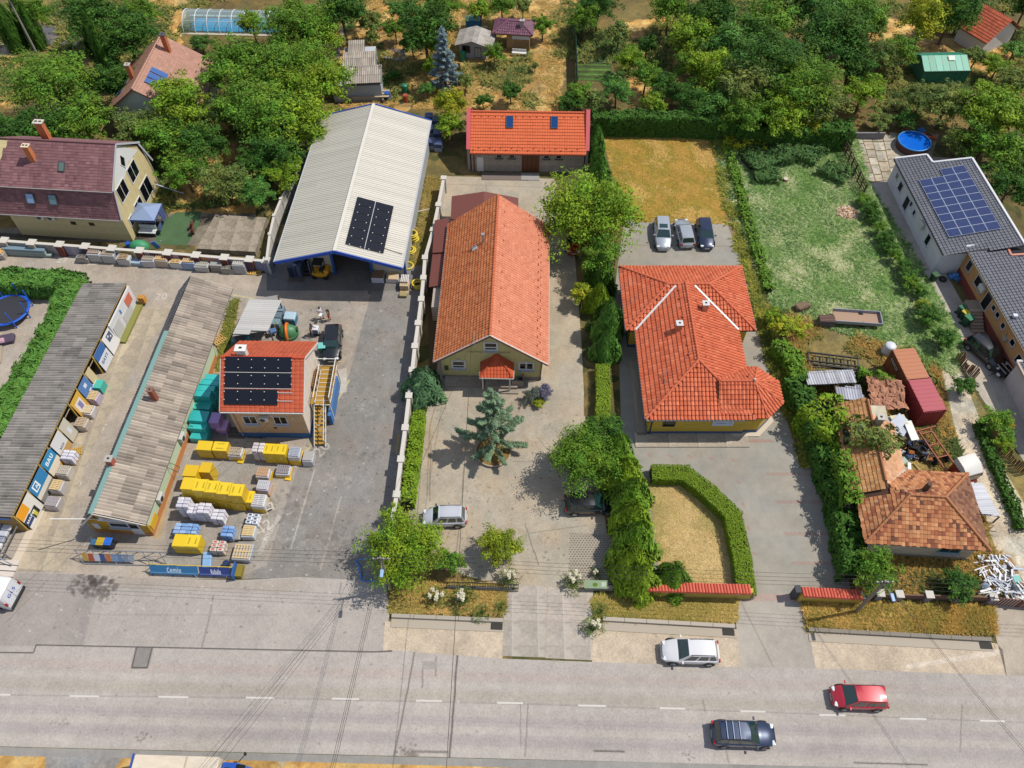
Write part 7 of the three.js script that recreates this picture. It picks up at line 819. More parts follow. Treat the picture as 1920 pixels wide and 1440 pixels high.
// gazebo and garden things by the mansard house
{const p=at(286,424),g=thing('gazebo','blue-grey folding gazebo on the green turf beside the mansard house','gazebo',p,-.05),cl=M('#8fa3c8',.8),cl2=M('#4a5f92',.8),w=1.35,h=2.1;for(const[a,b]of[[[-w,w],[w,w]],[[w,w],[w,-w]],[[w,-w],[-w,-w]],[[-w,-w],[-w,w]]]){mesh('canopy',slab([V3(a[0],h,a[1]),V3(b[0],h,b[1]),V3(0,2.75,0)],.02),cl,g);mesh('valance',slab([V3(a[0],h,a[1]),V3(b[0],h,b[1]),V3(b[0]*1.02,h - .28,b[1]*1.02),V3(a[0]*1.02,h - .28,a[1]*1.02)],.01),cl2,g);}mesh('leg',[[-w,w],[w,w],[w,-w],[-w,-w]].map(([x,z])=>bx(.05,h,.05,x,0,z)),M('#3a3c40'),g);mesh('side_curtain',[bx(.04,1.5,1.0,w + .1,.6,-.5),bx(.04,.7,.8,w + .1,.5,.9)],cl2,g);const s=thing('garden_sofa','white garden swing seat under the gazebo edge','garden seat',at(280,440),-.08);mesh('seat',rbx(1.9,.15,.7,.05,0,.45,0),M('#dfe2e2'),s);mesh('backrest',rbx(1.9,.55,.12,.05,0,.6,-.35),M('#c9d0d2'),s);for(const x of[-.85,.85])mesh('leg',bx(.07,.45,.6,x,0,0),M('#55585c'),s);const t=thing('covered_mound','green tarpaulin mound behind the mural wall','tarpaulin mound',at(262,464),0);mesh('tarpaulin',new THREE.SphereGeometry(.95,18,9,0,6.3,0,1.57).scale(1.15,.95,.8),M('#3f9a6a',.6),t);const b=thing('barrel','small blue barrel at the corner of the mansard house','barrel',at(243,463),0);mesh('drum',[cy(.26,.26,.6,0,0,0,14)],M('#2a62c8',.4),b);mesh('rim',new THREE.TorusGeometry(.26,.03,6,16).rotateX(Math.PI / 2).translate(0,.6,0),M('#1d4fa8'),b);const d=thing('folded_chair','blue folded deck chair leaning behind the mural wall','deck chair',at(298,466),.2);mesh('fabric',bx(.5,1.0,.08,0,.1,0,0,0,.35),M('#4f8fd8'),d);mesh('leg',bx(.05,1.1,.05,.3,0,0,0,0,-.2),M('#e2e4e8'),d);const q=thing('garden_table','small reddish garden chairs on the turf edge','garden chair',at(362,440),0);for(const[x,z]of[[0,0],[-.3,-.9]]){mesh('seat',rbx(.5,.08,.5,.03,x,.45,z),M('#7d4438'),q);mesh('backrest',bx(.08,.55,.5,x + .25,.5,z),M('#7d4438'),q);mesh('leg',bx(.4,.45,.05,x,0,z),M('#5d3a2c'),q);}const r=at(290,345,2.2),e=at(345,363,.2),a=mesh('awning_pole',rod(r,e,.07),M('#cfd4dc'));tag(a,'long white pole slanting from the mansard house into the garden','pole');}
// trampoline behind the hedge
{const p=at(22,590),g=thing('trampoline','round blue-rimmed trampoline with tilted posts behind the conifer hedge','trampoline',p),R=2.1;mesh('mat',cy(R - .25,R - .25,.03,0,.75,0,32),M('#33343c',.8),g);mesh('rim',new THREE.TorusGeometry(R - .12,.16,6,40).rotateX(Math.PI / 2).scale(1,.4,1).translate(0,.77,0),M('#1f62d8',.5),g);for(let i=0;i<8;i++){const a=i*Math.PI / 4 + .2;mesh('post',rod(V3(Math.cos(a)*R,0,Math.sin(a)*R),V3(Math.cos(a)*(R + .05),2.3,Math.sin(a)*(R + .05)),.06),M('#2a6ee0',.5),g);}const l=thing('laundry_heap','pile of dark blankets and boards beside the hedge','blanket pile',at(14,640),.3);mesh('blanket',jitterBox(1.6,.5,1.1,.2,5,.4),M('#55485c'),l);mesh('blanket_fold',jitterBox(.7,.3,.6,.15,8,.3).translate(-.4,.35,.2),M('#cfa4b4'),l);mesh('plank',[0,1,2].map(i=>bx(.18,.06,2.2,-1.0 + i*.25,.1,1.6)),M('#b3a48c'),l);}
// round pool and toys
{const p=at(1709,276),g=thing('round_pool','round blue above-ground pool on the gravel beside the slab patio','pool',p),R=1.85;const s=new THREE.CylinderGeometry(R,R,.9,36,1,true);s.translate(0,.45,0);mesh('wall',s,M('#5d3a34',.7),g);mesh('rim',new THREE.TorusGeometry(R,.09,8,40).rotateX(Math.PI / 2).translate(0,.9,0),M('#2f8fd8',.4),g);mesh('water',cy(R - .02,R - .02,.04,0,.76,0,36),new THREE.MeshStandardMaterial({color:C('#1a6fe0'),roughness:.04}),g);const k=thing('kayak','small orange boat lying on clutter behind the round pool','boat',at(1738,259),-.6);mesh('hull',new THREE.SphereGeometry(.5,16,8).scale(2.0,.4,.7).translate(0,.35,0),M('#e0502a',.4),k);mesh('deck',new THREE.SphereGeometry(.3,12,6).scale(1.4,.2,.6).translate(0,.53,0),M('#3a3c40'),k);const b=thing('toy_boxes','brown boxes and a blue sheet heaped behind the round pool','boxes',at(1710,250),.1);[[-.8,'#a87f4a'],[.1,'#7d6a58'],[1.0,'#3f7fc8']].forEach(([x,c],i)=>mesh('box',jitterBox(.9,.5,.8,.1,i,.15).translate(x,0,(i % 2)*.4),M(c),b));}
// barrels, posts of the gardens
for(const[l,x,y,c,r,h,hemi]of[['green domed water butt before the whitewashed cottage',868,112,'#2c9a6c',.42,1.1,1],['green water butt in the orchard path',760,176,'#1f7f5a',.45,1.2,1],['blue barrel at the corner of the stepped shed',727,184,'#2a5fb4',.42,.8,0],['rusty red barrel below the green water butt',761,190,'#b0503a',.38,.9,0],['white plastic drum at the far corner of the brown container',1662,662,'#dfe4ee',.6,1.1,1]]){const b=thing('barrel',l,'barrel',at(x,y));mesh('drum',cy(r*.92,r,h,0,0,0,16),M(c,.4),b);mesh('lid',hemi?new THREE.SphereGeometry(r*.92,14,6,0,6.3,0,1.57).scale(1,.5,1).translate(0,h,0):cy(r*.8,r*.85,.05,0,h,0,16),M(c,.4),b);}
{const t=thing('blue_tarpaulin','blue sheeted frame behind the whitewashed cottage','tarpaulin',at(888,52),0);mesh('sheet',jitterBox(2.0,1.4,1.4,.12,4,.2),M('#2f86c0',.5),t);const w=thing('plank_pile','white planks by the blue sheeted frame','planks',at(903,62),0);mesh('plank',[0,1,2].map(i=>bx(.3,.9,.1,i*.35,0,0)),M('#c9ccd6'),w);const c=thing('compost_crate','wooden compost crate beside the blue spruce','crate',at(856,130),.1);for(const[x,z,a]of[[0,.45,0],[0,-.45,0],[.5,0,1.57],[-.5,0,1.57]])mesh('board',bx(1.0,.6,.05,x,0,z,a),M('#8d6a48'),c);}
// brick heaps, junk of the salvage lot
for(const[l,x,y,r]of[['heap of loose pale bricks under the trees by the lattice fence',1557,271,1.35],['heap of loose pale bricks in the middle of the mown field',1588,400,1.25]]){const g=thing('brick_heap',l,'brick heap',at(x,y)),R=rng(x),B=[];const cs=['#efd2b4','#dfb896','#f4dcc0','#cf9f7c'].map(h=>C(h));for(let i=0;i<420;i++){const a=R()*6.28,d=Math.sqrt(R())*r,h=.55*(1 -(d / r)**2);const b=bx(.26,.075,.125,0,0,0,R()*6,(R()- .5)*.9,(R()- .5)*.9);b.translate(Math.cos(a)*d,R()*h,Math.sin(a)*d);const n=b.attributes.position.count,cc=cs[(R()*4)|0],arr=new Float32Array(n*3);for(let k=0;k<n;k++)arr.set([cc.r,cc.g,cc.b],k*3);b.setAttribute('color',new THREE.BufferAttribute(arr,3));B.push(b);}stuff(mesh('brick',B,VC(.9),g));}
{const s=thing('tree_stump','pale sawn stump in the mown field','stump',at(1472,340));mesh('stump',cy(.28,.36,.4,0,0,0,12),M('#9a8468'),s);mesh('cut_face',cy(.27,.27,.02,0,.4,0,12),M('#d8cbb8'),s);const t=thing('root_stump','weathered root stump on bare soil at the edge of the field','stump',at(1502,580),.3);mesh('trunk',jitterBox(1.6,.7,.8,.25,3,.5),M('#7d6650'),t);mesh('root',[0,1,2,3].map(i=>rod(V3(0,.3,0),V3(Math.cos(i*1.7)*1.1,.1,Math.sin(i*1.7)*.7),.12,.06)),M('#8a735a'),t);
const f=fr(1566,604,1654,610,.7),g=thing('flat_trailer','long flat trailer tray with drop sides overgrown at one end','trailer',f.p,f.ry),W=f.W;mesh('floor',bx(W,.1,1.6,W / 2,.5,-.8),M('#b3937c'),g);mesh('side_board',[bx(W,.35,.06,W / 2,.6,0),bx(W,.35,.06,W / 2,.6,-1.6),bx(.06,.35,1.6,W,.6,-.8)],M('#a3a6b4',.5),g);for(const z of[-.2,-1.4]){const w=new THREE.CylinderGeometry(.35,.35,.2,14);w.rotateX(Math.PI / 2);mesh('wheel',w.translate(W*.6,.35,z),M('#1e1d1c'),g);}const c=thing('old_cart_box','small weathered cart box with slatted lid beside the flat trailer','cart box',at(1546,608),-.05);mesh('box',bx(1.5,.9,.9,0,0,0),M('#6a6468'),c);for(let i=0;i<5;i++)mesh('plank',bx(1.5,.05,.14,0,.9,-.36 + i*.18),M(i % 2?'#7a5a4c':'#6b5048'),c);
const q=fr(1515,678,1612,690,.3),b=thing('truss','dark narrow truss frame lying in dry weeds of the salvage lot','steel frame',q.p,q.ry),L=q.W;mesh('chord',[bx(L,.16,.12,L / 2,.3,-.1),bx(L,.16,.12,L / 2,.3,-1.1),bx(L,.3,.2,L / 2,0,.15)],M('#35322f',.7),b);for(let i=0;i<=7;i++)mesh('tie',bx(.1,.12,1.0,.1 +(L - .2)*i / 7,.28,-.6),M('#4b5048',.7),b);const p2=thing('steel_profiles','rusty long profiles lying beside the dark truss frame','steel profile',at(1570,702),-.05);for(let i=0;i<4;i++)mesh('profile',bx(5.4,.1,.12,0,.08,-.7 + i*.38),M(i % 2?'#77624e':'#5d4c40'),p2);}
{
const sh=(name,label,px,h,o)=>{const w=px.map(([x,y,hh])=>at(x,y,hh??h)),b=V3(w[0].x,0,w[0].z),g=thing(name,label,'shed roof',b),q=w.map(p=>p.sub(b)),P=planeOf(q);if(o.corr){const d=mesh('deck',slab(q.map(p=>p.clone().add(V3(0,-.08,0))),.05),M('#77706a'),g);stuff(mesh('roof_sheet',corrGeo(P,{pitch:.24,amp:.05,sl:1.3,col:o.corr,tone:.3,mott:.6,streak:.3,drop:.06,seed:px[0][0],test:(s,t)=>inside(P.pts,s,t)}),VC(.8),d));}mesh('post',q.map(p=>bx(.14,p.y - .1,.14,p.x*.95,0,p.z*.95)),M('#6a5442'),g);mesh('back_wall',[beam(V3(q[2].x*.96,q[2].y / 2 - .1,q[2].z*.96),V3((q[3]??q[0]).x*.96,q[2].y / 2 - .1,(q[3]??q[0]).z*.96),.1,q[2].y - .3)],M('#8a6a52'),g);return{g,q,P};};
sh('lean_to_roof','silver corrugated lean-to roof wrapped in vines',[[1512,722],[1605,718],[1600,693],[1516,697]],2.2,{corr:'#bfc0c6'});sh('lean_to_roof','lower silver corrugated lean-to roof pierced by a branch',[[1570,748],[1622,752],[1612,722],[1566,728]],2.0,{corr:'#b5b6c2'});
const e=sh('collapsed_roof','sagging brown earth-covered roof beside the containers',[[1638,762],[1704,768],[1690,712],[1622,702]],2.2,{});{const N=22,B=new Buf(),cs=C('#bb8668'),t=new THREE.Color(),[a,b,c,d]=e.q;const pt=(i,j)=>{const u=i / N,v=j / N,p=a.clone().lerp(b,u).lerp(d.clone().lerp(c,u),v);p.y +=(fbm(u*7 + 3,v*7)- .5)*.5 - .25*Math.sin(u*3.1)*Math.sin(v*3.1);p.x +=(vn(u*9,v*9)- .5)*.25;p.z +=(vn(u*9 + 40,v*9)- .5)*.25;return p;};for(let i=0;i<N;i++)for(let j=0;j<N;j++){t.copy(cs).multiplyScalar(.65 + .8*fbm(i*.6,j*.6 + 9));B.quad(pt(i,j),pt(i + 1,j),pt(i + 1,j + 1),pt(i,j + 1),t);}mesh('roof',B.geo(),VC(1),e.g);const R=rng(31),gs=[];for(let i=0;i<60;i++){const p=pt(R()*N,R()*N);gs.push(bx(.35 + R()*.4,.05,.2,p.x,p.y + .02,p.z,R()*6,R()*.4));}stuff(mesh('shingle',gs,M('#a8735a'),e.g));}
sh('rusty_lean_to','rusty red slatted lean-to beside the silver sheets',[[1604,782],[1640,788],[1632,752],[1598,746]],1.8,{corr:'#a05a48'});
const w=thing('white_sheets','white and grey plastic sheets and boards thrown over the collapsed roof edge','sheets',at(1668,805,1.9).setY(0),-.1),R=rng(77);mesh('support',bx(3.4,1.7,1.5,0,0,0),M('#6a5a4c'),w);for(let i=0;i<22;i++){const m=mesh('sheet',jitterBox(1.0 + R()*1.1,.06,.6 + R()*.7,.03,i,.22),M(['#dfe0e6','#c3c9d6','#eceae4','#8d97a8','#d6cca4'][(R()*5)|0],.5),w);m.position.set(-2 + R()*4,1.72 + i*.02,-1 + R()*2);m.rotation.set((R()- .5)*.3,R()*3,(R()- .5)*.3);}
const j=thing('scrap_heap','heap of tyres, blue tangled scrap and motor parts behind the derelict cottage','scrap heap',at(1716,848),0);for(let i=0;i<14;i++){const t=new THREE.TorusGeometry(.3,.09,7,16);t.rotateX(R()*3);t.rotateY(R()*3);t.translate((R()- .5)*2.2,.2 + R()*.5,(R()- .5)*1.8);mesh('tyre',t,M('#2a2c33',.9),j);}for(let i=0;i<34;i++){const a=V3((R()- .5)*2.6,R()*.7,(R()- .5)*2.2);mesh('scrap_piece',i % 2?rod(a,a.clone().add(V3((R()- .5),(R()- .3)*.6,(R()- .5))),.05,.04,5):bx(.2 + R()*.4,.1 + R()*.15,.2 + R()*.3,a.x,a.y,a.z,R()*6,R()),M(['#3f547c','#2b3448','#8fa0b8','#55607a','#c87a3c'][(R()*5)|0],.5),j);}
const k=thing('sheet_metal_offcuts','loose grey sheet offcuts beside the scrap heap','offcuts',at(1690,862),0);for(let i=0;i<9;i++){const m=mesh('offcut',bx(.5 + R()*.6,.03,.25 + R()*.4),M(['#c3c6cc','#9aa2ae','#7fa09c'][i % 3],.4),k);m.position.set((R()- .5)*1.2,.05 + i*.05,(R()- .5)*2.6);m.rotation.set((R()- .5)*.4,R()*3,(R()- .5)*.4);}
const fr2=thing('old_window_frame','pale wooden window frame lying in dry weeds by the cottage roof','window frame',at(1708,880),.4);mesh('frame',[bx(1.1,.07,.08,0,.1,.4),bx(1.1,.07,.08,0,.1,-.4),bx(.08,.07,.8,.55,.1,0),bx(.08,.07,.8,-.55,.1,0)],M('#d6b46a'),fr2);
const wp=thing('frame_heap','tangled heap of white window frames at the end of the derelict plot','frame heap',at(1868,1078),0);for(let i=0;i<130;i++){const a=V3((R()- .5)*2.6,.05 + R()*.6,(R()- .5)*3.4),th=R()*3.14,L=.3 + R()*.8;mesh('bar',beam(a,a.clone().add(V3(Math.cos(th)*L,(R()- .5)*.3,Math.sin(th)*L)),.05 + R()*.12,.05),M(['#e6e8ee','#d3d8e4','#f0f0f0','#aeb8cc'][(R()*4)|0],.5),wp);}mesh('plank',[0,1,2].map(i=>beam(V3(1.3 + i*.1,.2,-1.5),V3(1.2 + i*.2,.6,1.4),.14,.04)),M('#a87f52'),wp);
const f3=fr(1838,935,1862,968,1.2),cs=at(1822,905,1.4),ce=at(1852,968,1.2),g3=thing('metal_canopy','low white ribbed metal roof along the side of the derelict cottage','canopy',V3(cs.x,0,cs.z)),d=ce.clone().sub(cs);const q=[V3(1.0,1.2,0),V3(1.0 + d.x,1.2,d.z),V3(d.x - .6,1.5,d.z),V3(-.6,1.5,0)],P=planeOf(q);stuff(mesh('roof_sheet',corrGeo(P,{pitch:.2,amp:.04,sl:3,col:'#d3d4dc',tone:.1,mott:.15,seed:4,test:(s,t)=>inside(P.pts,s,t)}),VC(.5),g3));mesh('roof',slab(q.map(p=>p.clone().add(V3(0,-.06,0))),.04),M('#9a9ba2'),g3);mesh('post',q.map(p=>bx(.1,p.y - .08,.1,p.x,0,p.z)),M('#7d6a58'),g3);}
{const s=thing('satellite_dish','grey dish standing behind the low pillar fence','dish',at(1835,1098));mesh('dish',new THREE.SphereGeometry(.55,16,6,0,6.3,0,.7).rotateX(1.0).translate(0,.5,0),M('#8d9cb0',.4),s);mesh('stand',rod(V3(0,0,0),V3(0,.7,-.1),.05),M('#555'),s);const c=thing('bath_tub','white bath-like tub with turquoise inside at the plank gate','tub',at(1905,1098),.1);mesh('tub',[rbx(.8,.5,1.6,.12)],M('#e6e2d8',.4),c);mesh('water',rbx(.6,.03,1.3,.01,0,.5,0),M('#4fb0a8',.3),c);const p=thing('signboard','pale green board with a heart-like emblem on the low forecourt fence','signboard',at(1117,1096,.9).setY(0),-.02);const[gg,mm]=facePlane(1.8,.7,canvasTex(128,48,(x,w,h)=>{x.fillStyle='#a9bf98';x.fillRect(0,0,w,h);x.fillStyle='#6f8f2c';x.beginPath();x.ellipse(60,26,14,12,0,0,6.3);x.fill();x.fillStyle='#dfe6d0';x.fillRect(96,10,24,26);}));const b=mesh('board',gg,mm,p);b.position.y=.95;b.rotation.x=-.7;mesh('base',bx(2.2,.45,.3,.3,0,0),M('#a59d92'),p);mesh('post',[bx(.06,.9,.06,-.7,0,-.1),bx(.06,.9,.06,.7,0,-.1)],M('#4a4a44'),p);}
// ---------- people ----------
function capsuleField(bones,cell){
const lo=V3(1e9,1e9,1e9),hi=V3(-1e9,-1e9,-1e9);for(const b of bones)for(const[p,r]of[[b[0],b[2]],[b[1],b[3]]]){lo.min(p.clone().subScalar(r + .05));hi.max(p.clone().addScalar(r + .05));}
const size=Math.max(hi.x - lo.x,hi.y - lo.y,hi.z - lo.z),res=Math.ceil(size / cell)+ 4,mc=new MarchingCubes(res,new THREE.MeshStandardMaterial(),false,false,120000),c=lo.clone().add(hi).multiplyScalar(.5),half=size / 2*(res /(res - 4));mc.isolation=0;const d=V3(),ab=V3();
for(let z=0;z<res;z++)for(let y=0;y<res;y++)for(let x=0;x<res;x++){const p=V3(c.x +(x / res*2 - 1)*half,c.y +(y / res*2 - 1)*half,c.z +(z / res*2 - 1)*half);let f=1e3;for(const[a,b,ra,rb,k]of bones){ab.copy(b).sub(a);d.copy(p).sub(a);const t=Math.max(0,Math.min(1,d.dot(ab)/ Math.max(1e-6,ab.lengthSq())));const dd=d.addScaledVector(ab,-t).length()-(ra +(rb - ra)*t),kk=k??.035,h=Math.max(0,Math.min(1,.5 + .5*(f - dd)/ kk));f=f*(1 - h)+ dd*h - kk*h*(1 - h);}mc.field[x + y*res + z*res*res]=-f;}
mc.update();const n=mc.count,pos=new Float32Array(n*3),nor=new Float32Array(n*3);for(let i=0;i<n;i++)for(let k=0;k<3;k++){pos[i*3 + k]=c.getComponent(k)+ mc.positionArray[i*3 + k]*half;nor[i*3 + k]=mc.normalArray[i*3 + k];}const g=new THREE.BufferGeometry();g.setAttribute('position',new THREE.BufferAttribute(pos,3));g.setAttribute('normal',new THREE.BufferAttribute(nor,3));return clean(g);
}
function person(label,p,ry,o){
const g=thing('person',label,'person',p,ry),H=o.H??1.75,k=H / 1.75,v=(x,y,z)=>V3(x*k,y*k,z*k),arms=o.arms,lean=o.lean??0,st=o.stride??.12;const sh=1.42,hipY=.92,L=[];
const hipC=v(0,hipY,0),chest=v(0,1.25,lean*.7),neck=v(0,1.48,lean),head=v(0,1.62,lean + .04);const B=[[hipC,v(0,1.08,lean*.3),.135,.125,.06],[v(0,1.08,lean*.3),chest,.125,.15,.06],[v(-.13,sh - .03,lean*.9),v(.13,sh - .03,lean*.9),.085,.085,.06],[chest,neck,.1,.055,.05],[neck,v(0,1.54,lean + .01),.055,.055],[head,v(0,1.67,lean + .02),.092,.098,.03],[v(0,1.61,lean + .11),v(0,1.63,lean + .13),.018,.012,.02],[v(0,1.56,lean + .08),v(0,1.555,lean + .1),.035,.025,.02]];
for(const s of[-1,1]){const hp=v(s*.09,hipY - .02,0),kn=v(s*.1,.5,s*st*.6 + .03),an=v(s*.11,.09,s*st - .03),toe=v(s*.12,.045,s*st + .15);B.push([hp,kn,.092,.06],[kn,an,.06,.04],[an,toe,.045,.038]);const[e,h]=arms[s<0?0:1];const S=v(s*.19,sh,lean*.9),E=v(...e),Hh=v(...h);B.push([S,E,.055,.043],[E,Hh,.042,.03]);const dir=Hh.clone().sub(E).normalize(),side=V3(0,1,0).cross(dir).normalize(),pm=Hh.clone().addScaledVector(dir,.07);B.push([Hh,pm,.034,.036,.02]);L.push({pm,dir,side,s});}
const body=capsuleField(B,.016*k);const fing=[];for(const{pm,dir,side,s}of L){for(let i=0;i<4;i++){const b0=pm.clone().addScaledVector(side,(i - 1.5)*.02),b1=b0.clone().addScaledVector(dir,.05),b2=b1.clone().addScaledVector(dir,.025).add(V3(0,-.02,0));fing.push(rod(b0,b1,.009,.008,6),rod(b1,b2,.008,.006,6));}const t0=pm.clone().addScaledVector(dir,-.04).addScaledVector(side,-s*.03),t1=t0.clone().addScaledVector(side,-s*.035).addScaledVector(dir,.035);fing.push(rod(t0,t1,.011,.009,6));}
const all=merge([body,...fing.map(clean)]),P=all.attributes.position,col=new Float32Array(P.count*3),cs={skin:C(o.skin??'#c98f6e'),top:C(o.top),bot:C(o.bot),shoe:C(o.shoe??'#3a3634')};for(let i=0;i<P.count;i++){const x=P.getX(i)/ k,y=P.getY(i)/ k;let c=cs.skin;if(y<.1)c=cs.shoe;else if(y<(o.hem??.5))c=cs.skin;else if(y<1.0&&Math.abs(x)<.23)c=cs.bot;else if(y<1.49&&Math.abs(x)<(o.sleeve??.24)&&y>.96)c=cs.top;col.set([c.r,c.g,c.b],i*3);}all.setAttribute('color',new THREE.BufferAttribute(col,3));mesh('body',all,VC(.8),g);
const hair=new THREE.SphereGeometry(.112*k,16,10,0,6.3,0,o.hairLen??1.75);hair.rotateX(-.45);hair.translate(0,1.665*k,(lean + .015)*k);const hs2=[hair];if(o.pony)hs2.push(rod(v(0,1.68,lean - .09),v(0,1.42,lean - .16),.05,.02,8));mesh('hair',hs2,M(o.hair??'#33251c',.7),g);const eye=[-1,1].map(s=>new THREE.SphereGeometry(.012*k,6,5).translate(s*.035*k,1.645*k,(lean + .125)*k));mesh('eye',eye,M('#1d1714',.3),g);mesh('ear',[-1,1].map(s=>new THREE.SphereGeometry(.028*k,8,6).scale(.5,1,.8).translate(s*.1*k,1.63*k,(lean + .02)*k)),M(o.skin??'#c98f6e'),g);return g;
}
{const p1=at(605,598),p2=at(619,601),p3=at(586,629);person('man in white shirt and dark shorts holding papers in the yard',p1,-1.9,{top:'#d6d4e0',bot:'#2c3c60',hem:.55,arms:[[[-.26,1.15,.05],[-.12,1.12,.32]],[[.26,1.15,.05],[.12,1.12,.32]]],lean:.05});const s=thing('paper','white sheet of paper held by the man in the white shirt','paper',at(601,590,1.05),-1.9);mesh('sheet',bx(.4,.012,.32,0,0,0),M('#f2f2f6',.7),s);mesh('clip',bx(.1,.02,.03,0,.012,.14),M('#9a9aa0'),s);
person('woman in red skirt standing beside the man with papers',p2,-1.5,{H:1.66,top:'#43352f',bot:'#d21f3c',hem:.62,arms:[[[-.24,1.15,.1],[-.14,1.38,.22]],[[.24,1.12,.02],[.2,.9,.14]]],hair:'#3a2a22',pony:1,stride:.06,sleeve:.16,shoe:'#d6c4b4'});person('man in dark clothes leaning over a white box by the black car',p3,1.4,{H:1.78,top:'#4a4c56',bot:'#23252c',hem:.12,arms:[[[-.26,1.12,.12],[-.2,1.05,.42]],[[.26,1.12,.12],[.2,1.05,.42]]],lean:.12});const b=thing('appliance_box','white-topped box with blue front carried to the black car','box',at(593,627),-.1);mesh('carton',rbx(.62,.62,.6,.03,.1,.45,0),M('#e8e8ec',.6),b);mesh('front',bx(.5,.5,.02,.12,.48,.31),M('#3f6f9c',.5),b);mesh('trolley',[rod(V3(-.1,.02,.2),V3(-.2,1.1,.1),.025),rod(V3(.25,.02,.2),V3(-.05,1.1,.1),.025),bx(.5,.4,.4,.1,.02,0)],M('#3a3d42'),b);}
// ---------- vegetation ----------
const LEAF={};
function leafMat(hex,k=.62){return LEAF[hex + k]??=new THREE.MeshPhysicalMaterial({color:C(hex,k),vertexColors:true,roughness:.75,transmission:.22,thickness:0,side:THREE.DoubleSide,specularIntensity:.3});}
class Leaves{constructor(seed){this.p=[];this.c=[];this.R=rng(seed);}
add(x,y,z,nx,ny,nz,s,col,asp=1.5){const R=this.R,n=V3(nx,ny,nz).normalize(),a=V3(R()- .5,R()- .5,R()- .5).cross(n).normalize(),b=n.clone().cross(a),l=s*asp,w=s;const P=[[-l,0],[0,-w*.6],[l,0],[0,w*.6]].map(([u,v])=>[x + a.x*u + b.x*v,y + a.y*u + b.y*v,z + a.z*u + b.z*v]);for(const i of[0,1,2,0,2,3]){this.p.push(...P[i]);this.c.push(col[0],col[1],col[2]);}}
geo(){const g=new THREE.BufferGeometry();g.setAttribute('position',new THREE.Float32BufferAttribute(this.p,3));g.setAttribute('color',new THREE.Float32BufferAttribute(this.c,3));g.computeVertexNormals();g.setAttribute('uv',new THREE.Float32BufferAttribute(new Float32Array(this.p.length / 3*2),2));return g;}}
function crownGeo(seed,n,size,o={}){
const B=new Leaves(seed),R=B.R,blobs=[],nb=o.lobes??30;const sx=.85 + R()*.3,sz=.85 + R()*.3;
for(let i=0;i<nb;i++){const u=(i + R())/ nb*1.6 - .62,a=i*2.4 + R()*1.2,q=Math.sqrt(Math.max(.05,1 - u*u)),len=.62 + .5*R()*R()+ .16*R(),ks=.72 + R()*.5,w=(R()- .5)*.36;const ns=3 +((R()*4)|0);for(let k=0;k<ns;k++){const t=.35 + .65*(k + R())/ ns,r=(.1 + .17*R())*(1.2 - .45*t);blobs.push([Math.cos(a)*q*len*t*sx +(R()- .5)*.2,u*len*t*.95 +(R()- .5)*.16 - .08*t,Math.sin(a)*q*len*t*sz +(R()- .5)*.2,r,ks*(.88 + .24*R()),w,r*r]);}}
let tot=0;const cum=blobs.map(b=>tot +=b[6]+ .006);
for(let i=0;i<n;i++){const pick=R()*tot;let lo=0,hi=cum.length - 1;while(lo<hi){const m=(lo + hi)>>1;if(cum[m]<pick)lo=m + 1;else hi=m;}const L=blobs[lo],th=R()*6.283,u=R()*2 - 1,q=Math.sqrt(1 - u*u),r=L[3]*(R()<.12?.9 + R()*.7:.55 + .5*R()),nx=Math.cos(th)*q,nz=Math.sin(th)*q,k=L[4]*(.66 + .68*R()),w=L[5]+(R()- .5)*.22;B.add(L[0]+ nx*r,L[1]+ u*r*.75,L[2]+ nz*r,nx +(R()- .5)*1.5,u + .5 +(R()- .5)*1.2,nz +(R()- .5)*1.5,size*(.5 + R()*R()*1.1),[k*(1 + w),k,k*(1 - w*.6)],o.asp);}return B.geo();
}
const CR=[1,2,3,4,9,10].map(s=>crownGeo(s,8500,.036,{lobes:34})),CS=[11,12,13,14].map(s=>crownGeo(s,3400,.058,{lobes:22})),CBIG=[21,22,23].map(s=>crownGeo(s,15000,.027,{lobes:52}));
function conGeo(seed,n,size){const B=new Leaves(seed),R=B.R;for(let i=0;i<n;i++){const t=Math.pow(R(),.8),a=R()*6.283,ph=Math.sin(a*5 + seed)*.12 + Math.sin(a*3 + t*9)*.1,r=(.95 - .8*t*t)*(.6 + ph*1.5 + R()*.45),y=t*1.0,k=.7 + R()*.65;B.add(Math.cos(a)*r,y,Math.sin(a)*r,Math.cos(a)+(R()- .5),.8 +(R()- .5),Math.sin(a)+(R()- .5),size*(.4 + R()*1.3),[k,k,k*.9],2.4);}return B.geo();}
const CD=[31,32].map(s=>crownGeo(s,22000,.026,{lobes:95}));
const CO=[5,6,7].map(s=>conGeo(s,3600,.062));
const BARK=M('#6a5644',.95);
const trunkG=merge([rod(V3(0,0,0),V3(.05,.55,.03),.05,.035,7),...[0,1,2,3,4].map(i=>rod(V3(.05,.5,.03),V3(Math.cos(i*1.3)*.4,.8 +(i % 2)*.1,Math.sin(i*1.3)*.4),.028,.008,5))]);
const COLS={m:'#75a030',d:'#4f7c2a',y:'#b0b92e',o:'#86994a',b:'#8eb02c',g:'#6a9e42'};
let tk=0;
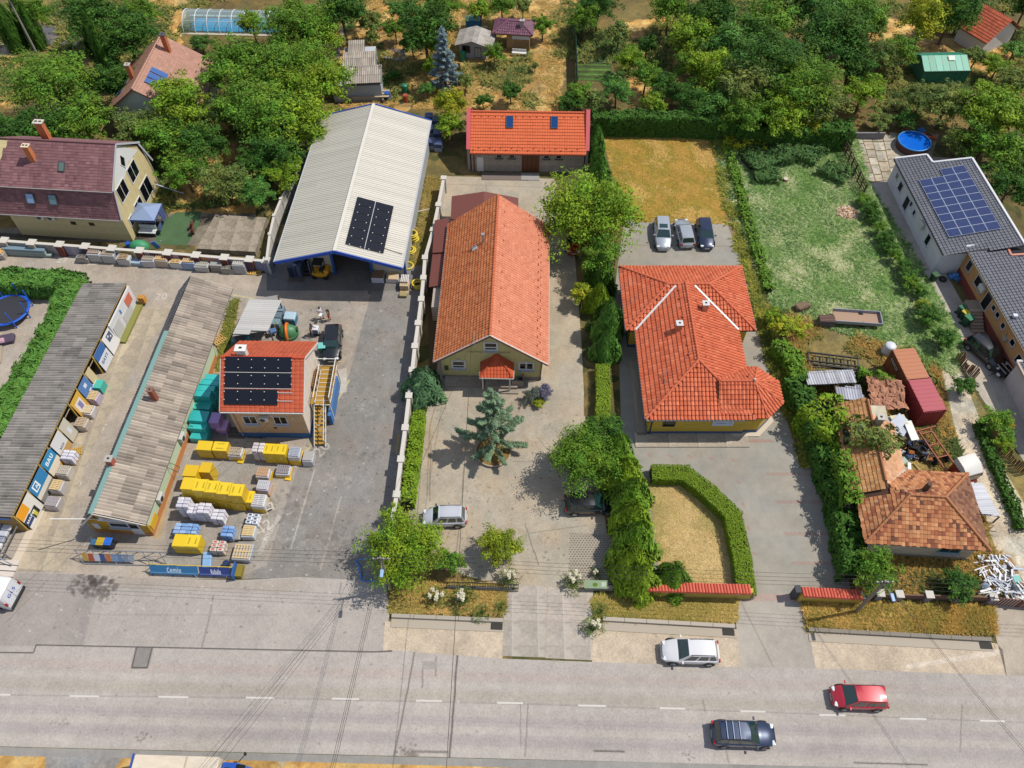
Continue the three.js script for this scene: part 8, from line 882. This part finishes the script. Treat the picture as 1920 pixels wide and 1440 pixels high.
function tree(x,y,r,h,kind,label,o={}){
const ch=o.ch??Math.min(h*.72,r*1.9),cyy=h - ch / 2,p=at(x,y,cyy),g=thing(o.name??(h<2.6?'shrub':'tree'),label,o.cat??(h<2.6?'shrub':'tree'),V3(p.x,0,p.z),(tk*2.39)% 6.28,o.group),set=o.set??(r>4.6?CBIG:r>2?CR:CS);
const t=mesh('trunk',trunkG,BARK,g);t.scale.set(Math.max(1.2,r*1.1),h*.8,Math.max(1.2,r*1.1));const c=mesh('crown',set[tk++ % set.length],leafMat(COLS[kind]??kind,o.k),g);c.position.y=cyy;c.scale.set(r*1.06,ch / 2*1.1,r*1.06);return g;
}
function conifer(x,y,r,h,kind,label,o={}){const p=at(x,y,h*.5),g=thing('conifer',label,'conifer',V3(p.x,0,p.z),tk*1.7,o.group);const t=mesh('trunk',rod(V3(0,0,0),V3(0,h*.6,0),.12,.05),BARK,g);const c=mesh('crown',CO[tk++ % 3],leafMat(COLS[kind]??kind),g);c.scale.set(r,h,r);return g;}
const TH='leafy garden tree inside the dense thicket beyond the dark hedge of the dry lawn',TG='trees of the thicket';
const ORD=['first','second','third','fourth','fifth','sixth','seventh','eighth','ninth','tenth','eleventh','twelfth','thirteenth'];const rowOf=y=>y>165?3:y>110?2:y>55?1:0,HUE={m:'mid-green',d:'dark',o:'olive',b:'bright',g:'fresh green'};
const thLabel=(a,i)=>{const r=rowOf(a[1]),k=THK.filter(b=>rowOf(b[1])===r&&b[0]<a[0]).length;return `${HUE['mdobmdg'[i % 7]]} thicket tree, ${ORD[k]} from the netting fence, ${['back row', 'third row', 'second row', 'row at the dark hedge'][r]}`;};
const blLabel=(a,i,A)=>{const k=A.filter(b=>b[0]<a[0]).length;return `${HUE['mbmbdm'[i % 6]]} tree of the belt, ${ORD[k]} from the brown roof towards the hall`;};
const TL2='leafy tree in the dense belt between the brown-roofed house and the steel hall',TG2='trees of the belt';
// group by group: x, y, radius, height, kind, label
const T1=[[92,150,5.6,9,'m','broadest rounded tree behind the mansard house chimneys'],[28,245,4,7.5,'d','dark tree hugging the far end of the mansard roof'],[155,222,3.8,7,'m','tree between the mansard ridge and the brown-roofed house'],[232,62,4.2,9,'d','tall dark tree beside the shaded asphalt patch'],[165,22,4.2,9,'d','dark tree overhanging the asphalt patch from the far side'],[262,22,2.8,6,'m','tree at the head of the strip of dry grass by the pool cover'],[332,190,4.2,8,'b','bright tree covering the front of the brown-roofed house'],[252,238,3.2,6,'o','olive tree at the gable foot of the brown-roofed house'],[308,255,3.8,6.5,'m','tree halfway between mansard gable and brown-roofed house'],[372,268,3.4,6,'d','dark tree above the flower garden of the mansard house'],[345,318,2.8,5,'m','tree directly behind the gazebo garden'],[415,335,3.2,5.5,'o','olive tree at the bend of the garden path near the concrete fence'],[388,215,2.5,5,'o','thin olive tree at the eaves end of the brown roof'],[432,122,4.4,8,'m','tree just before the arched pool cover'],[470,40,2.2,5.5,'b','small palm-green tree leaning over the pool cover'],[376,78,1.8,2.5,'d','dark shrub at the near edge of the pool cover'],[556,45,5,10,'m','tall tree at the far end of the pool cover'],[640,15,3.6,9,'d','dark tree shading the far end of the stone-bordered grass strip'],[480,358,2.3,4,'g','small tree growing inside the stepped concrete fence'],[12,320,3,6,'m','tree pressed against the hidden end wall of the mansard house'],[108,236,2.6,6.4,'d','dark tree tops rising right behind the mansard ridge'],[286,112,2,4.5,'m','tree between the dry grass strip and the ridge of the brown roof'],[210,150,3,6.5,'d','dark tree touching the back eaves of the brown roof'],[60,20,2.6,6,'m','tree by the pole at the corner of the paved garden']];
T1.forEach(a=>tree(...a));const BLT=[[545,118,5.2,9],[592,150,4.8,9],[500,205,5.2,8.5],[562,222,4.4,8],[522,275,3.6,6.5],[472,165,4,7.5],[438,205,3,6],[535,325,2.4,5],[475,100,2.6,5],[598,70,3.2,7],[480,300,2.6,5]];BLT.forEach((a,i)=>tree(...a,['m','b','m','b','d','m'][i % 6],blLabel(a,i,BLT),{group:TG2}));
[[14,48,1.5,6.5,'d','broad dark conifer behind the lamp pole'],[40,30,1.3,6,'d','dark conifer standing at the lamp pole foot'],[186,92,1.6,8,'d','dense dark conifer column by the asphalt patch'],[200,118,1.5,7,'d','slightly lower conifer column beside the dense dark one'],[58,52,1.1,5.5,'d','slim dark conifer between the pole and the asphalt patch']].forEach(a=>conifer(...a));
const T2=[[692,38,1.9,4.5,'o','grey-green orchard tree with airy crown above the dry beds'],[672,22,1.7,4,'o','brownish bare-looking tree at the stone border'],[746,18,1.6,3.6,'g','small tree at the far end of the orchard path'],[740,50,1.9,4,'m','spreading orchard tree over the square vegetable plot'],[772,76,1.9,4.2,'d','dark orchard tree between the plot and the tall tree'],[697,68,1.2,3,'o','thin young tree on the dried orchard bed'],[797,42,4.3,10,'d','tall dark broad tree towering over the orchard'],[832,2,3,8,'m','tree at the shoulder of the towering orchard tree'],[818,82,2.1,5,'b','yellow-green bush tree right behind the blue spruce'],[808,120,1.4,3,'b','round light bush beside the blue spruce foot'],[800,165,1.1,2.4,'g','shrub on the orchard path before the blue spruce'],[842,192,2.3,5,'y','bright lime tree top between hall and barn'],[845,232,2,3.8,'b','lower green tree between hall corner and barn'],[872,150,1.4,3,'o','spiky young tree in front of the blue spruce'],[906,187,1.3,2.5,'d','round dark bush at the barn ridge'],[957,168,1.6,3.4,'d','round dense tree standing alone on the dry meadow'],[926,96,1.5,3.4,'m','young fruit tree before the whitewashed cottage'],[1003,122,.6,1.6,'o','tiny sapling on the dry meadow'],[900,18,2,4.5,'b','fruit tree behind the blue sheeted frame'],[942,6,2.2,5,'m','fruit tree behind the purple roof'],[1018,45,1.7,4,'m','small tree between purple hut and netting fence'],[712,150,1.0,1.4,'d','low dark bush at the shed corner'],[737,140,1.2,1.5,'d','low spreading bush in the orchard beside the stepped shed'],[980,8,1.4,3.6,'o','olive tree at the end of the hut path']];
T2.forEach(a=>tree(...a));
const THK=[[1095,30,2.4,5.5],[1122,8,2.8,6.5],[1160,58,1.9,4.5],[1182,108,2.3,4.4],[1212,138,2.4,4.6],[1246,160,2.4,4.4],[1158,165,2.4,4.4],[1086,172,2.0,3.8],[1066,190,1.7,3.3],[1116,184,1.9,3.5],[1300,62,4,8],[1258,12,3,6.5],[1338,22,4.2,9],[1388,74,4.6,8.5],[1440,46,4.6,9],[1456,112,5.6,9.5],[1398,146,4.6,8],[1342,128,4.0,7.5],[1506,150,5.2,9],[1566,60,5.4,10],[1530,8,4.2,9],[1614,26,3.8,8],[1602,112,3.6,7],[1540,184,3.6,6.5],[1472,206,3.8,6.8],[1404,204,3.4,6.2],[1292,182,2.6,5],[1338,188,3,5.2],[1300,122,2.6,5.5],[1214,84,1.7,3.6],[1480,10,3.6,8.5],[1226,192,1.9,4]];THK.forEach((a,i)=>tree(...a,['m','d','o','b','m','d','g'][i % 7],thLabel(a,i),{group:TG}));
const T3=[[1622,168,3,5,'b','tree above the heap of bricks by the lattice fence'],[1655,105,2.6,5,'o','small tree beside the shaded corner of the greenhouse'],[1692,90,2.8,5.5,'m','tree just behind the greenhouse'],[1738,30,3.6,8,'y','yellowish drooping tree beyond the greenhouse'],[1790,15,3.8,8,'d','dark tree beside the yellowish drooping one'],[1812,12,2.6,6.5,'g','fresh green tree shading the orange cottage'],[1832,104,1.8,3.2,'o','open fruit tree in front of the orange cottage'],[1872,122,2.4,3.5,'b','spreading light shrub by the end of the greenhouse'],[1905,92,1.9,2.7,'g','leafy pergola vine below the orange cottage'],[1912,150,3,5,'o','tree at the picture edge below the pergola'],[1780,190,3.6,6,'o','airy grey-green tree before the greenhouse'],[1732,178,2.6,4.5,'o','smaller airy tree before the greenhouse corner'],[1842,195,3.8,7,'b','large airy tree behind the round pool'],[1888,215,4.4,8,'b','big light-leaved tree rising behind the solar roof'],[1850,262,3.6,6,'m','tree close behind the white house roof'],[1902,290,3.8,7,'m','tree alongside the blue edge of the solar roof'],[1900,345,3.2,6,'d','dark tree beside the lower half of the solar array'],[1800,262,2.4,4,'o','shrubby tree over the clutter of the round pool'],[1932,2,3,7,'d','dark tree mass beyond the orange cottage'],[1522,226,2.2,4,'y','bright yellow-green bush at the far edge of the field'],[1650,222,1.6,2.4,'o','low hedge bush behind the slab patio'],[1700,222,2,2.5,'d','dark low bush between vegetable beds and patio'],[1640,45,2.4,5,'m','tree at the gap of dry grass above the thicket']];
T3.forEach(a=>tree(...a));
// trees of the plots
tree(1102,395,5.3,8.5,'b','large walnut tree arching over the rear drive',{ch:7.6,set:CD});tree(1128,478,2.5,5.5,'m','lower companion of the walnut tree toward the hipped house');tree(1090,548,1.5,3,'y','yellowish shrub beside the drive of the gabled house');tree(1092,852,3.0,6,'m','broad tree casting shade on the forecourt',{ch:4.8,set:CD});tree(1135,815,2.3,5,'d','darker tree joining the conifer hedge by the forecourt');tree(758,1024,3.25,5.6,'b','dense bright street tree over the blue barrier',{ch:5,set:CD});tree(738,962,1.1,2.4,'b','upper bushy part of greenery at the end of the pillar wall');tree(845,1052,1.3,3,'m','small tree beside the dense street tree');tree(936,1022,2.0,3.7,'#9cab2c','yellow-green lobed tree at the forecourt gate',{set:CR,ch:3});tree(1640,1068,2.1,4.5,'m','tree standing at the wooden power pole');tree(1802,1096,1.75,2.5,'d','dark bush behind the pillar fence');tree(1478,612,1.9,3,'y','yellow-green bush by the corner of the mown field');tree(1450,590,1.2,2.2,'b','light bush on the soil strip beside the hipped roof');tree(1872,790,1.7,2.5,'m','bush by the drive with yellow branch');tree(1888,793,.8,2,'#e0c92c','bright yellow flowering branch beside the drive bush');tree(1810,722,1.3,2.2,'d','dark bush on the gravel lane edge');tree(1886,830,1.1,1.8,'b','bright low bush on the lane before the reed screen');tree(1745,590,1.5,2.4,'d','large dark bush on the field side of the paved drive');tree(1772,632,1.5,2.4,'d','dark bush opposite the parked off-road car');tree(1728,570,.8,1.8,'y','yellowing bush along the paved drive');
ORD.slice(0,11).forEach((n,i)=>tree(1620 + i*10.4 + Math.sin(i*2)*3,372 + i*17.5,1.05 + .2*Math.sin(i*1.7),1.7 + .3*Math.sin(i*2.3),i % 3?'d':'m',`${n} bush from the patio in the row between mown field and paved drive`));tree(1000,738,1.0,1.5,'#6c7466','grey-green sage bush at the porch corner');tree(1020,734,1.05,1.5,'#7b7890','grey-violet lavender bush at the house corner');tree(1012,752,.75,.9,'y','yellow-green low plant below the lavender bush');
[[1118,268,1.2,4,'g','slim conifer touching the barn end'],[1124,318,1.4,3.5,'g','conifer between barn and walnut tree'],[1125,512,1.7,4.5,'d','conifer under the lower walnut companion'],[1122,560,1.3,3.5,'b','yellow-tipped conifer in the row by the drive'],[1140,600,1.7,4.8,'g','tall conifer before the stair of the hipped house'],[1138,648,1.5,3.6,'g','wide conifer ending the row by the hipped house'],[790,720,1.9,3.4,'#6f9a70','blue-green juniper spilling over the pillar wall'],[800,705,1.1,2.4,'#7f9a78','paler juniper at the house corner'],[1155,850,1.95,4.5,'#86b23a','conifer topping the hedge at the forecourt'],[1170,890,1.85,4,'#9abb34','second conifer of the forecourt hedge'],[1182,930,1.95,4,'#86b23a','third conifer of the forecourt hedge by the black hatchback'],[1185,970,1.85,3.8,'#9abb34','fourth conifer of the forecourt hedge'],[1190,1012,1.95,4,'#86b23a','fifth conifer of the forecourt hedge beside the dry lawn'],[1185,1052,1.85,3.8,'#9abb34','sixth conifer of the forecourt hedge'],[1200,1085,1.7,3.4,'#9abb34','conifer ending the hedge at the yellow wall'],[1262,1082,1.55,2.6,'m','low spreading conifer behind the red tile cap']].forEach(a=>conifer(...a));
// clipped and wild hedges
function hedge(name,label,px,w,h,kind,o={}){
const pts=px.map(([x,y])=>{const p=at(x,y,h);p.y=0;return p;}),base=pts[0].clone(),g=thing(name,label,o.cat??'hedge',base),B=new Leaves(px.length*7 + px[0][0]|0),R=B.R;let total=0;const segs=pts.slice(1).map((p,i)=>{const L=p.distanceTo(pts[i]);total +=L;return[pts[i].clone().sub(base),p.clone().sub(base),L];});
const dens=o.dens??130,s=o.leaf??.11,wild=o.wild??0;const core=[];for(const[a,b,L]of segs){const d=b.clone().sub(a).normalize(),sd=V3(-d.z,0,d.x);core.push(beam(a.clone().setY(h*.44),b.clone().addScaledVector(d,w*.2).setY(h*.44),w*(.86 - wild*.3),h*.86*(1 - wild*.35)));for(let i=0,n=L*(w + 2*h)*dens;i<n;i++){const t=R()*(L +(o.end??w*.35)),q=R()*(w + 2*h);let x,y,nn;if(q<w){x=q - w / 2;y=h;nn=[sd.x*x*.3,1,sd.z*x*.3];}else{const sg=q<w + h?-1:1;x=sg*w / 2;y=((q - w)% h);nn=[sd.x*sg,.3,sd.z*sg];}const bump=wild*((fbm(t*.8 + base.x,x*.8 + base.z + y)- .45)*2.4),jit=(R()- .5)*.12*(1 + 3*wild);x*=1 + bump*.5;y=Math.max(.03,y*(1 + bump*.6)+ jit);x +=jit;const k=(.72 + R()*.6)*(1 + .3*(fbm(t*1.5,x*2 + y)- .5)),p=a.clone().addScaledVector(d,t).addScaledVector(sd,x),wv=(R()- .5)*.3;B.add(p.x,y,p.z,nn[0]+(R()- .5)*1.2,nn[1]+(R()- .5),nn[2]+(R()- .5)*1.2,s*(.6 + R()*.8),[k*(1 + wv),k,k*(1 - wv*.5)],o.asp??1.5);}}
mesh('branches',core,M('#2c3316',1),g);mesh('foliage',B.geo(),leafMat(COLS[kind]??kind),g);return g;
}
hedge('clipped_hedge','neatly clipped angular hedge around the dry front lawn',[[1222,884],[1285,885],[1328,918],[1374,962],[1392,1040],[1400,1102]],1.45,1.15,'#88a52c',{dens:330,leaf:.055});hedge('weed_bank','dark weeds between the brick heap and the lattice fence',[[1545,308],[1580,326]],2.4,.8,'#5c8244',{wild:.8,dens:70,leaf:.12,asp:3,cat:'weeds'});hedge('clipped_hedge','narrow clipped hedge strip beside the paver court',[[1130,682],[1132,730],[1130,780]],1.25,1.1,'#93b02f',{dens:260,leaf:.06});hedge('hedge','thick dark hedge closing the far side of the dry lawn',[[1112,214],[1200,214],[1290,216],[1372,222]],1.8,2.6,'d',{wild:.35,dens:80,leaf:.15});hedge('hedge','tall dark growth continuing the hedge behind the mown field',[[1385,226],[1480,235],[1590,238]],2.2,2.6,'d',{wild:.5,dens:60,leaf:.17});hedge('conifer_hedge','bushy conifer hedge sheltering the trampoline from the alley',[[-50,518],[40,516],[132,522],[118,575],[82,640],[52,690],[22,740],[-12,800]],2.3,2.2,'g',{wild:.5,dens:95,leaf:.15,asp:2.2});hedge('hedge','narrow green hedge filling the foot of the pillar wall',[[785,770],[778,830],[770,890],[764,935]],.95,1.3,'b',{wild:.4,dens:150,leaf:.1});hedge('vine_hedge','rampant vine hedge between paver court and derelict plot',[[1492,706],[1518,760],[1542,810],[1560,870],[1582,930],[1596,1000],[1606,1060]],2.0,2.1,'d',{wild:.6,dens:75,leaf:.15});hedge('vine','light green vine mass swallowing the sheds of the derelict plot',[[1530,752],[1562,785],[1592,815]],3.6,3.0,'b',{wild:.6,dens:65,leaf:.15,cat:'vine'});hedge('vine','olive vine covering the chimney end of the derelict roof',[[1590,806],[1640,812],[1668,832]],2.2,4.4,'o',{wild:.6,dens:80,leaf:.13,cat:'vine'});hedge('vine','vine creeping along the edge of the brown collapsed roof',[[1610,692],[1645,700],[1672,705]],.9,2.3,'m',{wild:.5,dens:90,leaf:.12,cat:'vine'});hedge('vine','vine climbing the side wall of the derelict cottage',[[1575,850],[1590,900],[1598,940]],1.1,3.2,'m',{wild:.6,dens:70,leaf:.13,cat:'vine'});hedge('weed_bank','wild yellowish weeds along the soil strip of the mown field',[[1362,262],[1382,330],[1400,400],[1422,470],[1442,540]],.9,.5,'m',{wild:.95,dens:60,leaf:.12,cat:'weeds'});hedge('weed_bank','tall dark green weeds at the far end of the mown field',[[1400,300],[1450,285],[1500,272],[1525,285]],3.2,.9,'#5c8244',{wild:.8,dens:70,leaf:.12,asp:3,cat:'weeds'});hedge('weed_bank','second bank of dark weeds reaching into the mown field',[[1415,322],[1448,322]],2.2,.8,'#5c8244',{wild:.8,dens:70,leaf:.12,asp:3,cat:'weeds'});hedge('weed_bank','bright yellow-green weeds in the far corner of the mown field',[[1358,255],[1395,262],[1425,268]],2.6,.9,'y',{wild:.9,dens:60,leaf:.13,cat:'weeds'});hedge('hedge','shrubby bank between the mown field corner and the stored junk',[[1460,640],[1490,670],[1500,700]],1.6,1.5,'m',{wild:.7,dens:80,leaf:.13});hedge('hedge','overgrowth along the gravel lane of the derelict plot',[[1700,650],[1725,680],[1745,710]],1.2,.7,'o',{wild:.9,dens:60,leaf:.12});hedge('hedge','weedy growth under the lane bank by the reed screens',[[1838,790],[1862,850],[1892,920],[1918,985]],.8,.7,'d',{wild:.8,dens:80,leaf:.12});
// spruces
function spruce(label,x,y,h,r,hex,tiers,per){
const p=at(x,y),g=thing('spruce',label,'spruce',p),B=new Leaves(tiers*31),R=B.R,limbs=[];for(let t=0;t<tiers;t++)for(let k=0;k<per;k++){const f=(t + R()*.6)/ tiers,y0=.5 +(h - .9)*f,L=r*(1 - f*.86)*(.75 + R()*.4),a=k / per*6.283 + t*.55 + R()*.35,d=V3(Math.cos(a),.22 + .5*f,Math.sin(a)).normalize(),a0=V3(0,y0,0),b0=a0.clone().addScaledVector(d,L);limbs.push(rod(a0,b0,.05,.015,5));const n=Math.round(L*170);for(let i=0;i<n;i++){const s=.12 + .88*Math.sqrt(R()),w=.44*(1.12 - s*.6),q=a0.clone().lerp(b0,s),th=R()*6.283,rad=w*Math.sqrt(R());q.x +=Math.cos(th)*rad*Math.abs(d.z)+(R()- .5)*.1;q.y +=Math.sin(th)*rad*.8;q.z +=Math.cos(th)*rad*Math.abs(d.x)+(R()- .5)*.1;const c=(.65 + .6*R())*(s>.75?1.12:.95);B.add(q.x,q.y,q.z,Math.cos(th)+(R()- .5),.7 + R(),Math.sin(th)+(R()- .5),.075*(.7 + R()*.6),[c,c,c],1.9);}}for(let i=0;i<260;i++){const f=R();B.add((R()- .5)*.3*(1.2 - f),h*(.5 + f*.5),(R()- .5)*.3*(1.2 - f),R()- .5,.6,R()- .5,.08,[1,1,1],2);}
mesh('trunk',rod(V3(0,0,0),V3(0,h,0),.2,.02),BARK,g);mesh('branch',limbs,BARK,g);mesh('needles',B.geo(),leafMat(hex),g);return g;
}
spruce('star-shaped blue-green spruce in a round bed on the forecourt',926,840,8.8,3.3,'#8fac86',7,6);spruce('slender blue spruce in the orchard',836,168,8.6,2.3,'#93aab0',9,8);
{const p=at(925,848),m=mesh('round_bed',[cy(1.5,1.55,.22,0,0,0,32)],M('#8a6f3c',1));m.position.copy(p);tag(m,'round kerbed bed at the foot of the star-shaped spruce','bed');const k=mesh('bed_kerb',new THREE.TorusGeometry(1.55,.09,6,40).rotateX(Math.PI / 2).translate(0,.2,0),M('#b8a894'),m);}
// flowering yuccas
[[819,1122,'white-flowering yucca below the dense street tree'],[869,1128,'fullest white yucca in the middle of the grass verge'],[901,1152,'flowerless yucca hanging over the ditch kerb'],[856,1148,'tiny yucca tuft on the ditch kerb'],[955,1088,'white yucca behind the end of the iron fence'],[1075,1096,'white yucca at the forecourt board'],[1111,1178,'leaning white yucca at the driveway edge'],[1124,1148,'green yucca rosette at the corner of the grass verge'],[1118,1078,'white flower stalk before the paver grid'],[938,1142,'dark yucca at the driveway side of the verge']].forEach(([x,y,l],i)=>{const s=[1.1,1.25,.9,.5,1.05,1.1,1,.8,.6,.7][i],g=thing('yucca',l,'yucca',at(x,y),i),B=new Leaves(i + 60),R=B.R;for(let k=0;k<130;k++){const a=R()*6.283,e=R()*1.3,d=[Math.cos(a)*Math.cos(e),Math.sin(e),Math.sin(a)*Math.cos(e)],L=.35 + R()*.3;const c=.7 + R()*.6;for(let q=0;q<2;q++)B.add(d[0]*L*(q + .5),.15 + d[1]*L*(q + .5),d[2]*L*(q + .5),-d[1]*Math.cos(a),Math.cos(e),-d[1]*Math.sin(a),.05,[c,c,c],4);}const m=mesh('leaves',B.geo(),leafMat('#7f9448'),g);m.scale.setScalar(s);if([0,1,4,5,6,8].includes(i)){const F=new Leaves(i + 90);for(let k=0;k<6;k++){const a=F.R()*6.28,d=F.R()*.5;for(let q=0;q<46;q++)F.add(Math.cos(a)*d +(F.R()- .5)*.22,.75 + F.R()*.65,Math.sin(a)*d +(F.R()- .5)*.22,F.R()- .5,1,F.R()- .5,.06,[1,1,.93],1.1);}mesh('flower',F.geo(),leafMat('#f0ead6',.75),g).scale.setScalar(s);}});
// grass: instanced tufts
const tuftG=(()=>{const p=[],R=rng(8);for(let i=0;i<7;i++){const a=R()*6.28,l=.35 + R()*.5,x=(R()- .5)*.5,z=(R()- .5)*.5,w=.07;p.push(x - Math.sin(a)*w,0,z + Math.cos(a)*w,x + Math.sin(a)*w,0,z - Math.cos(a)*w,x + Math.cos(a)*l,.55 + R()*.45,z + Math.sin(a)*l);}const g=new THREE.BufferGeometry();g.setAttribute('position',new THREE.Float32BufferAttribute(p,3));g.computeVertexNormals();g.setAttribute('uv',new THREE.Float32BufferAttribute(new Float32Array(p.length / 3*2),2));return g;})();
const GM=new THREE.MeshStandardMaterial({color:0xffffff,roughness:.95,side:THREE.DoubleSide});
function grass(name,label,cat,out,n,h0,h1,cols,o={}){
const P=out[0].x !==undefined?out:out.map(([x,y])=>at(x,y)),xs=P.map(p=>p.x),zs=P.map(p=>p.z),x0=Math.min(...xs),x1=Math.max(...xs),z0=Math.min(...zs),z1=Math.max(...zs),R=rng(n + name.length),cc=cols.map(c=>C(c)),M4=[],CC=[],q=new THREE.Quaternion(),c=new THREE.Color();let tries=0;
while(M4.length<n&&tries++<n*8){const x=x0 + R()*(x1 - x0),z=z0 + R()*(z1 - z0);if(!inside(P,x,z))continue;const f=fbm(x*(o.f??.35)+ 20,z*(o.f??.35)+ 60);if(o.thr&&f<o.thr)continue;const h=(h0 + R()*(h1 - h0)),s=(o.w??.5)*(.7 + R()*.7);q.setFromAxisAngle(UP,R()*6.28);M4.push(new THREE.Matrix4().compose(V3(x,.01,z),q,V3(s,h,s)));c.copy(cc[Math.min(cc.length - 1,((f - .25)*2*cc.length +(R()- .5)*1.6)|0)]??cc[0]).multiplyScalar(.75 + R()*.5);CC.push(c.clone());}
const m=new THREE.InstancedMesh(tuftG,GM,M4.length);M4.forEach((k,i)=>{m.setMatrixAt(i,k);m.setColorAt(i,CC[i]);});m.name=num(name);m.castShadow=m.receiveShadow=true;scene.add(m);tag(m,label,cat,null,'stuff');
}
grass('field_grass','matted green grass of the mown field','grass',field.plan,42000,.1,.26,['#557f36','#8cae58','#648f42','#b2c282','#4a7230','#83a650','#cfd29c'],{w:.85,f:.5});grass('dry_grass','dry yellow grass of the verge below the yuccas','grass',vergeA.plan,2600,.12,.3,['#dcb668','#c6a558','#a89a4c']);grass('dry_grass','dry grass of the verge before the long yellow wall','grass',vergeB.plan,3200,.12,.28,['#d0b464','#b0a04c','#c4ac5a','#969244']);grass('dry_grass','tall golden grass before the pillar fence','grass',vergeC.plan,6000,.2,.5,['#e4b858','#cfa650','#a89c44','#efc66c']);grass('lawn_grass','sun-dried lawn of the parking plot','grass',lawnA.plan,9000,.04,.1,['#cfa44c','#bd9a3a','#a89638','#dcb260'],{w:.35});grass('lawn_grass','sun-dried lawn inside the clipped hedge','grass',lawnB.plan,5000,.04,.1,['#e2c486','#d2b474','#b8a866'],{w:.35});
grass('garden_weeds','low weeds and ground cover of the far gardens','ground cover',[[-200,-60],[2100,-60],[2000,240],[1700,245],[1120,200],[860,200],[600,180],[490,380],[300,400],[-200,420]],20000,.2,.7,['#6a7c30','#7f8c3c','#9a9448','#5c7430'],{w:.9,thr:.55,f:.12});grass('garden_grass','dry meadow grass of the orchard','grass',[[640,0],[1070,0],[1045,205],[640,205]],9000,.08,.25,['#e0b468','#cfa45a','#b59c4e','#e8c078'],{w:.6,thr:.4});grass('plot_weeds','weeds and dry tufts of the derelict plot','ground cover',[[1455,580],[1690,655],[1760,690],[1775,780],[1820,900],[1868,1040],[1880,1120],[1612,1120],[1590,1000],[1520,820]],9000,.15,.6,['#6f7c34','#8c8a40','#b8924a','#c9a052','#5d7030'],{w:.7,thr:.42,f:.3});grass('soil_weeds','weeds of the planted soil strip beside the hipped house','ground cover',[[1332,248],[1345,248],[1376,380],[1428,555],[1475,690],[1540,880],[1505,880],[1440,690],[1402,540],[1362,420]],2200,.15,.45,['#7f8c34','#a9a53c','#6a7a30'],{w:.6,thr:.4,f:.6});grass('strip_weeds','weeds between the steel hall and the pillar wall','ground cover',[[800,330],[830,335],[812,440],[795,490],[770,500],[790,400]],1500,.08,.25,['#a98f4a','#8a8440','#b59a55']);grass('yard_weeds','yellow weeds beside the corrugated shed','ground cover',[[432,565],[448,562],[428,660],[410,700],[405,680]],500,.1,.35,['#9a9a3c','#77823a'],{w:.5});
// ---------- poles and overhead wires ----------
{
const pole=(name,label,b,t,r,o={})=>{const g=thing(name,label,'pole',V3(b.x,0,b.z));const d=t.clone().sub(b);mesh('shaft',rod(V3(0,0,0),V3(d.x,t.y,d.z),r,r*.7,10),M(o.col??'#8d8378'),g);mesh('crossarm',[bx(1.3,.09,.09,d.x,t.y - .35,d.z)],M('#6d655c'),g);mesh('insulator',[-.55,-.2,.2,.55].map(x=>cy(.04,.05,.14,d.x + x,t.y - .26,d.z,8)),M('#cfd6dc',.3),g);if(o.lamp){mesh('lamp_arm',rod(V3(d.x,t.y - .6,d.z),V3(d.x + .2,t.y - .1,d.z + 1.0),.03),M('#9aa2aa',.4),g);mesh('lamp_head',rbx(.26,.12,.6,.05,d.x + .2,t.y - .16,d.z + 1.2),M('#9fc0e6',.3),g);}return t;};
const t2=at(1661,1089,6.4),b2=V3(t2.x,0,t2.z),t1=at(713,1045,6.4);pole('power_pole','wooden power pole with blue lamp beside the shorter sign wall',b2,t2,.14,{lamp:1});pole('power_pole','power pole rising out of the dense street tree',V3(t1.x,0,t1.z),t1,.14,{lamp:1});const t3=at(14,-6,8);pole('power_pole','grey concrete pole among the dark conifers of the garden corner',V3(t3.x,0,t3.z),t3,.14,{col:'#a8a29a'});
const wire=(label,a,b,sag,r=.011)=>{const pts=[];for(let i=0;i<=16;i++){const t=i / 16,p=a.clone().lerp(b,t);p.y -=sag*4*t*(1 - t);pts.push(p);}tag(mesh('overhead_wire',new THREE.TubeGeometry(new THREE.CatmullRomCurve3(pts),20,r,4),M('#2f2c2a',.6)),label,'wire','overhead wires of the street');};
const off=(p,dx,dy)=>p.clone().add(V3(dx,dy,0));const tl=at(-300,1003,6.4),tr=at(2400,1122,6.4),s1=at(600,1520,7),s2=at(345,1480,7),s3=at(2010,1515,7);
for(let i=0;i<4;i++){const d=[-.45,-.15,.15,.45][i],z=V3(0,-.2,d);wire('overhead street wire running past the yard entrance',tl.clone().add(z),t1.clone().add(z),.35);wire('overhead street wire between the two street poles',t1.clone().add(z),t2.clone().add(z),.5);wire('overhead street wire running on from the leaning wooden pole',t2.clone().add(z),tr.clone().add(z),.3);}
for(let i=0;i<3;i++){wire('overhead wire crossing the street steeply from the tree pole',off(t1,i*.12 - .1,-.2),off(s1,i*.12,-i*.05),.25,.013);wire('overhead wire crossing the street aslant from the tree pole',off(t1,-.3 + i*.1,-.3),off(s2,i*.5,0),0.25,.011);}for(let i=0;i<2;i++)wire('overhead wire crossing the street from the leaning wooden pole',off(t2,i*.1,-.2),off(s3,i*.2,0),.25,.013);
const gm=at(884,640,7.2);wire('service cable from the gable mast across the forecourt and street',gm,at(832,1520,7),.4,.018);wire('service cable from the tree pole to the gable of the lettered house',t1.clone(),gm,.4,.014);wire('service cable slung from the yard office toward the yellow packs',at(505,792,3.6),at(330,935,2.6),.2,.014);wire('service cable from the yellow gable to the street pole row',at(180,965,3.6),at(30,1110,5),.2,.012);
}
renderer.render(scene,camera);
